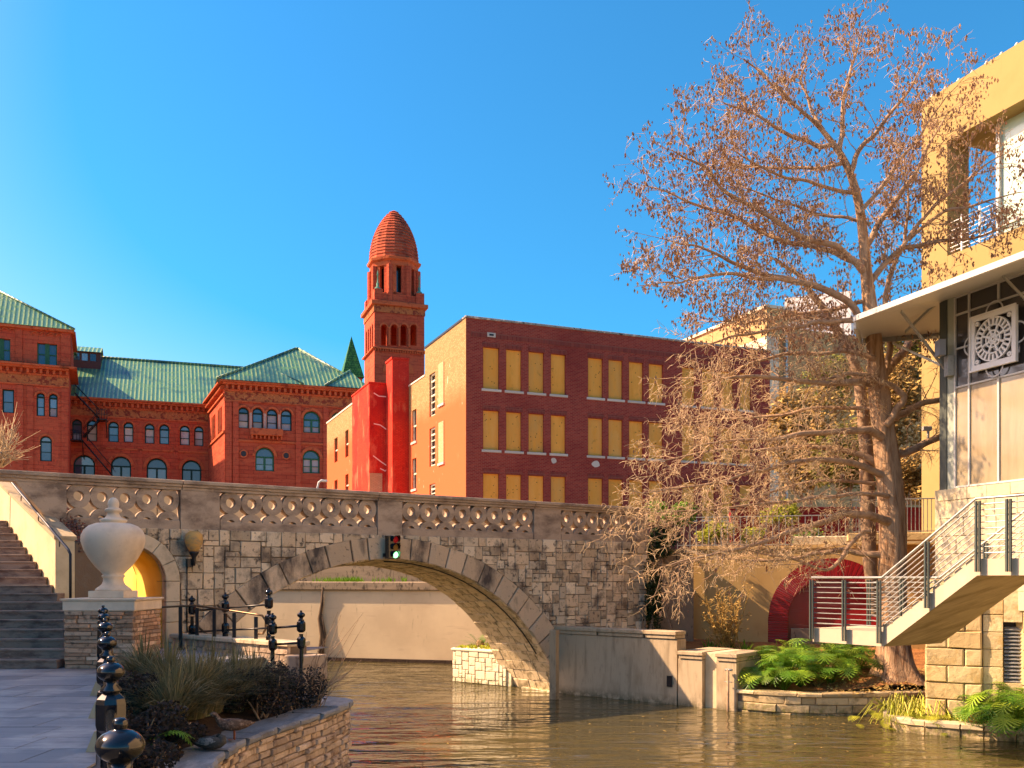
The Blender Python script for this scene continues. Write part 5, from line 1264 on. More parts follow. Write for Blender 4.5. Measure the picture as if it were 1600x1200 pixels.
for a, b in ((fp_(152, 656), fp_(168, 657)), (fp_(111, 688), fp_(131, 690))):
    MB().box(a[0], b[0], -2.0, -.1, a[2]-.08, a[2]).build('platform', M_blackm, fe)
    r_m = MB(); r_m.tube([(a[0], -2, a[2]+1), (b[0], -2, a[2]+1)], .035, 5).tube([(a[0], -2, a[2]+.5), (b[0], -2, a[2]+.5)], .03, 5)
    for k in range(5): x = a[0]+(b[0]-a[0])*k/4; r_m.tube([(x, -2, a[2]), (x, -2, a[2]+1)], .03, 5)
    r_m.build('platform_rail', M_blackm, fe); MB().tube([(b[0]-.1, -1.9, a[2]-.05), (b[0]-.1, -.1, a[2]-1.8)], .05, 5).build('bracket', M_blackm, fe)
# ---------------- turret roof between
tr = Vector(at(549, 525, 118)); tb = at(549, 592, 118)[2]; hw_ = 17/F*118
tt = thing('green_turret', 'small steep green tiled pyramid turret roof beside the bell tower', 'turret', Fr(tr.x, tr.y, 70), (0, 0, tb-6))
MB().add([(-hw_, -hw_, tb), (hw_, -hw_, tb), (hw_, hw_, tb), (-hw_, hw_, tb), (0, 0, tr.z)], [(0,1,4), (1,2,4), (2,3,4), (3,0,4)]).build('pyramid_roof', M_tilegreen, tt); MB().box(-hw_*.85, hw_*.85, -hw_*.85, hw_*.85, tb-6, tb-.02).build('turret_wall', M_red, tt)
# ================================================================ BELL TOWER
TW = frpx(585, 120, 70); S = 120/F
bt = thing('bell_tower', 'red sandstone bell tower with arcaded belfry and beehive spire', 'tower', TW, (3.2, 3.2, 4.3))
wT = TW.u(663); dT = wT
# flank depth so that the left face projects to about px 562
zz = lambda py, px=620: TW.hit(px, py)[1]
def tbox(e, z0, z1, nm, mt, b=.0): return MB().box(-e, wT+e, -e, dT+e, z0, z1, b=b).build(nm, mt, bt)
zb0, zb1 = zz(541), zz(505)       # belfry openings
z1_, z2_, z3_ = zz(546), zz(490), zz(478)
# base: front with large arch
aw_ = W_(TW, 606, 566, 638, 640)
facade(bt, TW, 0, wT, 4.3, z1_, 0, [(aw_[0], aw_[1], aw_[2], aw_[3], True)], M_red, .9, 'front_base')
rm = MB(); ring(rm, (aw_[1]-aw_[0])/2+.02, (aw_[1]-aw_[0])/2+.7, -.12, -.003, (aw_[0]+aw_[1])/2, aw_[3]-(aw_[1]-aw_[0])/2, 0, pi, 16); rm.build('great_arch', M_redtrim, bt)
MB().box(.02, wT-.02, 1.2, dT, 4.3, z1_-.02).build('base_core', M_red, bt)
TL = Fr(*TW.p(0, 0, 0).xy, 70-90)      # left flank: runs away from the viewer
def flank(ops, z0, z1, nm, d=0, uofs=0):
    """left flank wall (x const) built in bt's frame with openings given along depth"""
    m = MB(); us = sorted({0, dT, *[o[0] for o in ops], *[o[1] for o in ops]}); zs = sorted({z0, z1, *[o[2] for o in ops], *[o[3] for o in ops]})
    for a, b in zip(us, us[1:]):
        for c, e in zip(zs, zs[1:]):
            if any(o[0] < (a+b)/2 < o[1] and o[2] < (c+e)/2 < o[3] for o in ops): continue
            m.add([(d, a, c), (d, b, c), (d, b, e), (d, a, e)], [(3, 2, 1, 0)], t=.5)
    for o in ops:
        r = (o[1]-o[0])/2; cx = (o[0]+o[1])/2; zs_ = o[3]-r; arc = [(cx+r*cos(pi*k/8), zs_+r*sin(pi*k/8)) for k in range(9)]
        m.add([(d, o[1], o[3])]+[(d, y, z) for y, z in arc[:5]], [tuple(range(6))]); m.add([(d, o[0], o[3])]+[(d, y, z) for y, z in arc[4:]], [tuple(range(6))])
        lp_ = [(o[0], o[2]), (o[1], o[2])]+arc; n = len(lp_)
        m.add([(d, y, z) for y, z in lp_]+[(d+.6, y, z) for y, z in lp_], [(i, i+n, (i+1) % n+n, (i+1) % n) for i in range(n)])
    return m.build(nm, M_red, bt)
flank([(dT*.38, dT*.62, zz(590), zz(568))], 4.3, z1_, 'flank_base')
op4 = [(*W_(TW, a, 507, b, 540), True) for a, b in ((595.5, 605), (611, 621), (626, 636), (641.5, 651))]
facade(bt, TW, 0, wT, z1_+.1, z2_, .0, op4, M_red, .7, 'belfry_front')
for o in op4: arch_trim(o, 0, .22, .12, root=bt)
flank([(dT*f, dT*(f+.12), zb0, zb1) for f in (.14, .34, .54, .74)], z1_+.1, z2_, 'belfry_flank')
MB().box(wT-.4, wT, .01, dT, z1_+.1, z2_).build('belfry_right_wall', M_red, bt); MB().box(0.01, wT-.41, dT-.4, dT, z1_+1.3, z2_).box(.01, .9, dT-.4, dT, z1_+.1, z1_+1.299).box(wT*.45, wT*.6, dT-.4, dT, z1_+.1, z1_+1.299).build('belfry_rear_wall', M_red, bt)
for k in range(5): x = (0, op4[0][1], op4[1][1], op4[2][1], op4[3][1])[k]
for o, p in zip(op4, op4[1:]): MB().lathe([(.16, 0), (.12, .1), (.11, zb1-zb0-.9), (.2, zb1-zb0-.6)], ((o[1]+p[0])/2, -.12, zb0), 8).build('column', M_redtrim, bt)
tbox(.30, z1_-.12, z1_+.10, 'belfry_sill', M_redtrim, .03)
pc = None
for k in range(20):
    u = .05+k*(wT-.1)/20
    if pc is None: pc = MB().box(0, .15, -.22, 0, -.3, 0).build('dentil', M_redtrim, bt, at_=(u, -.005, z1_-.13))
    else: inst(pc, bt, (u, -.005, z1_-.13))
tbox(.10, z2_+.005, z2_+.9, 'frieze', M_frieze); tbox(.42, z2_+.905, z3_+.45, 'main_cornice', M_redtrim, .05)
# open gallery parapet with piers
z4 = z3_+.455; z5 = zz(455)
for a in (0, wT-1.1):
    for b in (0, dT-1.1): MB().box(a, a+1.1, b, b+1.1, z4, z5+.1, b=.05).build('corner_pier', M_red, bt)
MB().box(1.11, wT-1.11, .15, .6, z4, z5-.35).build('gallery_panel', M_red, bt); MB().box(.15, .6, 1.11, dT-1.11, z4, z5-.35).build('gallery_panel', M_red, bt)
cx_, cy_ = wT/2, dT/2; ph = pi/8
RD = 40*S/.98; zzc = lambda py: TW.hit(611, py, wT/2)[1]
# octagonal drum with openings
z6 = zzc(425); Rk = RD*.97
m = MB(); m.lathe([(Rk*.62, z4), (Rk*.62, z6)], (cx_, cy_, 0), 8, smooth=False, ph=ph); m.build('drum_core', M_dkpane, bt)
for k in range(8):
    a = ph+2*pi*k/8; c = Vector((cx_+Rk*cos(a)*.97, cy_+Rk*sin(a)*.97)); a2 = a+2*pi/8; c2 = Vector((cx_+Rk*cos(a2)*.97, cy_+Rk*sin(a2)*.97))
    MB().lathe([(.42, z4), (.42, z6)], (c.x, c.y, 0), 6, smooth=False).build('drum_pier', M_red, bt)
    dd_ = (c2-c); t_ = dd_.normalized(); nn = Vector((t_.y, -t_.x))
    for f0, f1 in ((.14, .36), (.64, .86)):
        p, q = c+dd_*f0, c+dd_*f1; pin = -nn*.5
        V = [Vector((*v, z4)) for v in (p, q, q+pin, p+pin)]+[Vector((*v, z6)) for v in (p, q, q+pin, p+pin)]
        MB().add(V, [(3,2,1,0), (4,5,6,7), (0,1,5,4), (1,2,6,5), (2,3,7,6), (3,0,4,7)]).build('drum_panel', M_redtrim if f0 < .2 else M_red, bt)
    V = [Vector((*v, z4)) for v in (c, c2, c2-nn*.4, c-nn*.4)]+[Vector((*v, z5+.0)) for v in (c, c2, c2-nn*.4, c-nn*.4)]
    MB().add(V, [(3,2,1,0), (4,5,6,7), (0,1,5,4), (1,2,6,5), (2,3,7,6), (3,0,4,7)]).build('drum_plinth', M_red, bt)
    # spire: courses of tiles per side
MB().lathe([(Rk*1.0, z6), (Rk*1.0, z6+.55), (Rk*1.1, z6+.75), (Rk*1.12, z6+1.05), (Rk*.98, z6+1.25)], (cx_, cy_, 0), 8, smooth=False, ph=ph).build('drum_cornice', M_redtrim, bt)
zs0, zs1 = zzc(412), zzc(328); n_c = 17
def spR(t): return Rk*.99*(1-t**2.15)**.82*(1-.0*t)
for k in range(n_c):
    t0, t1 = k/n_c, (k+1)/n_c; r0, r1 = spR(t0), max(.02, spR(t1)); za, zb_ = zs0+(zs1-zs0)*t0, zs0+(zs1-zs0)*t1
    c = MB(); c.lathe([(r0*1.0, za), (r0+.08, za+.02), (r0+.075, za+.08), (max(r1, .03)+.01, zb_-.02)], (cx_, cy_, 0), 16, smooth=False, ph=pi/16)
    o = c.build('spire_course', M_spire, bt); 
    att = o.data.attributes['tint'].data
    for q in range(len(att)): att[q].value = rnd.random()
for a in (.55, wT-.55):
    for b in (.55, dT-.55): MB().lathe([(.45, z5+.1), (.4, z5+.3), (.15, z5+.5), (.2, z5+.9), (.1, z5+1.0), (.06, z5+1.9), (.14, z5+2.0), (.02, z5+2.6)], (a, b, 0), 8).build('copper_finial', M_copper, bt)
# ================================================================ MAROON BRICK BUILDING
BF = frpx(728, 52, 67.5)
bb = thing('brick_building', 'maroon brick building with rows of boarded-up windows and peeling painted side', 'building', BF, (0, 0, 4.3))
Zt = BF.hit(728, 493)[1]; rows = [((543, 608), 768), ((641.5, 703), 768), ((740, 803), 768)]
xs = [(755, 780), (791, 815), (826, 850), (861, 884), (919, 942), (951, 973), (983, 1005), (1014, 1036), (1066, 1086), (1097, 1117), (1127, 1146), (1156, 1174)]
rz_ = [(BF.hit(768, b)[1], BF.hit(768, a)[1]) for (a, b), _ in rows]
ops = [(BF.u(a), BF.u(b), z0, z1, False) for a, b in xs for z0, z1 in rz_]
uRb = BF.u(1203)
facade(bb, BF, 0, uRb, 4.3, Zt-.12, 0, ops, M_brick, .3, 'front_wall')
rg = random.Random(77); hole = mat('board_hole', (.05, .025, .012), .9)
lintel = mat('soldier_course_brick', (.2,.04,.035), .85, 0, brick=(.082, .26, .012, (.20,.025,.022), (.30,.05,.035), (.28,.11,.08)))
for a, b, c, e, _ in ops:
    bo = MB().box(a+.01, b-.01, .13, .17, c+.01, e-.01).build('plywood_board', M_plywood, bb)
    h = MB(); n = rg.choice((2, 4, 5, 9))
    for _k in range(n): x, z = rg.uniform(a+.1, b-.1), rg.uniform(c+.15, e-.15); h.prism([(x+.022*cos(q), z+.03*sin(q)) for q in (0, 1.05, 2.1, 3.14, 4.2, 5.25)], .122, .129)
    h.build('bolt_holes', hole, bo, kind='stuff')
    MB().box(a-.10, b+.12, -.06, .12, c-.14, c-.0, b=.012).build('sill', M_sill, bb)
    MB().box(a-.05, b+.05, -.018, -.002, e+.02, e+.27).build('soldier_lintel', lintel, bb)
MB().box(.3, uRb, -.022, -.002, BF.hit(768, 525)[1]-.14, BF.hit(768, 525)[1]+.14).build('soldier_band', lintel, bb)
MB().box(-.06, uRb, -.08, .5, Zt-.118, Zt, b=.02).build('coping', mat('weathered_coping', (.30,.29,.27), .9, 0, [(2, (.65,.6,.52), .55, .62, 5), (5, (.06,.05,.05), .55, .65, 5)]), bb)
w = W_(BF, 761, 520, 774, 527); MB().box(w[0], w[1], -.05, -.003, w[2], w[3], b=.01).build('vent_frame', M_sill, bb); MB().box(w[0]+.12, w[1]-.12, -.056, -.051, w[2]+.07, w[3]-.07).build('vent_hole', M_blackm, bb)
for px, py, r in ((865.5, 720, .22), (931, 725, .3)):
    u_, z_ = BF.hit(px, py); MB().prism([(u_+r*cos(k)*rg.uniform(.7, 1.1), z_+r*.8*sin(k)*rg.uniform(.7, 1.1)) for k in [i*.63 for i in range(10)]], -.006, -.003).build('paint_patch', M_sill, bb)
# left side (runs away), with paint over tan brick
M_side = mat('salmon_painted_brick', (.5, .36, .2), .85, 0, [(.8, (.60,.125,.05), .22, .30, 4, (1,1,.35), 1, (15.2, 13.8)), (.55, (.62,.38,.25), .60, .70, 7, (1,1,.35), .7, (14.6, 12.5)), (2.2, (.66,.55,.40), .66, .72, 6, (1,1,.5), .8)], (12, .3, .02), brick=(.24, .085, .014, (.36,.20,.08), (.48,.31,.14), (.24,.15,.09)))
BL = frpx(728, 52, -22.5)     # u away from the viewer; into = to the right
Zs = lambda px, py, d=0: BL.hit(px, py, d)[1]; Us = lambda px, d=0: BL.u(px, d)
# in bb's frame the side runs along +y at x=0
def side(d0, d1, x0, z0, z1, mt, nm, ops=(), depth=.25):
    m = MB(); us = sorted({d0, d1, *[o[0] for o in ops], *[o[1] for o in ops]}); zs = sorted({z0, z1, *[o[2] for o in ops], *[o[3] for o in ops]})
    for a, b in zip(us, us[1:]):
        for c, e in zip(zs, zs[1:]):
            if any(o[0] < (a+b)/2 < o[1] and o[2] < (c+e)/2 < o[3] for o in ops): continue
            m.add([(x0, a, c), (x0, b, c), (x0, b, e), (x0, a, e)], [(3, 2, 1, 0)], t=.5)
    for o in ops:
        L = [(o[0], o[2]), (o[1], o[2]), (o[1], o[3]), (o[0], o[3])]
        m.add([(x0, y, z) for y, z in L]+[(x0+depth, y, z) for y, z in L], [(i, i+4, (i+1) % 4+4, (i+1) % 4) for i in range(4)])
    return m.build(nm, mt, bb)
uS1, uS2 = Us(664), Us(639)
zS2 = Zs(650, 597)
def SW(x0, y0, x1, y1): a, zt = BL.hit((x0+x1)/2, y0); b, zb = BL.hit((x0+x1)/2, y1); return (Us(x1), Us(x0), zb, zt)
o1 = [SW(671, 583, 680, 650), SW(671, 668, 680, 728), SW(671, 756, 680, 800)]
bk = [SW(686, 567, 694, 631), SW(686, 659, 694, 723)]
side(0.002, uS1, 0, 4.3, Zt-.12, M_side, 'side_wall', o1)
o2 = [SW(644, 640, 650.5, 690), SW(644, 716, 650.5, 764)]
side(uS1, uS2+9, 0.003, 4.3, zS2, M_side, 'lower_side_wall', o2)
M_wfr = mat('peeling_white_frame', (.62, .56, .44), .8, 0, [(3, (.35,.22,.15), .55, .7)])
for o in o1:
    m = MB(); m.box(.1, .2, o[0], o[0]+.09, o[2], o[3]).box(.1, .2, o[1]-.09, o[1], o[2], o[3]).box(.1, .2, o[0], o[1], o[2], o[2]+.1).box(.1, .2, o[0], o[1], o[3]-.1, o[3])
    for k in range(1, 6): z = o[2]+(o[3]-o[2])*k/6; m.box(.1, .2, o[0], o[1], z-(.07 if k % 2 else .03), z+.03)
    wf = m.build('window', M_wfr, bb); MB().add([(.23, o[0], o[2]), (.23, o[1], o[2]), (.23, o[1], o[3]), (.23, o[0], o[3])], [(3,2,1,0)]).build('pane', M_dkpane, wf)
for o in o2:
    m = MB(); m.box(.1, .2, o[0], o[0]+.07, o[2], o[3]).box(.1, .2, o[1]-.07, o[1], o[2], o[3]).box(.1, .2, o[0], o[1], (o[2]+o[3])/2-.05, (o[2]+o[3])/2+.05); wf = m.build('window', M_wfr, bb)
    MB().add([(.23, o[0], o[2]), (.23, o[1], o[2]), (.23, o[1], o[3]), (.23, o[0], o[3])], [(3,2,1,0)]).build('pane', M_dkpane, wf); MB().box(-.08, .1, o[0]-.1, o[1]+.1, o[2]-.15, o[2]-.01).build('sill', M_sill, bb)
for o in bk: MB().box(-.045, -.003, o[0], o[1], o[2], o[3]).build('bricked_window', M_ybrick, bb); MB().box(-.09, -.003, o[0]-.08, o[1]+.08, o[2]-.14, o[2]-.004).build('sill', M_sill, bb)
MB().box(-.05, .4, 0.55, uS1, Zt-.117, Zt-.001).build('side_coping', M_blackm, bb); MB().box(-.04, .4, uS1, uS2+9, zS2+.002, zS2+.1).build('side_coping', M_sill, bb)
MB().box(.45, uRb-.1, .45, uS1-.1, 4.3, Zt-.5).build('body', M_brick, bb); MB().box(.5, 14, uS1+.1, uS2+9, 4.3, zS2-.2).build('rear_body', M_brick, bb)
# red painted chimney breasts standing out from the side
fpx = lambda px, d: BL.hit(px, 900, 0)
yB = uS2; zB = Zs(639, 563); xB = -(Fr(*BL.p(yB, 0, 0).xy, 67.5).u(639)-Fr(*BL.p(yB, 0, 0).xy, 67.5).u(613))
xB = Fr(*BB_ if False else BL.p(yB, 0, 0).xy, 67.5).u(613)
MB().box(xB, .0, yB, yB+1.6, 4.3, zB).build('chimney_breast', M_redpaint, bb); MB().box(xB-.06, .03, yB-.06, yB+1.66, zB+.003, zB+.14).build('chimney_cap', M_redpaint, bb)
yA = yB+1.602; FA = Fr(*BL.p(yA, 0, 0).xy, 67.5); xA = FA.u(577); zA_ = FA.hit(592, 600)[1]
MB().box(xA, -.003, yA, yA+5.2, 4.3, zA_).build('stair_tower', M_redpaint, bb)
MB().box(xA+.02, xA+.85 if False else xA+.9, yA-.03, yA-.004, FA.hit(600, 768)[1], FA.hit(600, 740)[1]).build('brick_patch', M_ybrick, bb)
MB().box(xA-.05, 0, yA-.05, yA+5.25, zA_+.003, zA_+.1).build('stair_tower_cap', M_redpaint, bb)
mk = mat('chalk_mark', (.85, .6, .5), .9)
for P in (((584, 614), (592, 619), (606, 620)), ((584, 662), (594, 664), (608, 674)), ((583, 712), (596, 722), (608, 730)), ((594, 732), (602, 736), (608, 730))):
    pts_ = [(*FA.hit(*p)[:1], FA.hit(*p)[1]) for p in P]
    for (a, b), (c, e) in zip(pts_, pts_[1:]):
        L = hypot(c-a, e-b); nx, nz = -(e-b)/L*.035, (c-a)/L*.035
        MB().prism([(a+nx, b+nz), (c+nx, e+nz), (c-nx, e-nz), (a-nx, b-nz)], yA-.010, yA-.004).build('plaster_seam', mk, bb)
# far low wing
yF = yA+5.25; FF = Fr(*BL.p(yF, 0, 0).xy, -22.5); xo = xA+.15
FFo = Fr(*Vector((BL.p(yF, 0, 0).x+Vector(BF.U)[0]*xo, BL.p(yF, 0, 0).y+Vector(BF.U)[1]*xo)), -22.5)
zF = FFo.hit(548, 634)[1]; lenF = FFo.u(511)
def FW_(x0, y0, x1, y1): cxp = (x0+x1)/2; return (FFo.u(x1)+yF, FFo.u(x0)+yF, FFo.hit(cxp, y1)[1], FFo.hit(cxp, y0)[1])
oF = [FW_(522.5, 684, 527.5, 722), FW_(539.5, 672, 544.5, 714), FW_(539.5, 741, 544.5, 775), FW_(522.5, 750, 527.5, 780)]
side(yF, yF+lenF, xo, 4.3, zF, M_side, 'far_wing_wall', oF)
for o in oF: m = MB(); m.box(xo+.1, xo+.2, o[0], o[1], (o[2]+o[3])/2-.05, (o[2]+o[3])/2+.05).box(xo+.1, xo+.2, o[0], o[0]+.08, o[2], o[3]); wf = m.build('window', M_wfr, bb); MB().add([(xo+.22, o[0], o[2]), (xo+.22, o[1], o[2]), (xo+.22, o[1], o[3]), (xo+.22, o[0], o[3])], [(3,2,1,0)]).build('pane', M_dkpane, wf)
MB().box(xo-.05, xo+.4, yF, yF+lenF+.1, zF+.002, zF+.12).build('far_wing_coping', M_sill, bb); MB().box(xo+.4, 10, yF+.02, yF+lenF-.1, 4.3, zF-.3).build('far_wing_body', M_brick, bb)
# ================================================================ TAN AND WHITE BUILDINGS behind the tree
TB = frpx(1198, 60, 67.5)
tb_ = thing('tan_building', 'tall tan brick building with cream pilaster rising behind the bare tree', 'building', TB, (0, 0, 4.3))
zt = TB.hit(1200, 481)[1]; zf = TB.hit(1250, 512)[1]
MB().box(-.0, TB.u(1217), 0, 3.8, 4.3, TB.hit(1200, 525)[1]).build('pilaster', M_creamcol, tb_); MB().box(.02, TB.u(1232), .02, 14, TB.hit(1200, 525)[1]+.01, zt).build('tower_block', M_tanbld, tb_)
MB().box(.01, 3.5, 3.81, 24, 4.3, TB.hit(1200, 525)[1]).build('side_wall', M_tanbld, tb_); MB().box(TB.u(1217)+.01, 17, .3, 20, 4.3, zf).build('front_wing', M_tanbld, tb_)
MB().box(-.12, TB.u(1232)+.1, -.1, 14.1, zt+.003, zt+.2).build('coping', M_creamcol, tb_)
for px in (1130, 1150, 1170): pass
MB().box(TB.u(1228), TB.u(1231), -.0, .28, 4.3, zf-.3).build('downpipe', M_steel, tb_)
WB = frpx(1226, 95, 112)
wb = thing('white_building', 'plain white flat-roofed building far behind the tree', 'building', WB, (0, 0, 4.3))
MB().box(0, WB.u(1330), 0, 12, 4.3, WB.hit(1260, 462)[1]).build('main_block', M_whitebld, wb)
MB().box(-.1, WB.u(1283), -.5, -.01, WB.hit(1240, 500)[1], WB.hit(1240, 497)[1]+.15).build('ledge', M_grayr, wb)

# street lamp seen over the parapet
sl_ = thing('street_lamp', 'white gooseneck street lamp just visible over the bridge parapet', 'street lamp', WF, at(497, 880, 45))
MB().tube([(at(496, 0, 45)[0], 45, 4.3), at(496, 762, 45), at(498, 754, 45), at(502, 750.5, 45), at(506, 751, 45)], .05, 8).build('pole', M_whiteal, sl_); x, y, z = at(507, 751, 45); MB().box(x-.15, x+.15, y-.1, y+.1, z-.06, z+.03, b=.02).build('lamp_head', M_whiteal, sl_)
# ================================================================ BALD CYPRESS
TY = 24.0
tree = thing('bald_cypress', 'large leafless bald cypress with rust-brown seed clusters leaning over the river bank', 'tree', WF, (at(1402, 0, TY)[0], TY, .8))
rt = random.Random(42)
def limb_pts(P, dy0=0, dy1=0):
    n = len(P); return [Vector(at(x, y, TY+dy0+(dy1-dy0)*i/(n-1))) for i, (x, y, _) in enumerate(P)]
def smooth_line(P, R, it=2):
    for _ in range(it):
        Q = [P[0]]; S_ = [R[0]]
        for i in range(len(P)-1):
            Q += [P[i]*.75+P[i+1]*.25, P[i]*.25+P[i+1]*.75]; S_ += [R[i]*.75+R[i+1]*.25, R[i]*.25+R[i+1]*.75]
        Q.append(P[-1]); S_.append(R[-1]); P, R = Q, S_
    return P, R
K_ = TY/F/2
# trunk (px, py, width px)
trunk = [(1402,1066,84),(1401,1050,66),(1399,1025,54),(1396,985,47),(1394,930,46),(1394,880,46),(1394,820,47),(1391,770,44),(1386,720,42),(1380,670,38),(1375,620,35),(1370,575,31),(1366,530,28),(1360,480,25),(1354,430,20),(1350,380,17),(1344,330,15),(1334,285,14),(1318,248,13),(1300,222,11),(1278,196,9),(1251,172,7.5),(1225,152,6),(1200,126,4.5),(1178,104,3),(1162,92,2)]
P, R = limb_pts(trunk), [w*K_*.87 for _, _, w in trunk]; P, R = smooth_line(P, R, 1)
m = MB(); NS = 20; vs = []; fs = []
for i, p in enumerate(P):
    for k in range(NS):
        q = 2*pi*k/NS; h = p.z; fl = 1+.22*max(0, 1-(h-1.0)/1.6)*abs(sin(2.5*q+.6)) if h < 2.6 else 1
        w = R[i]*fl*(1+.09*sin(5*q+h*.7)+.07*mnoise.noise(Vector((cos(q)*2, sin(q)*2, h*1.2))))
        vs.append((p.x+w*cos(q), p.y+w*sin(q), p.z))
for i in range(len(P)-1):
    for k in range(NS): j = (k+1) % NS; fs.append((i*NS+k, i*NS+j, i*NS+NS+j, i*NS+NS+k))
m.add(vs, fs, smooth=True); m.build('trunk', M_bark, tree)
limbs = [  # (points (px,py,w), dy0, dy1)
 ([(1368,960,20),(1360,900,25),(1357,850,28),(1357,790,29),(1354,720,27),(1349,655,24),(1342,600,22),(1334,560,20),(1318,530,18),(1298,507,16),(1285,480,14),(1268,455,12),(1248,430,9),(1225,412,6),(1200,400,3)], .9, 1.2),
 ([(1372,600,16),(1352,655-60,15),(1335,600,13),(1283,597,10),(1233,592,8),(1167,588,7),(1117,592,4),(1083,604,2)], -.1, -1.6),
 ([(1390,690,18),(1370,676,16),(1333,671,13),(1267,677,10),(1200,687,8),(1133,687,5),(1085,700,2.5)], -.1, -1.4),
 ([(1390,730,16),(1343,708,13),(1300,699,10),(1233,700,8),(1150,702,6),(1083,709,4),(1030,720,2)], 0, .8),
 ([(1390,745,14),(1327,720,12),(1267,718,9),(1217,727,7),(1150,748,5),(1080,760,3.5),(1010,770,1.5)], -.1, -2.2),
 ([(1390,815,17),(1359,806,16),(1330,800,14),(1303,809,12),(1274,820,11),(1240,832,9),(1190,848,7),(1140,862,5),(1080,876,3.5),(1030,888,1.5)], -.2, -2.6),
 ([(1382,868,13),(1345,862,12),(1320,859,11),(1285,866,9),(1240,873,7),(1190,878,5),(1130,872,3),(1060,880,1.5)], 0, 1.0),
 ([(1360,830,8),(1330,845,8),(1310,875,8),(1290,893,6),(1255,880,5),(1215,868,3),(1160,858,1.5)], -.6, -1.8),
 ([(1384,665,13),(1396,650,14),(1408,632,13),(1411,618,12),(1400,606,11),(1382,598,10),(1362,588,9),(1335,583,7),(1290,590,4),(1250,600,2)], -.3, -.6),
 ([(1398,655,14),(1418,640,13),(1436,632,12),(1470,622,10),(1510,612,7)], .1, .4),
 ([(1400,712,15),(1420,705,15),(1434,697,14),(1474,680,12),(1510,664,8)], .1, .5),
 ([(1372,590,15),(1390,575,17),(1406,558,17),(1422,535,15),(1438,505,12),(1455,470,9),(1475,440,6)], .3, 1.6),
 ([(1378,600,13),(1389,570,12),(1392,540,12),(1386,500,11),(1384,460,10),(1392,425,9),(1408,390,7),(1418,350,6),(1420,300,4),(1412,250,2)], .2, .8),
 ([(1364,520,16),(1340,487,14),(1313,461,13),(1270,447,12),(1232,438,11),(1197,430,10),(1154,415,7),(1116,395,5),(1077,384,3.5),(1030,372,1.5)], 0, -1.2),
 ([(1250,442,8),(1200,432,7),(1135,428,6),(1096,432,5),(1050,440,3),(1008,446,1.5)], -.6, -2.2),
 ([(1352,425,15),(1335,408,13),(1309,388,12),(1278,380,11),(1251,371,10),(1213,345,9),(1166,322,7.5),(1127,295,6.5),(1108,267,5),(1077,248,4),(1052,236,2)], 0, -1.4),
 ([(1350,412,12),(1310,394,11),(1275,388,10),(1220,376,9),(1197,364,8),(1135,333,6.5),(1077,318,5),(1038,298,3),(1008,290,1.5)], .1, 1.4),
 ([(1350,395,12),(1368,358,12),(1387,329,11),(1406,302,10),(1433,271,8),(1446,238,6),(1462,205,4),(1480,178,2)], .2, 1.2),
 ([(1360,440,13),(1385,412,11),(1406,388,9),(1440,381,8),(1475,378,7),(1523,372,5),(1560,360,3),(1596,352,1.5)], .1, .9),
 ([(1312,240,11),(1317,200,8),(1317,155,7),(1329,116,5.5),(1340,77,4),(1346,52,2.5),(1350,40,1.5)], 0, .4),
 ([(1330,268,11),(1345,230,9),(1368,207,7.5),(1399,167,6),(1426,136,4.5),(1440,105,2)], 0, -1.0),
 ([(1304,228,9),(1275,226,8),(1251,221,7.5),(1220,201,6.5),(1185,186,5),(1160,166,4),(1130,160,2)], 0, -.8),
 ([(1262,182,6),(1240,162,5.5),(1212,136,4.5),(1184,108,3.5),(1160,92,1.5)], 0, .1),
 ([(1286,203,8),(1262,160,5),(1250,120,4),(1262,95,2.5),(1258,78,1.5)], 0, .8),
 ([(1322,255,8),(1290,260,7),(1250,262,6),(1200,262,5),(1160,258,3),(1118,262,1.5)], 0, 1.5),
 ([(1340,305,9),(1310,300,7),(1270,285,6),(1225,278,5),(1175,250,3.5),(1135,232,1.5)], 0, -1.6),
 ([(1344,335,9),(1375,300,8),(1398,260,7),(1425,225,5),(1458,180,3.5),(1490,140,1.5)], -.2, -1.6),
 ([(1400,395,8),(1440,340,7),(1485,300,6),(1530,262,4),(1572,240,1.8)], .3, -.6),
 ([(1420,375,7),(1470,330,6),(1520,320,5),(1560,310,3),(1598,300,1.5)], .4, -1.0),
 ([(1364,500,11),(1330,503,10),(1283,503,9),(1233,510,7),(1183,517,5.5),(1130,528,4),(1080,548,2)], -.2, -1.8),
 ([(1360,470,9),(1310,482,8),(1250,490,7),(1190,502,6),(1150,505,4),(1105,502,2)], 0, 1.4),
 ([(1368,560,10),(1330,548,9),(1280,552,8),(1215,553,6.5),(1160,572,5),(1115,600,3.5),(1075,640,2)], -.2, .9),
 ([(1378,640,9),(1335,640,8),(1280,636,7),(1210,650,5.5),(1140,655,4),(1075,660,2)], .2, 1.8),
 ([(1388,775,9),(1345,770,8),(1290,775,7),(1225,785,6),(1150,792,4.5),(1075,800,3),(1000,800,1.5)], -.3, -2.0),
 ([(1385,760,8),(1330,752,7),(1270,750,6),(1200,770,5),(1120,790,3.5),(1050,815,2),(1000,830,1.2)], .3, .8),
 ([(1360,350,8),(1330,340,6),(1285,335,5.5),(1230,320,4.5),(1180,296,3),(1140,290,1.5)], 0, .6),
]
fine = MB(); twigs = MB(); cat = MB()
def tri_tube(mb, P, r0, r1, n=3, t=None):
    mb.tube(P, [r0+(r1-r0)*i/(len(P)-1) for i in range(len(P))], n, t=t, cap=False)
CEN = Vector(at(1345, 560, TY))
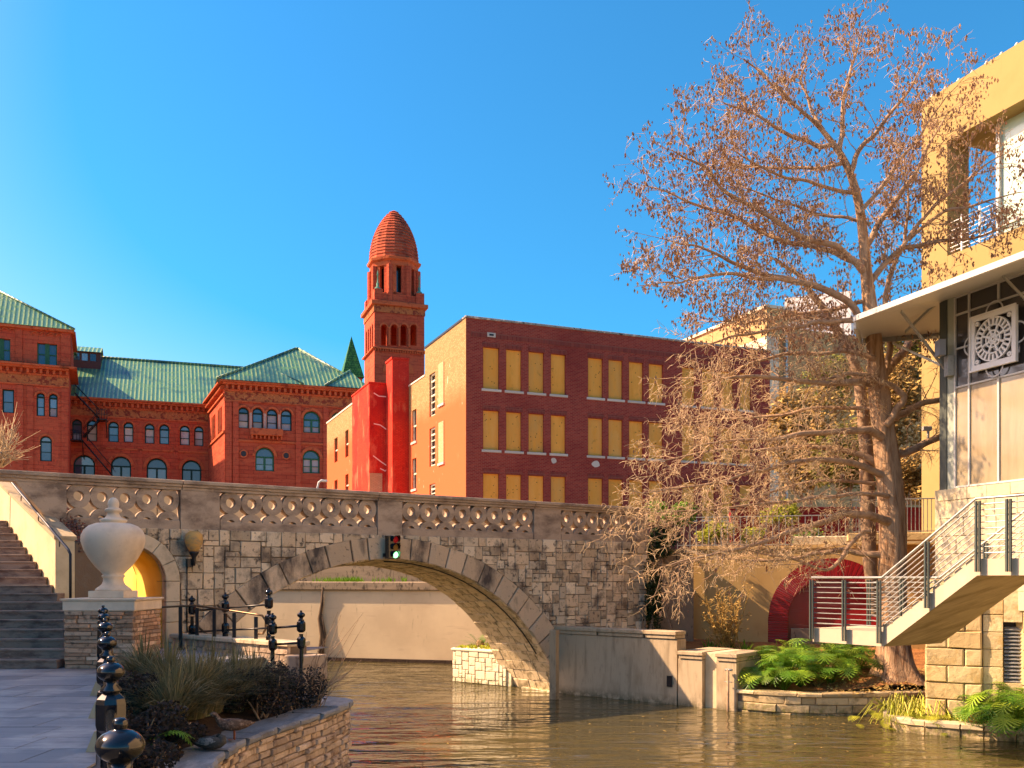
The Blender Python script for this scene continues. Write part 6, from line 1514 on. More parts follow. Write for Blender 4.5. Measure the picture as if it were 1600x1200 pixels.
def catkins(p, up):
    for _ in range(rt.randint(2, 5)):
        q = p+Vector((rt.gauss(0, .06), rt.gauss(0, .06), rt.gauss(-.02, .05))); L = rt.uniform(.06, .13); w = L*.27
        tl = Vector((rt.gauss(0, .25), rt.gauss(0, .25), -1)).normalized(); a = tl.orthogonal().normalized(); b = tl.cross(a)
        c = q+tl*L*.45
        cat.add([q, c+a*w, c-a*w*.5+b*w*.87, c-a*w*.5-b*w*.87, q+tl*L], [(0, 1, 2), (0, 2, 3), (0, 3, 1), (4, 2, 1), (4, 3, 2), (4, 1, 3)])
def twig(p, d, L, low):
    n = 4; P = [p.copy()]; q = p.copy(); v = d.normalized()
    for i in range(n):
        v = (v+Vector((rt.gauss(0, .22), rt.gauss(0, .22), rt.gauss(-.12 if low else .0, .2)))).normalized(); q = q+v*L/n; P.append(q.copy())
    tri_tube(twigs, P, .0058, .003, 3); return q, v
def sub(p, d, L, r, lev, low):
    """a side branch; returns nothing, spawns finer ones"""
    n = max(3, int(L/.16)); P = [p.copy()]; q = p.copy(); v = d.normalized()
    for i in range(n):
        v = (v+Vector((rt.gauss(0, .14), rt.gauss(0, .14), rt.gauss(.02 if not low else -.015, .12)))).normalized(); q = q+v*L/n; P.append(q.copy())
    tri_tube(fine, P, r, max(.005, r*.3), 5 if r > .014 else 3)
    for i in range(1, len(P)):
        t = i/len(P); dd_ = (P[i]-P[i-1]).normalized()
        if lev > 0 and rt.random() < .62:
            s = Vector((rt.gauss(0, 1), rt.gauss(0, 1), rt.gauss(0, .8))); s = (s-dd_*s.dot(dd_)).normalized()
            sub(P[i], dd_*.75+s*.75, L*rt.uniform(.35, .6)*(1.15-t*.5), r*.5, lev-1, low)
        if lev == 0 or rt.random() < .5:
            for _ in range(rt.choice((1, 2, 2, 3)) if low else rt.choice((0, 1, 1, 2))):
                s = Vector((rt.gauss(0, 1), rt.gauss(0, 1), rt.gauss(-.1, .8))); s = (s-dd_*s.dot(dd_)).normalized()
                e, _v = twig(P[i], dd_*.5+s, rt.uniform(.12, .34), low)
                if not low and rt.random() < .5: catkins(e, 1)
    if rt.random() < (.12 if low else .95): catkins(P[-1], 1)
for P0_, a0_, a1_ in limbs:
    P = limb_pts(P0_, a0_, a1_); R = [w*K_*.82 for _, _, w in P0_]
    # small natural kinks
    P, R = smooth_line(P, R, 1)
    for i in range(1, len(P)-1): P[i] += Vector((rt.gauss(0, .025), rt.gauss(0, .04), rt.gauss(0, .025)))
    P, R = smooth_line(P, R, 1)
    MB().tube(P, R, 9).build('limb', M_branch if R[0] < .17 else M_bark, tree)
    tot = sum((b-a).length for a, b in zip(P, P[1:])); acc = 0; nxt = .35+rt.random()*.3
    for i, (a, b) in enumerate(zip(P, P[1:])):
        L = (b-a).length
        while acc+L > nxt:
            f = (nxt-acc)/L; p = a+(b-a)*f; d = (b-a).normalized(); rr_ = R[i]; t = nxt/tot
            low = p.z < 9.2
            s = Vector((rt.gauss(0, 1), rt.gauss(0, 1.1), rt.gauss(.1, .8))); s = (s-d*s.dot(d)).normalized()
            SL = rt.uniform(.5, 1.25)*(.75+.5*t)
            if t > .12: sub(p, d*.7+s, SL, min(rr_*.5, .015), 1, low)
            nxt += rt.uniform(.12, .26) if low else rt.uniform(.11, .23)
        acc += L
    sub(P[-1], P[-1]-P[-2], rt.uniform(.5, .9), .010, 1, P[-1].z < 9.2)
fine.build('fine_branches', M_branch, tree, kind='stuff'); twigs.build('twigs', M_twig, tree, kind='stuff'); cat.build('seed_clusters', M_catkin, tree, kind='stuff')
print('tree faces', len(fine.f), len(twigs.f), len(cat.f))
# ================================================================ leaf helpers
def leafblob(mb, c, rx, ry, rz, n, s, rg, flat=.0, shell=.45):
    for _ in range(n):
        while True:
            v = Vector((rg.uniform(-1, 1), rg.uniform(-1, 1), rg.uniform(-1, 1)))
            if .02 < v.length < 1: break
        k = v.length; k2 = shell+(1-shell)*k; v = v/k*k2
        f = 1+.35*mnoise.noise(v*2.1+Vector(c)*.7)
        p = Vector(c)+Vector((v.x*rx, v.y*ry, v.z*rz))*f
        a = Vector((rg.gauss(0, 1), rg.gauss(0, 1), rg.gauss(0, .7))).normalized(); b = a.orthogonal().normalized(); L = s*rg.uniform(.6, 1.3)
        mb.add([p-b*L*.28, p+a*L*.5-b*.0, p+b*L*.28, p-a*L*.5], [(0, 1, 2, 3)])
def shrub(name, label, cat_, c, r, n, s, mt, seed, stems=True, group=None, nblob=5):
    rg = random.Random(seed); X, Y, Z0 = c; rx, ry, rz = r
    root = thing(name, label, cat_, WF, c, group)
    m = MB()
    for _ in range(nblob):
        leafblob(m, (X+rg.uniform(-.6, .6)*rx, Y+rg.uniform(-.5, .5)*ry, Z0+rz*rg.uniform(.5, 1.3)), rx*.5, ry*.5, rz*.5, n//nblob, s, rg)
    m.build('foliage', mt, root, kind='stuff')
    if stems:
        st_ = MB()
        for _ in range(9):
            e = Vector((X+rg.uniform(-.7, .7)*rx, Y+rg.uniform(-.5, .5)*ry, Z0+rz*rg.uniform(.8, 1.5))); b = Vector((X+rg.gauss(0, .1)*rx, Y+rg.gauss(0, .1), Z0-.05)); tri_tube(st_, [b, b*.5+e*.5+Vector((rg.gauss(0, .08)*rx, 0, .05)), e], .02*max(1, rz), .008*max(1, rz), 4)
        st_.build('stems', M_branch, root, kind='stuff')
    return root
def grass_clump(c, h, n, mt, label, seed, group=None, w=.011, spread=.5, name='ornamental_grass', cat_='grass plant'):
    rg = random.Random(seed); root = thing(name, label, cat_, WF, c, group); m = MB()
    for _ in range(n):
        a = rg.uniform(0, 2*pi); sp = rg.random()**.7*spread; L = h*rg.uniform(.6, 1.15); b = Vector(c)+Vector((cos(a), sin(a), 0))*sp*.25; d = Vector((cos(a), sin(a), 0)); sd = Vector((-sin(a), cos(a), 0))*w*rg.uniform(.7, 1.4)
        P = []
        for k in range(5): t = k/4; P.append(b+d*(sp*t**1.6*1.5)+Vector((0, 0, L*(t*1.25-.55*t*t*(sp/spread+.35)))))
        vs = []
        for k, p in enumerate(P): ww = 1-(k/4)**2*.85; vs += [p-sd*ww, p+sd*ww]
        m.add(vs, [(2*k, 2*k+1, 2*k+3, 2*k+2) for k in range(4)])
    m.build('blades', mt, root, kind='stuff'); return root
# ================================================================ left planter planting
rg = random.Random(17)
def onsoil(px, py, Y):
    X = (px-800)/F*Y; return (X, Y, soil_z(X, Y))
for i, (px, Y, h, n, sp) in enumerate(((225, 14.6, .85, 420, .55), (262, 14.0, 1.0, 520, .62), (300, 13.4, 1.05, 560, .66), (330, 14.2, 1.05, 560, .64), (365, 14.6, 1.05, 520, .62), (395, 15.2, 1.0, 480, .6), (272, 12.5, .9, 460, .5), (318, 13.7, .85, 380, .45), (260, 12.6, .8, 360, .5))):
    lab = ['pale-tipped grass clump nearest the flagstone pedestal in the planter', 'arching grey-green grass clump below the ramp handrail, second from the pedestal', 'large arching grass clump in the middle of the dark planter', 'tall grass clump behind the ducks in the planter', 'grass clump under the tallest black post of the planter', 'grass clump at the foot of the two short black posts', 'drooping straw-coloured grass clump right above the sleeping duck', 'grass clump just behind the standing duck', 'low grass clump beside the bright green fern leaves'][i]
    grass_clump(onsoil(px, 0, Y), h, n, M_grass, lab, 100+i, 'ornamental grasses in the dark planter', spread=sp)
for i, (px, Y, r, lab) in enumerate(((228, 11.2, (.5, .6, .35), 'dark low shrub beside the second railing post'), (222, 10.0, (.45, .6, .3), 'dark leafy groundcover near the front of the planter'), (215, 12.8, (.4, .5, .35), 'dark shrub between railing and grass clumps'), (408, 14.6, (.6, .65, .5), 'dark purple-brown shrub left of the planter tip'), (455, 15.4, (.58, .55, .50), 'dark twiggy shrub at the tip of the planter wall'), (440, 16.1, (.5, .5, .45), 'dark shrub behind the planter tip near the short posts'), (345, 14.4, (.4, .4, .35), 'dark shrub between the grasses and the coping'), (270, 11.6, (.35, .4, .22), 'low dark groundcover left of the sleeping duck'))):
    shrub('dark_shrub', lab, 'shrub', onsoil(px, 0, Y), r, 2600, .055, M_dkshrub, 200+i, True, 'dark shrubs in the left planter', 7)
tp_ = thing('bare_twigs', 'long bare twigs sprouting over the water from the planter tip', 'shrub', WF, onsoil(480, 0, 15.8)); m = MB(); rg = random.Random(5)
for _ in range(26):
    b = Vector(onsoil(475+rg.uniform(-18, 25), 0, 15.6)); e = Vector(at(rg.uniform(470, 570), rg.uniform(955, 1075), 15.3+rg.uniform(-.7, .7))); mid = b*.5+e*.5+Vector((rg.gauss(0, .06), 0, .12))
    tri_tube(m, [b, mid, e], .008, .003, 4)
    if rg.random() < .6: e2 = mid+Vector((rg.uniform(-.1, .4), rg.gauss(0, .1), rg.uniform(0, .3))); tri_tube(m, [mid, e2], .005, .002, 3)
m.build('twig_stems', M_drystem if False else M_branch, tp_, kind='stuff')
def fingered_leaf(mb, base, d, L, rg, t=None, nf=9, lobew=.16, droop=.25):
    """a deeply cut leaf: midrib plane with finger lobes to both sides"""
    d = d.normalized(); s = d.cross(Vector((0, 0, 1)));
    if s.length < .1: s = Vector((1, 0, 0))
    s.normalize(); up = s.cross(d).normalized()
    if up.z < 0: up = -up
    tt_ = rg.random() if t is None else t
    def P(a, b): return base+d*(a*L)+s*(b*L)-Vector((0, 0, droop*L*(a*a+.5*b*b)))+up*(.12*L*sin(pi*min(1, a)))
    n = nf
    mb.add([P(0, -.03), P(.5, -.05), P(1, 0), P(.5, .05), P(0, .03)], [(0, 1, 2, 3, 4)], t=tt_)
    for side in (-1, 1):
        for k in range(n):
            a = .05+.85*k/n; wl = .62*sin(pi*(.18+.78*k/n)); w = lobew*.42
            tip = (a+.22*(k/n)+.02, side*wl)
            mb.add([P(a-w*.5, side*.02), P(a+w*.5, side*.02), P(tip[0]+w*.25, tip[1]*.72), P(*tip), P(tip[0]-w*.55, tip[1]*.7)], [(0, 1, 2, 3, 4) if side > 0 else (4, 3, 2, 1, 0)], t=tt_)
LEAFM = []
for k in range(4):
    mb = MB(); fingered_leaf(mb, Vector((0, 0, 0)), Vector((1, 0, .15)), 1.0, random.Random(k), t=k*.27, droop=.2+.1*k)
    LEAFM.append(mb)
def philo(c, n, L, label, seed, group, mt, spreadx=.5, spready=.4, H=.55):
    rg = random.Random(seed); root = thing('philodendron', label, 'plant', WF, c, group); st_ = MB(); protos = []
    for k, mb in enumerate(LEAFM):
        protos.append(mb)
    cache = PH.setdefault(mt.name, [None]*4)
    for i in range(n):
        a = rg.uniform(0, 2*pi); rr_ = rg.random()**.6; e = Vector((cos(a)*spreadx*rr_, sin(a)*spready*rr_, H*(1.15-.75*rr_)*rg.uniform(.7, 1.1))); b = Vector(c)
        k = rg.randrange(4); rot = (0, rg.uniform(-.1, .7), a+rg.gauss(0, .5)); sc_ = L*rg.uniform(.7, 1.2)
        if cache[k] is None:
            o = LEAFM[k].build('leaf', mt, root, at_=tuple(b+e)); cache[k] = o; o.rotation_euler = rot; o.scale = (sc_,)*3
        else:
            o = inst(cache[k], root, tuple(b+e), rot, (sc_,)*3)
        tri_tube(st_, [b+Vector((cos(a)*.03, sin(a)*.03, 0)), b+e*.5+Vector((0, 0, .06)), b+e], .008, .005, 3)
    st_.build('leaf_stalks', M_foliage, root, kind='stuff')
PH = {}
def onbed(px, Y, dz=0): X = (px-800)/F*Y; return (X, Y, bed_z(X, Y)+dz)
# fern in the dark planter
philo((*onsoil(228, 0, 10.9)[:2], onsoil(228, 0, 10.9)[2]+.1), 9, .30, 'bright green cut-leaf plant in the shaded planter beside the black railing', 61, None, M_fern, .4, .4, .28)
labs = ['leftmost philodendron, against the end pier of the concrete landing', 'philodendron behind the pier with leaves hanging over the coping', 'philodendron in the middle of the bank bed, front row', 'tall philodendron in the middle of the bank bed, back row', 'philodendron directly below the stair landing corner', 'front philodendron left of the cypress trunk', 'philodendron touching the cypress needles at the right end of the bed', 'back philodendron in shade of the stair landing', 'small philodendron at the coping edge under the stair']
for i, (px, Y, n, L) in enumerate(((1195, 24.2, 44, .46), (1212, 25.3, 34, .46), (1250, 23.9, 44, .46), (1262, 25.2, 34, .48), (1300, 23.9, 42, .44), (1330, 24.1, 34, .40), (1345, 24.9, 26, .36), (1310, 25.4, 34, .44), (1225, 23.6, 30, .38))):
    philo(onbed(px, Y), n, L, labs[i], 300+i, 'philodendrons on the right bank', M_philo, .66, .5, .95)
# red-flower bromeliad and strappy plants by the wall
for i, (px, Y, lab) in enumerate(((1135, 27.6, 'dark strappy plant at the foot of the tan wall, left of the dry shrub'), (1165, 27.2, 'dark arching strap-leaved plant beside the dry yellow shrub'), (1108, 27.9, 'dark strap-leaved plant nearest the concrete landing'), (1235, 26.8, 'strap-leaved plant in front of the red arch'))):
    X = (px-800)/F*Y; grass_clump((X, Y, .85), .75, 60, M_foliage, lab, 400+i, 'strap-leaved plants along the tan wall', w=.035, spread=.5, name='strap_leaf_plant', cat_='plant')
# dry yellow shrub
ds = thing('dry_shrub', 'leafless yellow-stemmed shrub against the tan wall above the landing', 'shrub', WF, (*at(1140, 0, 27.4)[:2], .8)); m = MB(); lv = MB(); rg = random.Random(3)
for _ in range(34):
    b = Vector(at(1138+rg.uniform(-12, 18), 1022, 27.4)); e = Vector(at(rg.uniform(1092, 1172), rg.uniform(918, 990), 27.4+rg.uniform(-.5, .5))); mid = b*.5+e*.5+Vector((rg.gauss(0, .12), 0, rg.uniform(-.05, .15)))
    tri_tube(m, [b, mid, e], .018, .008, 4)
    for _k in range(6):
        f = rg.uniform(.35, 1); p = b*(1-f)**2+mid*2*f*(1-f)+e*f*f; e2 = p+Vector((rg.gauss(0, .15), rg.gauss(0, .1), rg.uniform(-.05, .28))); tri_tube(m, [p, e2], .009, .005, 3); leafblob(lv, e2, .06, .06, .08, 4, .08, rg)
m.build('stems', M_drystem, ds, kind='stuff'); lv.build('curled_leaves', M_brush, ds, kind='stuff')
# right foreground planter with vines
fp2 = [Vector(gp(1385, 1118, 0)), Vector(gp(1378, 1136, 0)), Vector(gp(1420, 1146, 0)), Vector(gp(1500, 1152, 0)), Vector(gp(1620, 1162, 0)), Vector(gp(1750, 1172, 0))]
fpp = resample(smooth_path(fp2, 2), .05); fwl = thing('low_vine_planter', 'low pale stone planter edge at the waterline, lower right', 'planter', WF, (fp2[1].x, fp2[1].y, 0))
wallcore(fpp, .18, fwl, 'core', M_bank, .5); i = 0; rg = random.Random(6)
while i < len(fpp)-2:
    j = min(len(fpp)-1, i+rg.randint(9, 18)); path_stone(fpp, i, j, .17, .30+rg.uniform(-.01, .01), .03, .35, M_limepale, 'coping_stone', fwl, bev=.02)
    path_stone(fpp, i, j, -.15, .16, 0, .2, M_bank, 'wall_stone', fwl, bev=.02); i = j
m = MB(); fi = [fpp[i]-nrm_at(fpp, i)*.30 for i in range(0, len(fpp), 8)]; pl = [(p.x, p.y) for p in fi]+[(16, 18), (16, 23), (9.3, 23.0)]
m.prism(pl, -.5, .27, ax='z'); m.build('vine_planter_soil', M_redsoil, kind='structure')
def vines(cpx, Y, wpx, seed, lab):
    rg = random.Random(seed); X = (cpx-800)/F*Y; root = thing('trailing_vine', lab, 'vine', WF, (X, Y, .27), 'trailing yellow-green vines'); m = MB(); lf = MB()
    for _ in range(120):
        a = rg.uniform(-1, 1)*wpx/F*Y; b = Vector((X+a, Y+rg.uniform(-.1, .7), .28)); e = b+Vector((rg.gauss(-.35, .28), -rg.uniform(.25, 1.15), rg.uniform(-.27, .12))); mid = b*.5+e*.5+Vector((0, 0, rg.uniform(.10, .45)))
        m.tube([b, b*.4+mid*.6, mid, mid*.4+e*.6, e], [.014, .013, .012, .010, .007], 4, cap=False)
        if rg.random() < .5: fingered_leaf(lf, e, Vector((rg.gauss(0, 1), -1, -.2)), rg.uniform(.14, .26), rg)
    m.build('stems', M_vinestem, root, kind='stuff'); lf.build('leaves', M_leafy, root, kind='stuff')
vines(1420, 21.6, 28, 1, 'leftmost trailing vine hanging over the planter corner into the water'); vines(1468, 21.2, 28, 2, 'trailing vine between the planter corner and the vent'); vines(1512, 21.0, 26, 3, 'trailing vine below the louvred vent')
for i, (px, Y, n, L, lab) in enumerate(((1560, 19.7, 40, .46, 'big glossy philodendron at the right edge in front of the base wall'), (1588, 19.0, 44, .48, 'philodendron at the lower right corner of the photo'), (1545, 20.2, 26, .38, 'smaller philodendron between the trailing vines and the right edge'), (1600, 20.0, 36, .44, 'philodendron climbing beside the vent at the right edge'))):
    X = (px-800)/F*Y; philo((X, Y, .3), n, L, lab, 500+i, 'philodendrons on the right bank', M_philo, .5, .45, .75)
# sago palm under the bridge
sp_ = thing('sago_palm', 'green sago palm growing in the whitewashed planter under the arch', 'palm', WF, at(745, 1010, 30.6)); m = MB(); rg = random.Random(2); c = Vector(at(750, 1012, 30.8))
for k in range(30):
    a = rg.uniform(0, 2*pi); el = rg.uniform(.15, 1.1); d = Vector((cos(a)*cos(el), sin(a)*cos(el)*.6, sin(el))); L = rg.uniform(.7, 1.05); P = [c+d*L*t-Vector((0, 0, .35*t*t*L)) for t in (0, .25, .5, .75, 1)]
    tt_ = rg.random()
    for p, q in zip(P, P[1:]):
        dd_ = (q-p); s = dd_.cross(Vector((0, 0, 1))).normalized()
        for f in (0, .33, .66):
            b = p+dd_*f
            for sg_ in (-1, 1): e = b+s*sg_*.13+dd_*.5; m.add([b, b+dd_*.16, e], [(0, 1, 2)], t=tt_)
m.build('fronds', M_palm, sp_, kind='stuff'); MB().lathe([(.14, -.05), (.16, .1), (.1, .25)], tuple(c), 8).build('stem', M_bark, sp_)
leafm = MB(); rg = random.Random(8)
for k in range(500): leafblob(leafm, Vector(wp.p(rg.uniform(.05, 2.2), rg.uniform(.1, 2.0), 1.14)), .08, .08, .04, 2, .10, rg)
leafm.build('groundcover', M_leafy, kind='stuff')
# grass on the far ledge
m = MB()
for k in range(90):
    g0 = Vector(FW.p(FW.u(rg.choice((rg.uniform(500, 560), rg.uniform(480, 640)))), rg.uniform(-.05, .5), 3.2))
    for _ in range(6): a = rg.uniform(0, 6.28); m.add([g0, g0+Vector((.03, 0, 0)), g0+Vector((cos(a)*.10, sin(a)*.1, rg.uniform(.1, .28)))], [(0, 1, 2)])
m.build('ledge_grass', M_fern, kind='stuff')
# creeper on cheek wall slope: brown-red vine strip
cv = thing('creeper', 'withered red-grey creeper covering the slope beside the cheek wall', 'vine', WF, at(80, 850, 19.3)); m = MB(); s2 = MB(); rg = random.Random(12)
M_creep = mat('withered_creeper', (.10, .07, .065), .8, .4, varcol=(.34, .09, .05))
for k in range(2600):
    f = rg.random(); a = Vector(at(32, 762, 21.2)); b = Vector(at(112, 852, 18.4)); p = a*(1-f)+b*f+Vector((rg.uniform(.02, .42), rg.uniform(.0, .5), rg.uniform(-.18, .10)-.0)); leafblob(m, p, .05, .05, .04, 1, .07, rg)
m.build('leaves', M_creep, cv, kind='stuff')
A2 = A+nrm*1.02; B2 = B+nrm*1.02; w2 = Vector((.6, .45, 0))
MB().add([Vector((A2.x, A2.y, WK)), Vector((B2.x, B2.y, WK)), Vector((*(B2+w2).xy, WK)), Vector((*(A2+w2).xy, WK)), Vector((A2.x, A2.y, ztA-.05)), Vector((B2.x, B2.y, ztB-.05)), Vector((*(B2+w2).xy, ztB-.12)), Vector((*(A2+w2).xy, ztA-.12))], [(4,5,6,7), (0,3,2,1), (0,4,7,3), (1,2,6,5), (2,3,7,6), (0,1,5,4)][:6]).build('sloping_bank', M_mortar, ck)
# bare bush far left
bt_ = thing('bare_bush', 'bare pale twiggy tree top at the left edge in front of the courthouse', 'tree', WF, at(2, 735, 40)); m = MB(); rg = random.Random(9)
for _ in range(130):
    b = Vector(at(rg.uniform(-25, 6), 730, 40)); e = Vector(at(rg.uniform(-60, 34), rg.uniform(662, 716), 40+rg.uniform(-1, 1))); mid = b*.45+e*.55+Vector((rg.gauss(0, .25), 0, rg.gauss(0, .1))); tri_tube(m, [b, mid, e], .035, .012, 3)
    for _k in range(3): tri_tube(m, [mid*.5+e*.5, e+Vector((rg.gauss(0, .35), 0, rg.gauss(.05, .3)))], .015, .008, 3)
m.build('branches', M_twig, bt_, kind='stuff'); MB().tube([(at(-10, 0, 40)[0], 40, 4.3), at(-8, 735, 40)], [.16, .1], 8).build('trunk', M_branch, bt_)
# shrubs and vines around the bridge end and terrace
def blobshrub(name, label, cat_, px, py, Y, rpx, rpy, n, s, mt, seed, dry=1.0, nb=7):
    rg = random.Random(seed); k = Y/F; c = Vector(at(px, py, Y)); root = thing(name, label, cat_, WF, (c.x, c.y, c.z-rpy*k)); m = MB()
    for _ in range(nb): leafblob(m, c+Vector((rg.uniform(-.6, .6)*rpx*k, rg.uniform(-.4, .4)*rpx*k, rg.uniform(-.6, .6)*rpy*k)), rpx*k*.5, rpx*k*.45, rpy*k*.5, n//nb, s, rg)
    m.build('foliage', mt, root, kind='stuff'); st_ = MB()
    for _ in range(10): a = c+Vector((rg.uniform(-.7, .7)*rpx*k, rg.uniform(-.3, .3)*rpx*k, rg.uniform(-.2, .9)*rpy*k)); b = Vector((c.x+rg.gauss(0, .2), c.y, c.z-rpy*k*1.1)); tri_tube(st_, [b, b*.5+a*.5+Vector((rg.gauss(0, .1), 0, 0)), a], .03, .01, 4)
    st_.build('stems', M_branch, root, kind='stuff'); return root
blobshrub('ligustrum_shrub', 'bright green shrub at the right end of the bridge parapet', 'shrub', 1045, 802, 30.2, 42, 20, 1500, .13, M_foliage, 41)
blobshrub('dark_ivy', 'dark ivy mass hanging over the end of the bridge', 'vine', 1032, 850, 30.0, 30, 30, 1800, .11, mat('ivy_leaf', (.02,.045,.015), .6, .4, varcol=(.05,.06,.02)), 42)
blobshrub('hanging_ivy', 'dark ivy column hanging down the wing wall to the landing', 'vine', 1021, 930, 29.3, 15, 58, 1900, .10, MATS['ivy_leaf'], 43, nb=12)
blobshrub('terrace_shrub', 'yellow-green rounded shrub behind the terrace railing, left one', 'shrub', 1128, 832, 32.2, 38, 20, 1500, .13, M_leafy, 44)
blobshrub('terrace_shrub', 'small yellow-green shrub behind the terrace railing, right of the large one', 'shrub', 1175, 838, 32.4, 22, 14, 800, .12, M_leafy, 45)
blobshrub('terrace_shrub', 'green shrub behind the railing in front of the dark red wall', 'shrub', 1262, 838, 32.4, 24, 14, 800, .12, M_foliage, 46)
blobshrub('terrace_tree', 'small yellow-leaved tree behind the railing below the cream pilaster', 'tree', 1218, 800, 34.5, 34, 26, 1100, .15, M_leafy, 47)
blobshrub('brushy_tree', 'dry golden-brown brushy tree behind the cypress, left of the trunks', 'tree', 1265, 690, 40, 62, 90, 7000, .24, M_brush, 51, nb=18)
blobshrub('brushy_tree', 'dry brown tree directly behind the cypress trunks', 'tree', 1385, 640, 41, 55, 90, 6500, .24, M_brush, 52, nb=18)
blobshrub('olive_tree', 'olive-green tree seen between the cypress and the ochre building', 'tree', 1440, 560, 44, 50, 85, 5200, .24, M_olive, 53, nb=16)
blobshrub('olive_tree', 'olive tree behind the terrace right of the cream pilaster', 'tree', 1320, 710, 38, 52, 60, 4200, .2, M_olive, 54, nb=14)
blobshrub('brushy_tree', 'low brown brush behind the upper terrace railing beside the ochre pier', 'tree', 1425, 745, 36, 42, 40, 3000, .2, M_brush, 55, nb=10)
blobshrub('olive_tree', 'tall thin olive tree above the tan building roof line', 'tree', 1300, 590, 46, 50, 50, 2600, .2, M_olive, 56, nb=12)
# fallen leaves on the bed
lf = MB(); rg = random.Random(4)
for _ in range(1500):
    X, Y = rg.uniform(7.8, 11.5), rg.uniform(22.8, 26); leafblob(lf, (X, Y, bed_z(X, Y)+.02), .03, .03, .01, 1, .08, rg)
lf.build('fallen_leaves', M_brush, kind='stuff')
# ================================================================ DUCKS
def loft(m, rings, n=14, mt=0):
    """rings: (centre, right radius, up radius, right dir, up dir)"""
    vs = []; fs = []
    for c, a, b, s, u in rings:
        for k in range(n): q = 2*pi*k/n; vs.append(c+s*(a*cos(q))+u*(b*sin(q)))
    for i in range(len(rings)-1):
        for k in range(n): j = (k+1) % n; fs.append((i*n+k, i*n+j, i*n+n+j, i*n+n+k))
    fs += [tuple(range(n-1, -1, -1)), tuple(range(len(vs)-n, len(vs)))]
    return m.add(vs, fs, mt, smooth=True)
M_duck = mat('duck_plumage', (.13, .08, .055), .7, 0, [(30, (.30,.20,.14), .5, .62, 4), (9, (.07,.04,.035), .5, .65, 3)])
M_duckd = mat('dark_duck_plumage', (.07, .065, .055), .7, 0, [(25, (.11,.10,.09), .52, .62, 4)]); M_duckh = mat('duck_dark_head', (.012, .018, .016), .4); M_duckg = mat('duck_grey_flank', (.30, .27, .23), .8, 0, [(50, (.09,.08,.07), .5, .6)]); M_duckw = mat('duck_white_ring', (.6, .58, .5), .7); M_bill = mat('duck_bill', (.25, .2, .06), .5); M_dleg = mat('duck_leg_orange', (.45, .12, .04), .5)
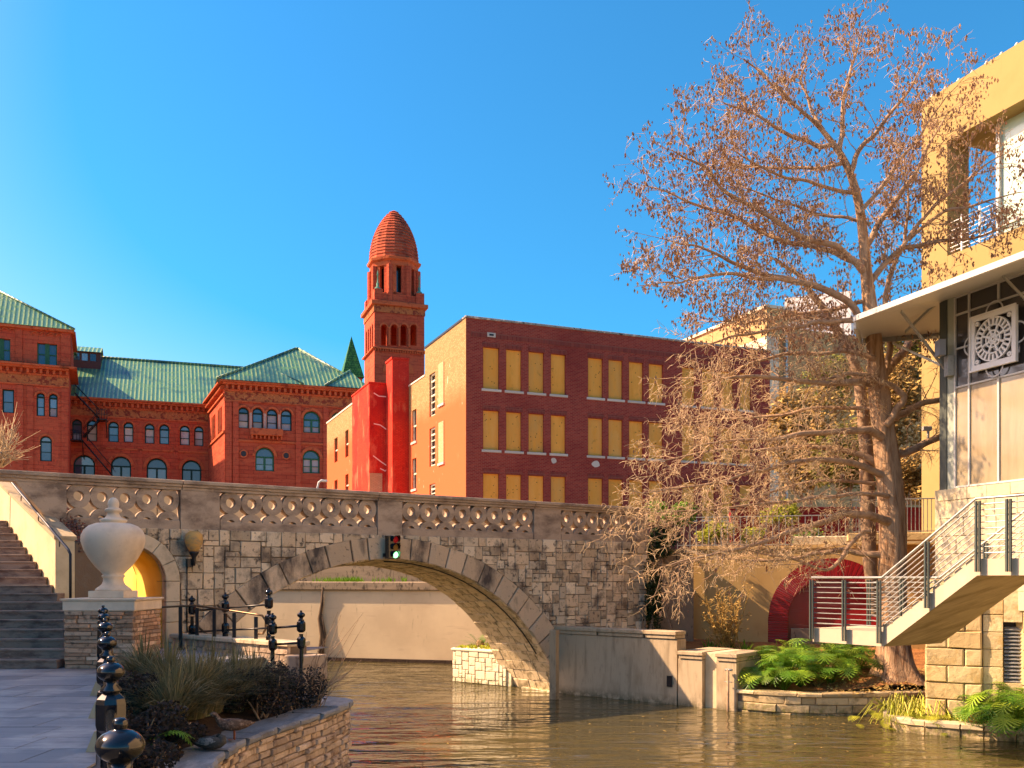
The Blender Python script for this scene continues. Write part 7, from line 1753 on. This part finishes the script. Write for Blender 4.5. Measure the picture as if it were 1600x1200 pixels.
def duck(c, hd, body, name, label, standing):
    root = thing(name, label, 'duck', WF, c); h = Vector((cos(hd), sin(hd), 0)); s = Vector((-sin(hd), cos(hd), 0)); Z1 = Vector((0, 0, 1)); c = Vector(c)
    lift = .12 if standing else .0
    B = lambda x, z: c+h*x+Z1*(z+lift)
    spec = [(-.27, .10, .01, .008), (-.22, .09, .035, .02), (-.15, .085, .07, .05), (-.06, .085, .095, .078), (.04, .09, .10, .085), (.12, .10, .085, .078), (.17, .125, .06, .062)]
    if standing: spec += [(.20, .165, .038, .04), (.22, .205, .028, .03), (.245, .235, .034, .034), (.275, .245, .033, .034), (.305, .24, .018, .02)]
    else: spec += [(.17, .15, .045, .045), (.13, .165, .036, .034), (.08, .165, .036, .032), (.03, .155, .028, .022)]
    rings = []
    for i, (x, z, a, b) in enumerate(spec):
        p = spec[max(0, i-1)]; q = spec[min(len(spec)-1, i+1)]; t = (h*(q[0]-p[0])+Z1*(q[1]-p[1])).normalized(); u = s.cross(t)*-1; rings.append((B(x, z), a, b, s, u.normalized()))
    loft(MB(), rings).build('body', body, root)
    for sg_ in (-1, 1):
        w = MB(); w.add([B(.12, .12)+s*sg_*.085, B(.05, .165)+s*sg_*.075, B(-.10, .155)+s*sg_*.06, B(-.24, .12)+s*sg_*.02, B(-.14, .085)+s*sg_*.078, B(0, .07)+s*sg_*.104, B(-.03, .12)+s*sg_*.112], [(0, 1, 6), (1, 2, 6), (2, 3, 6), (3, 4, 6), (4, 5, 6), (5, 0, 6)], smooth=True); w.build('wing', body if standing else M_duckg, root)
    if standing:
        MB().add([B(.30, .232)+s*.016, B(.30, .232)-s*.016, B(.355, .218)-s*.018, B(.36, .216), B(.355, .218)+s*.018, B(.30, .248)], [(0, 1, 2, 3, 4), (5, 2, 1), (5, 3, 2), (5, 4, 3), (5, 0, 4)]).build('bill', M_bill, root)
        MB().lathe([(.040, -.008), (.043, 0), (.036, .008)], tuple(B(.185, .142)), 12).build('neck_ring', M_duckw, root)
        for sg_ in (-1, 1):
            p = B(-.0, .02)+s*sg_*.035; q = c+h*.0+s*sg_*.035+Z1*.012
            MB().tube([p, q], .009, 6).add([q-h*.02, q+h*.07+s*.035, q+h*.08, q+h*.07-s*.035], [(0, 1, 2, 3)]).build('leg', M_dleg, root)
            MB().lathe([(0, -.005), (.005, -.003), (.005, .003), (0, .005)], tuple(B(.285, .25)+s*sg_*.031), 6).build('eye', M_duckh, root)
    else:
        MB().lathe([(0, -.035), (.028, -.022), (.038, 0), (.03, .022), (0, .034)], tuple(B(.115, .175)), 12).build('tucked_head', M_duckh, root)
X, Y, _ = gp(366, 1158, PZT); duck((X, Y, PZT+.012), radians(205), M_duck, 'duck', 'brown duck standing on the planter coping with its head turned down', True)
X, Y, _ = gp(328, 1172, PZT); duck((X, Y, PZT+.005), radians(-8), M_duckd, 'duck', 'dark-headed drake asleep on the planter coping', False)
# keep Blender's own numbering plain; no stray objects

# leaves and twigs adrift on the river
fl = MB(); rg = random.Random(99)
for _ in range(170):
    px, py = rg.choice(((rg.uniform(560, 1350), rg.uniform(1110, 1198)), (rg.uniform(1150, 1400), rg.uniform(1118, 1140)), (rg.uniform(700, 1100), rg.uniform(1090, 1150))))
    x, y, _z = gp(px, py, 0)
    if y > 23.5: continue
    a = rg.uniform(0, 3.1); L = rg.uniform(.025, .055); c_, s_ = cos(a)*L, sin(a)*L
    fl.add([(x-c_, y-s_, .006), (x+s_*.5, y-c_*.5, .008), (x+c_, y+s_, .006), (x-s_*.5, y+c_*.5, .012)], [(0, 1, 2, 3)])
fl.build('floating_leaves', M_brush, kind='stuff')
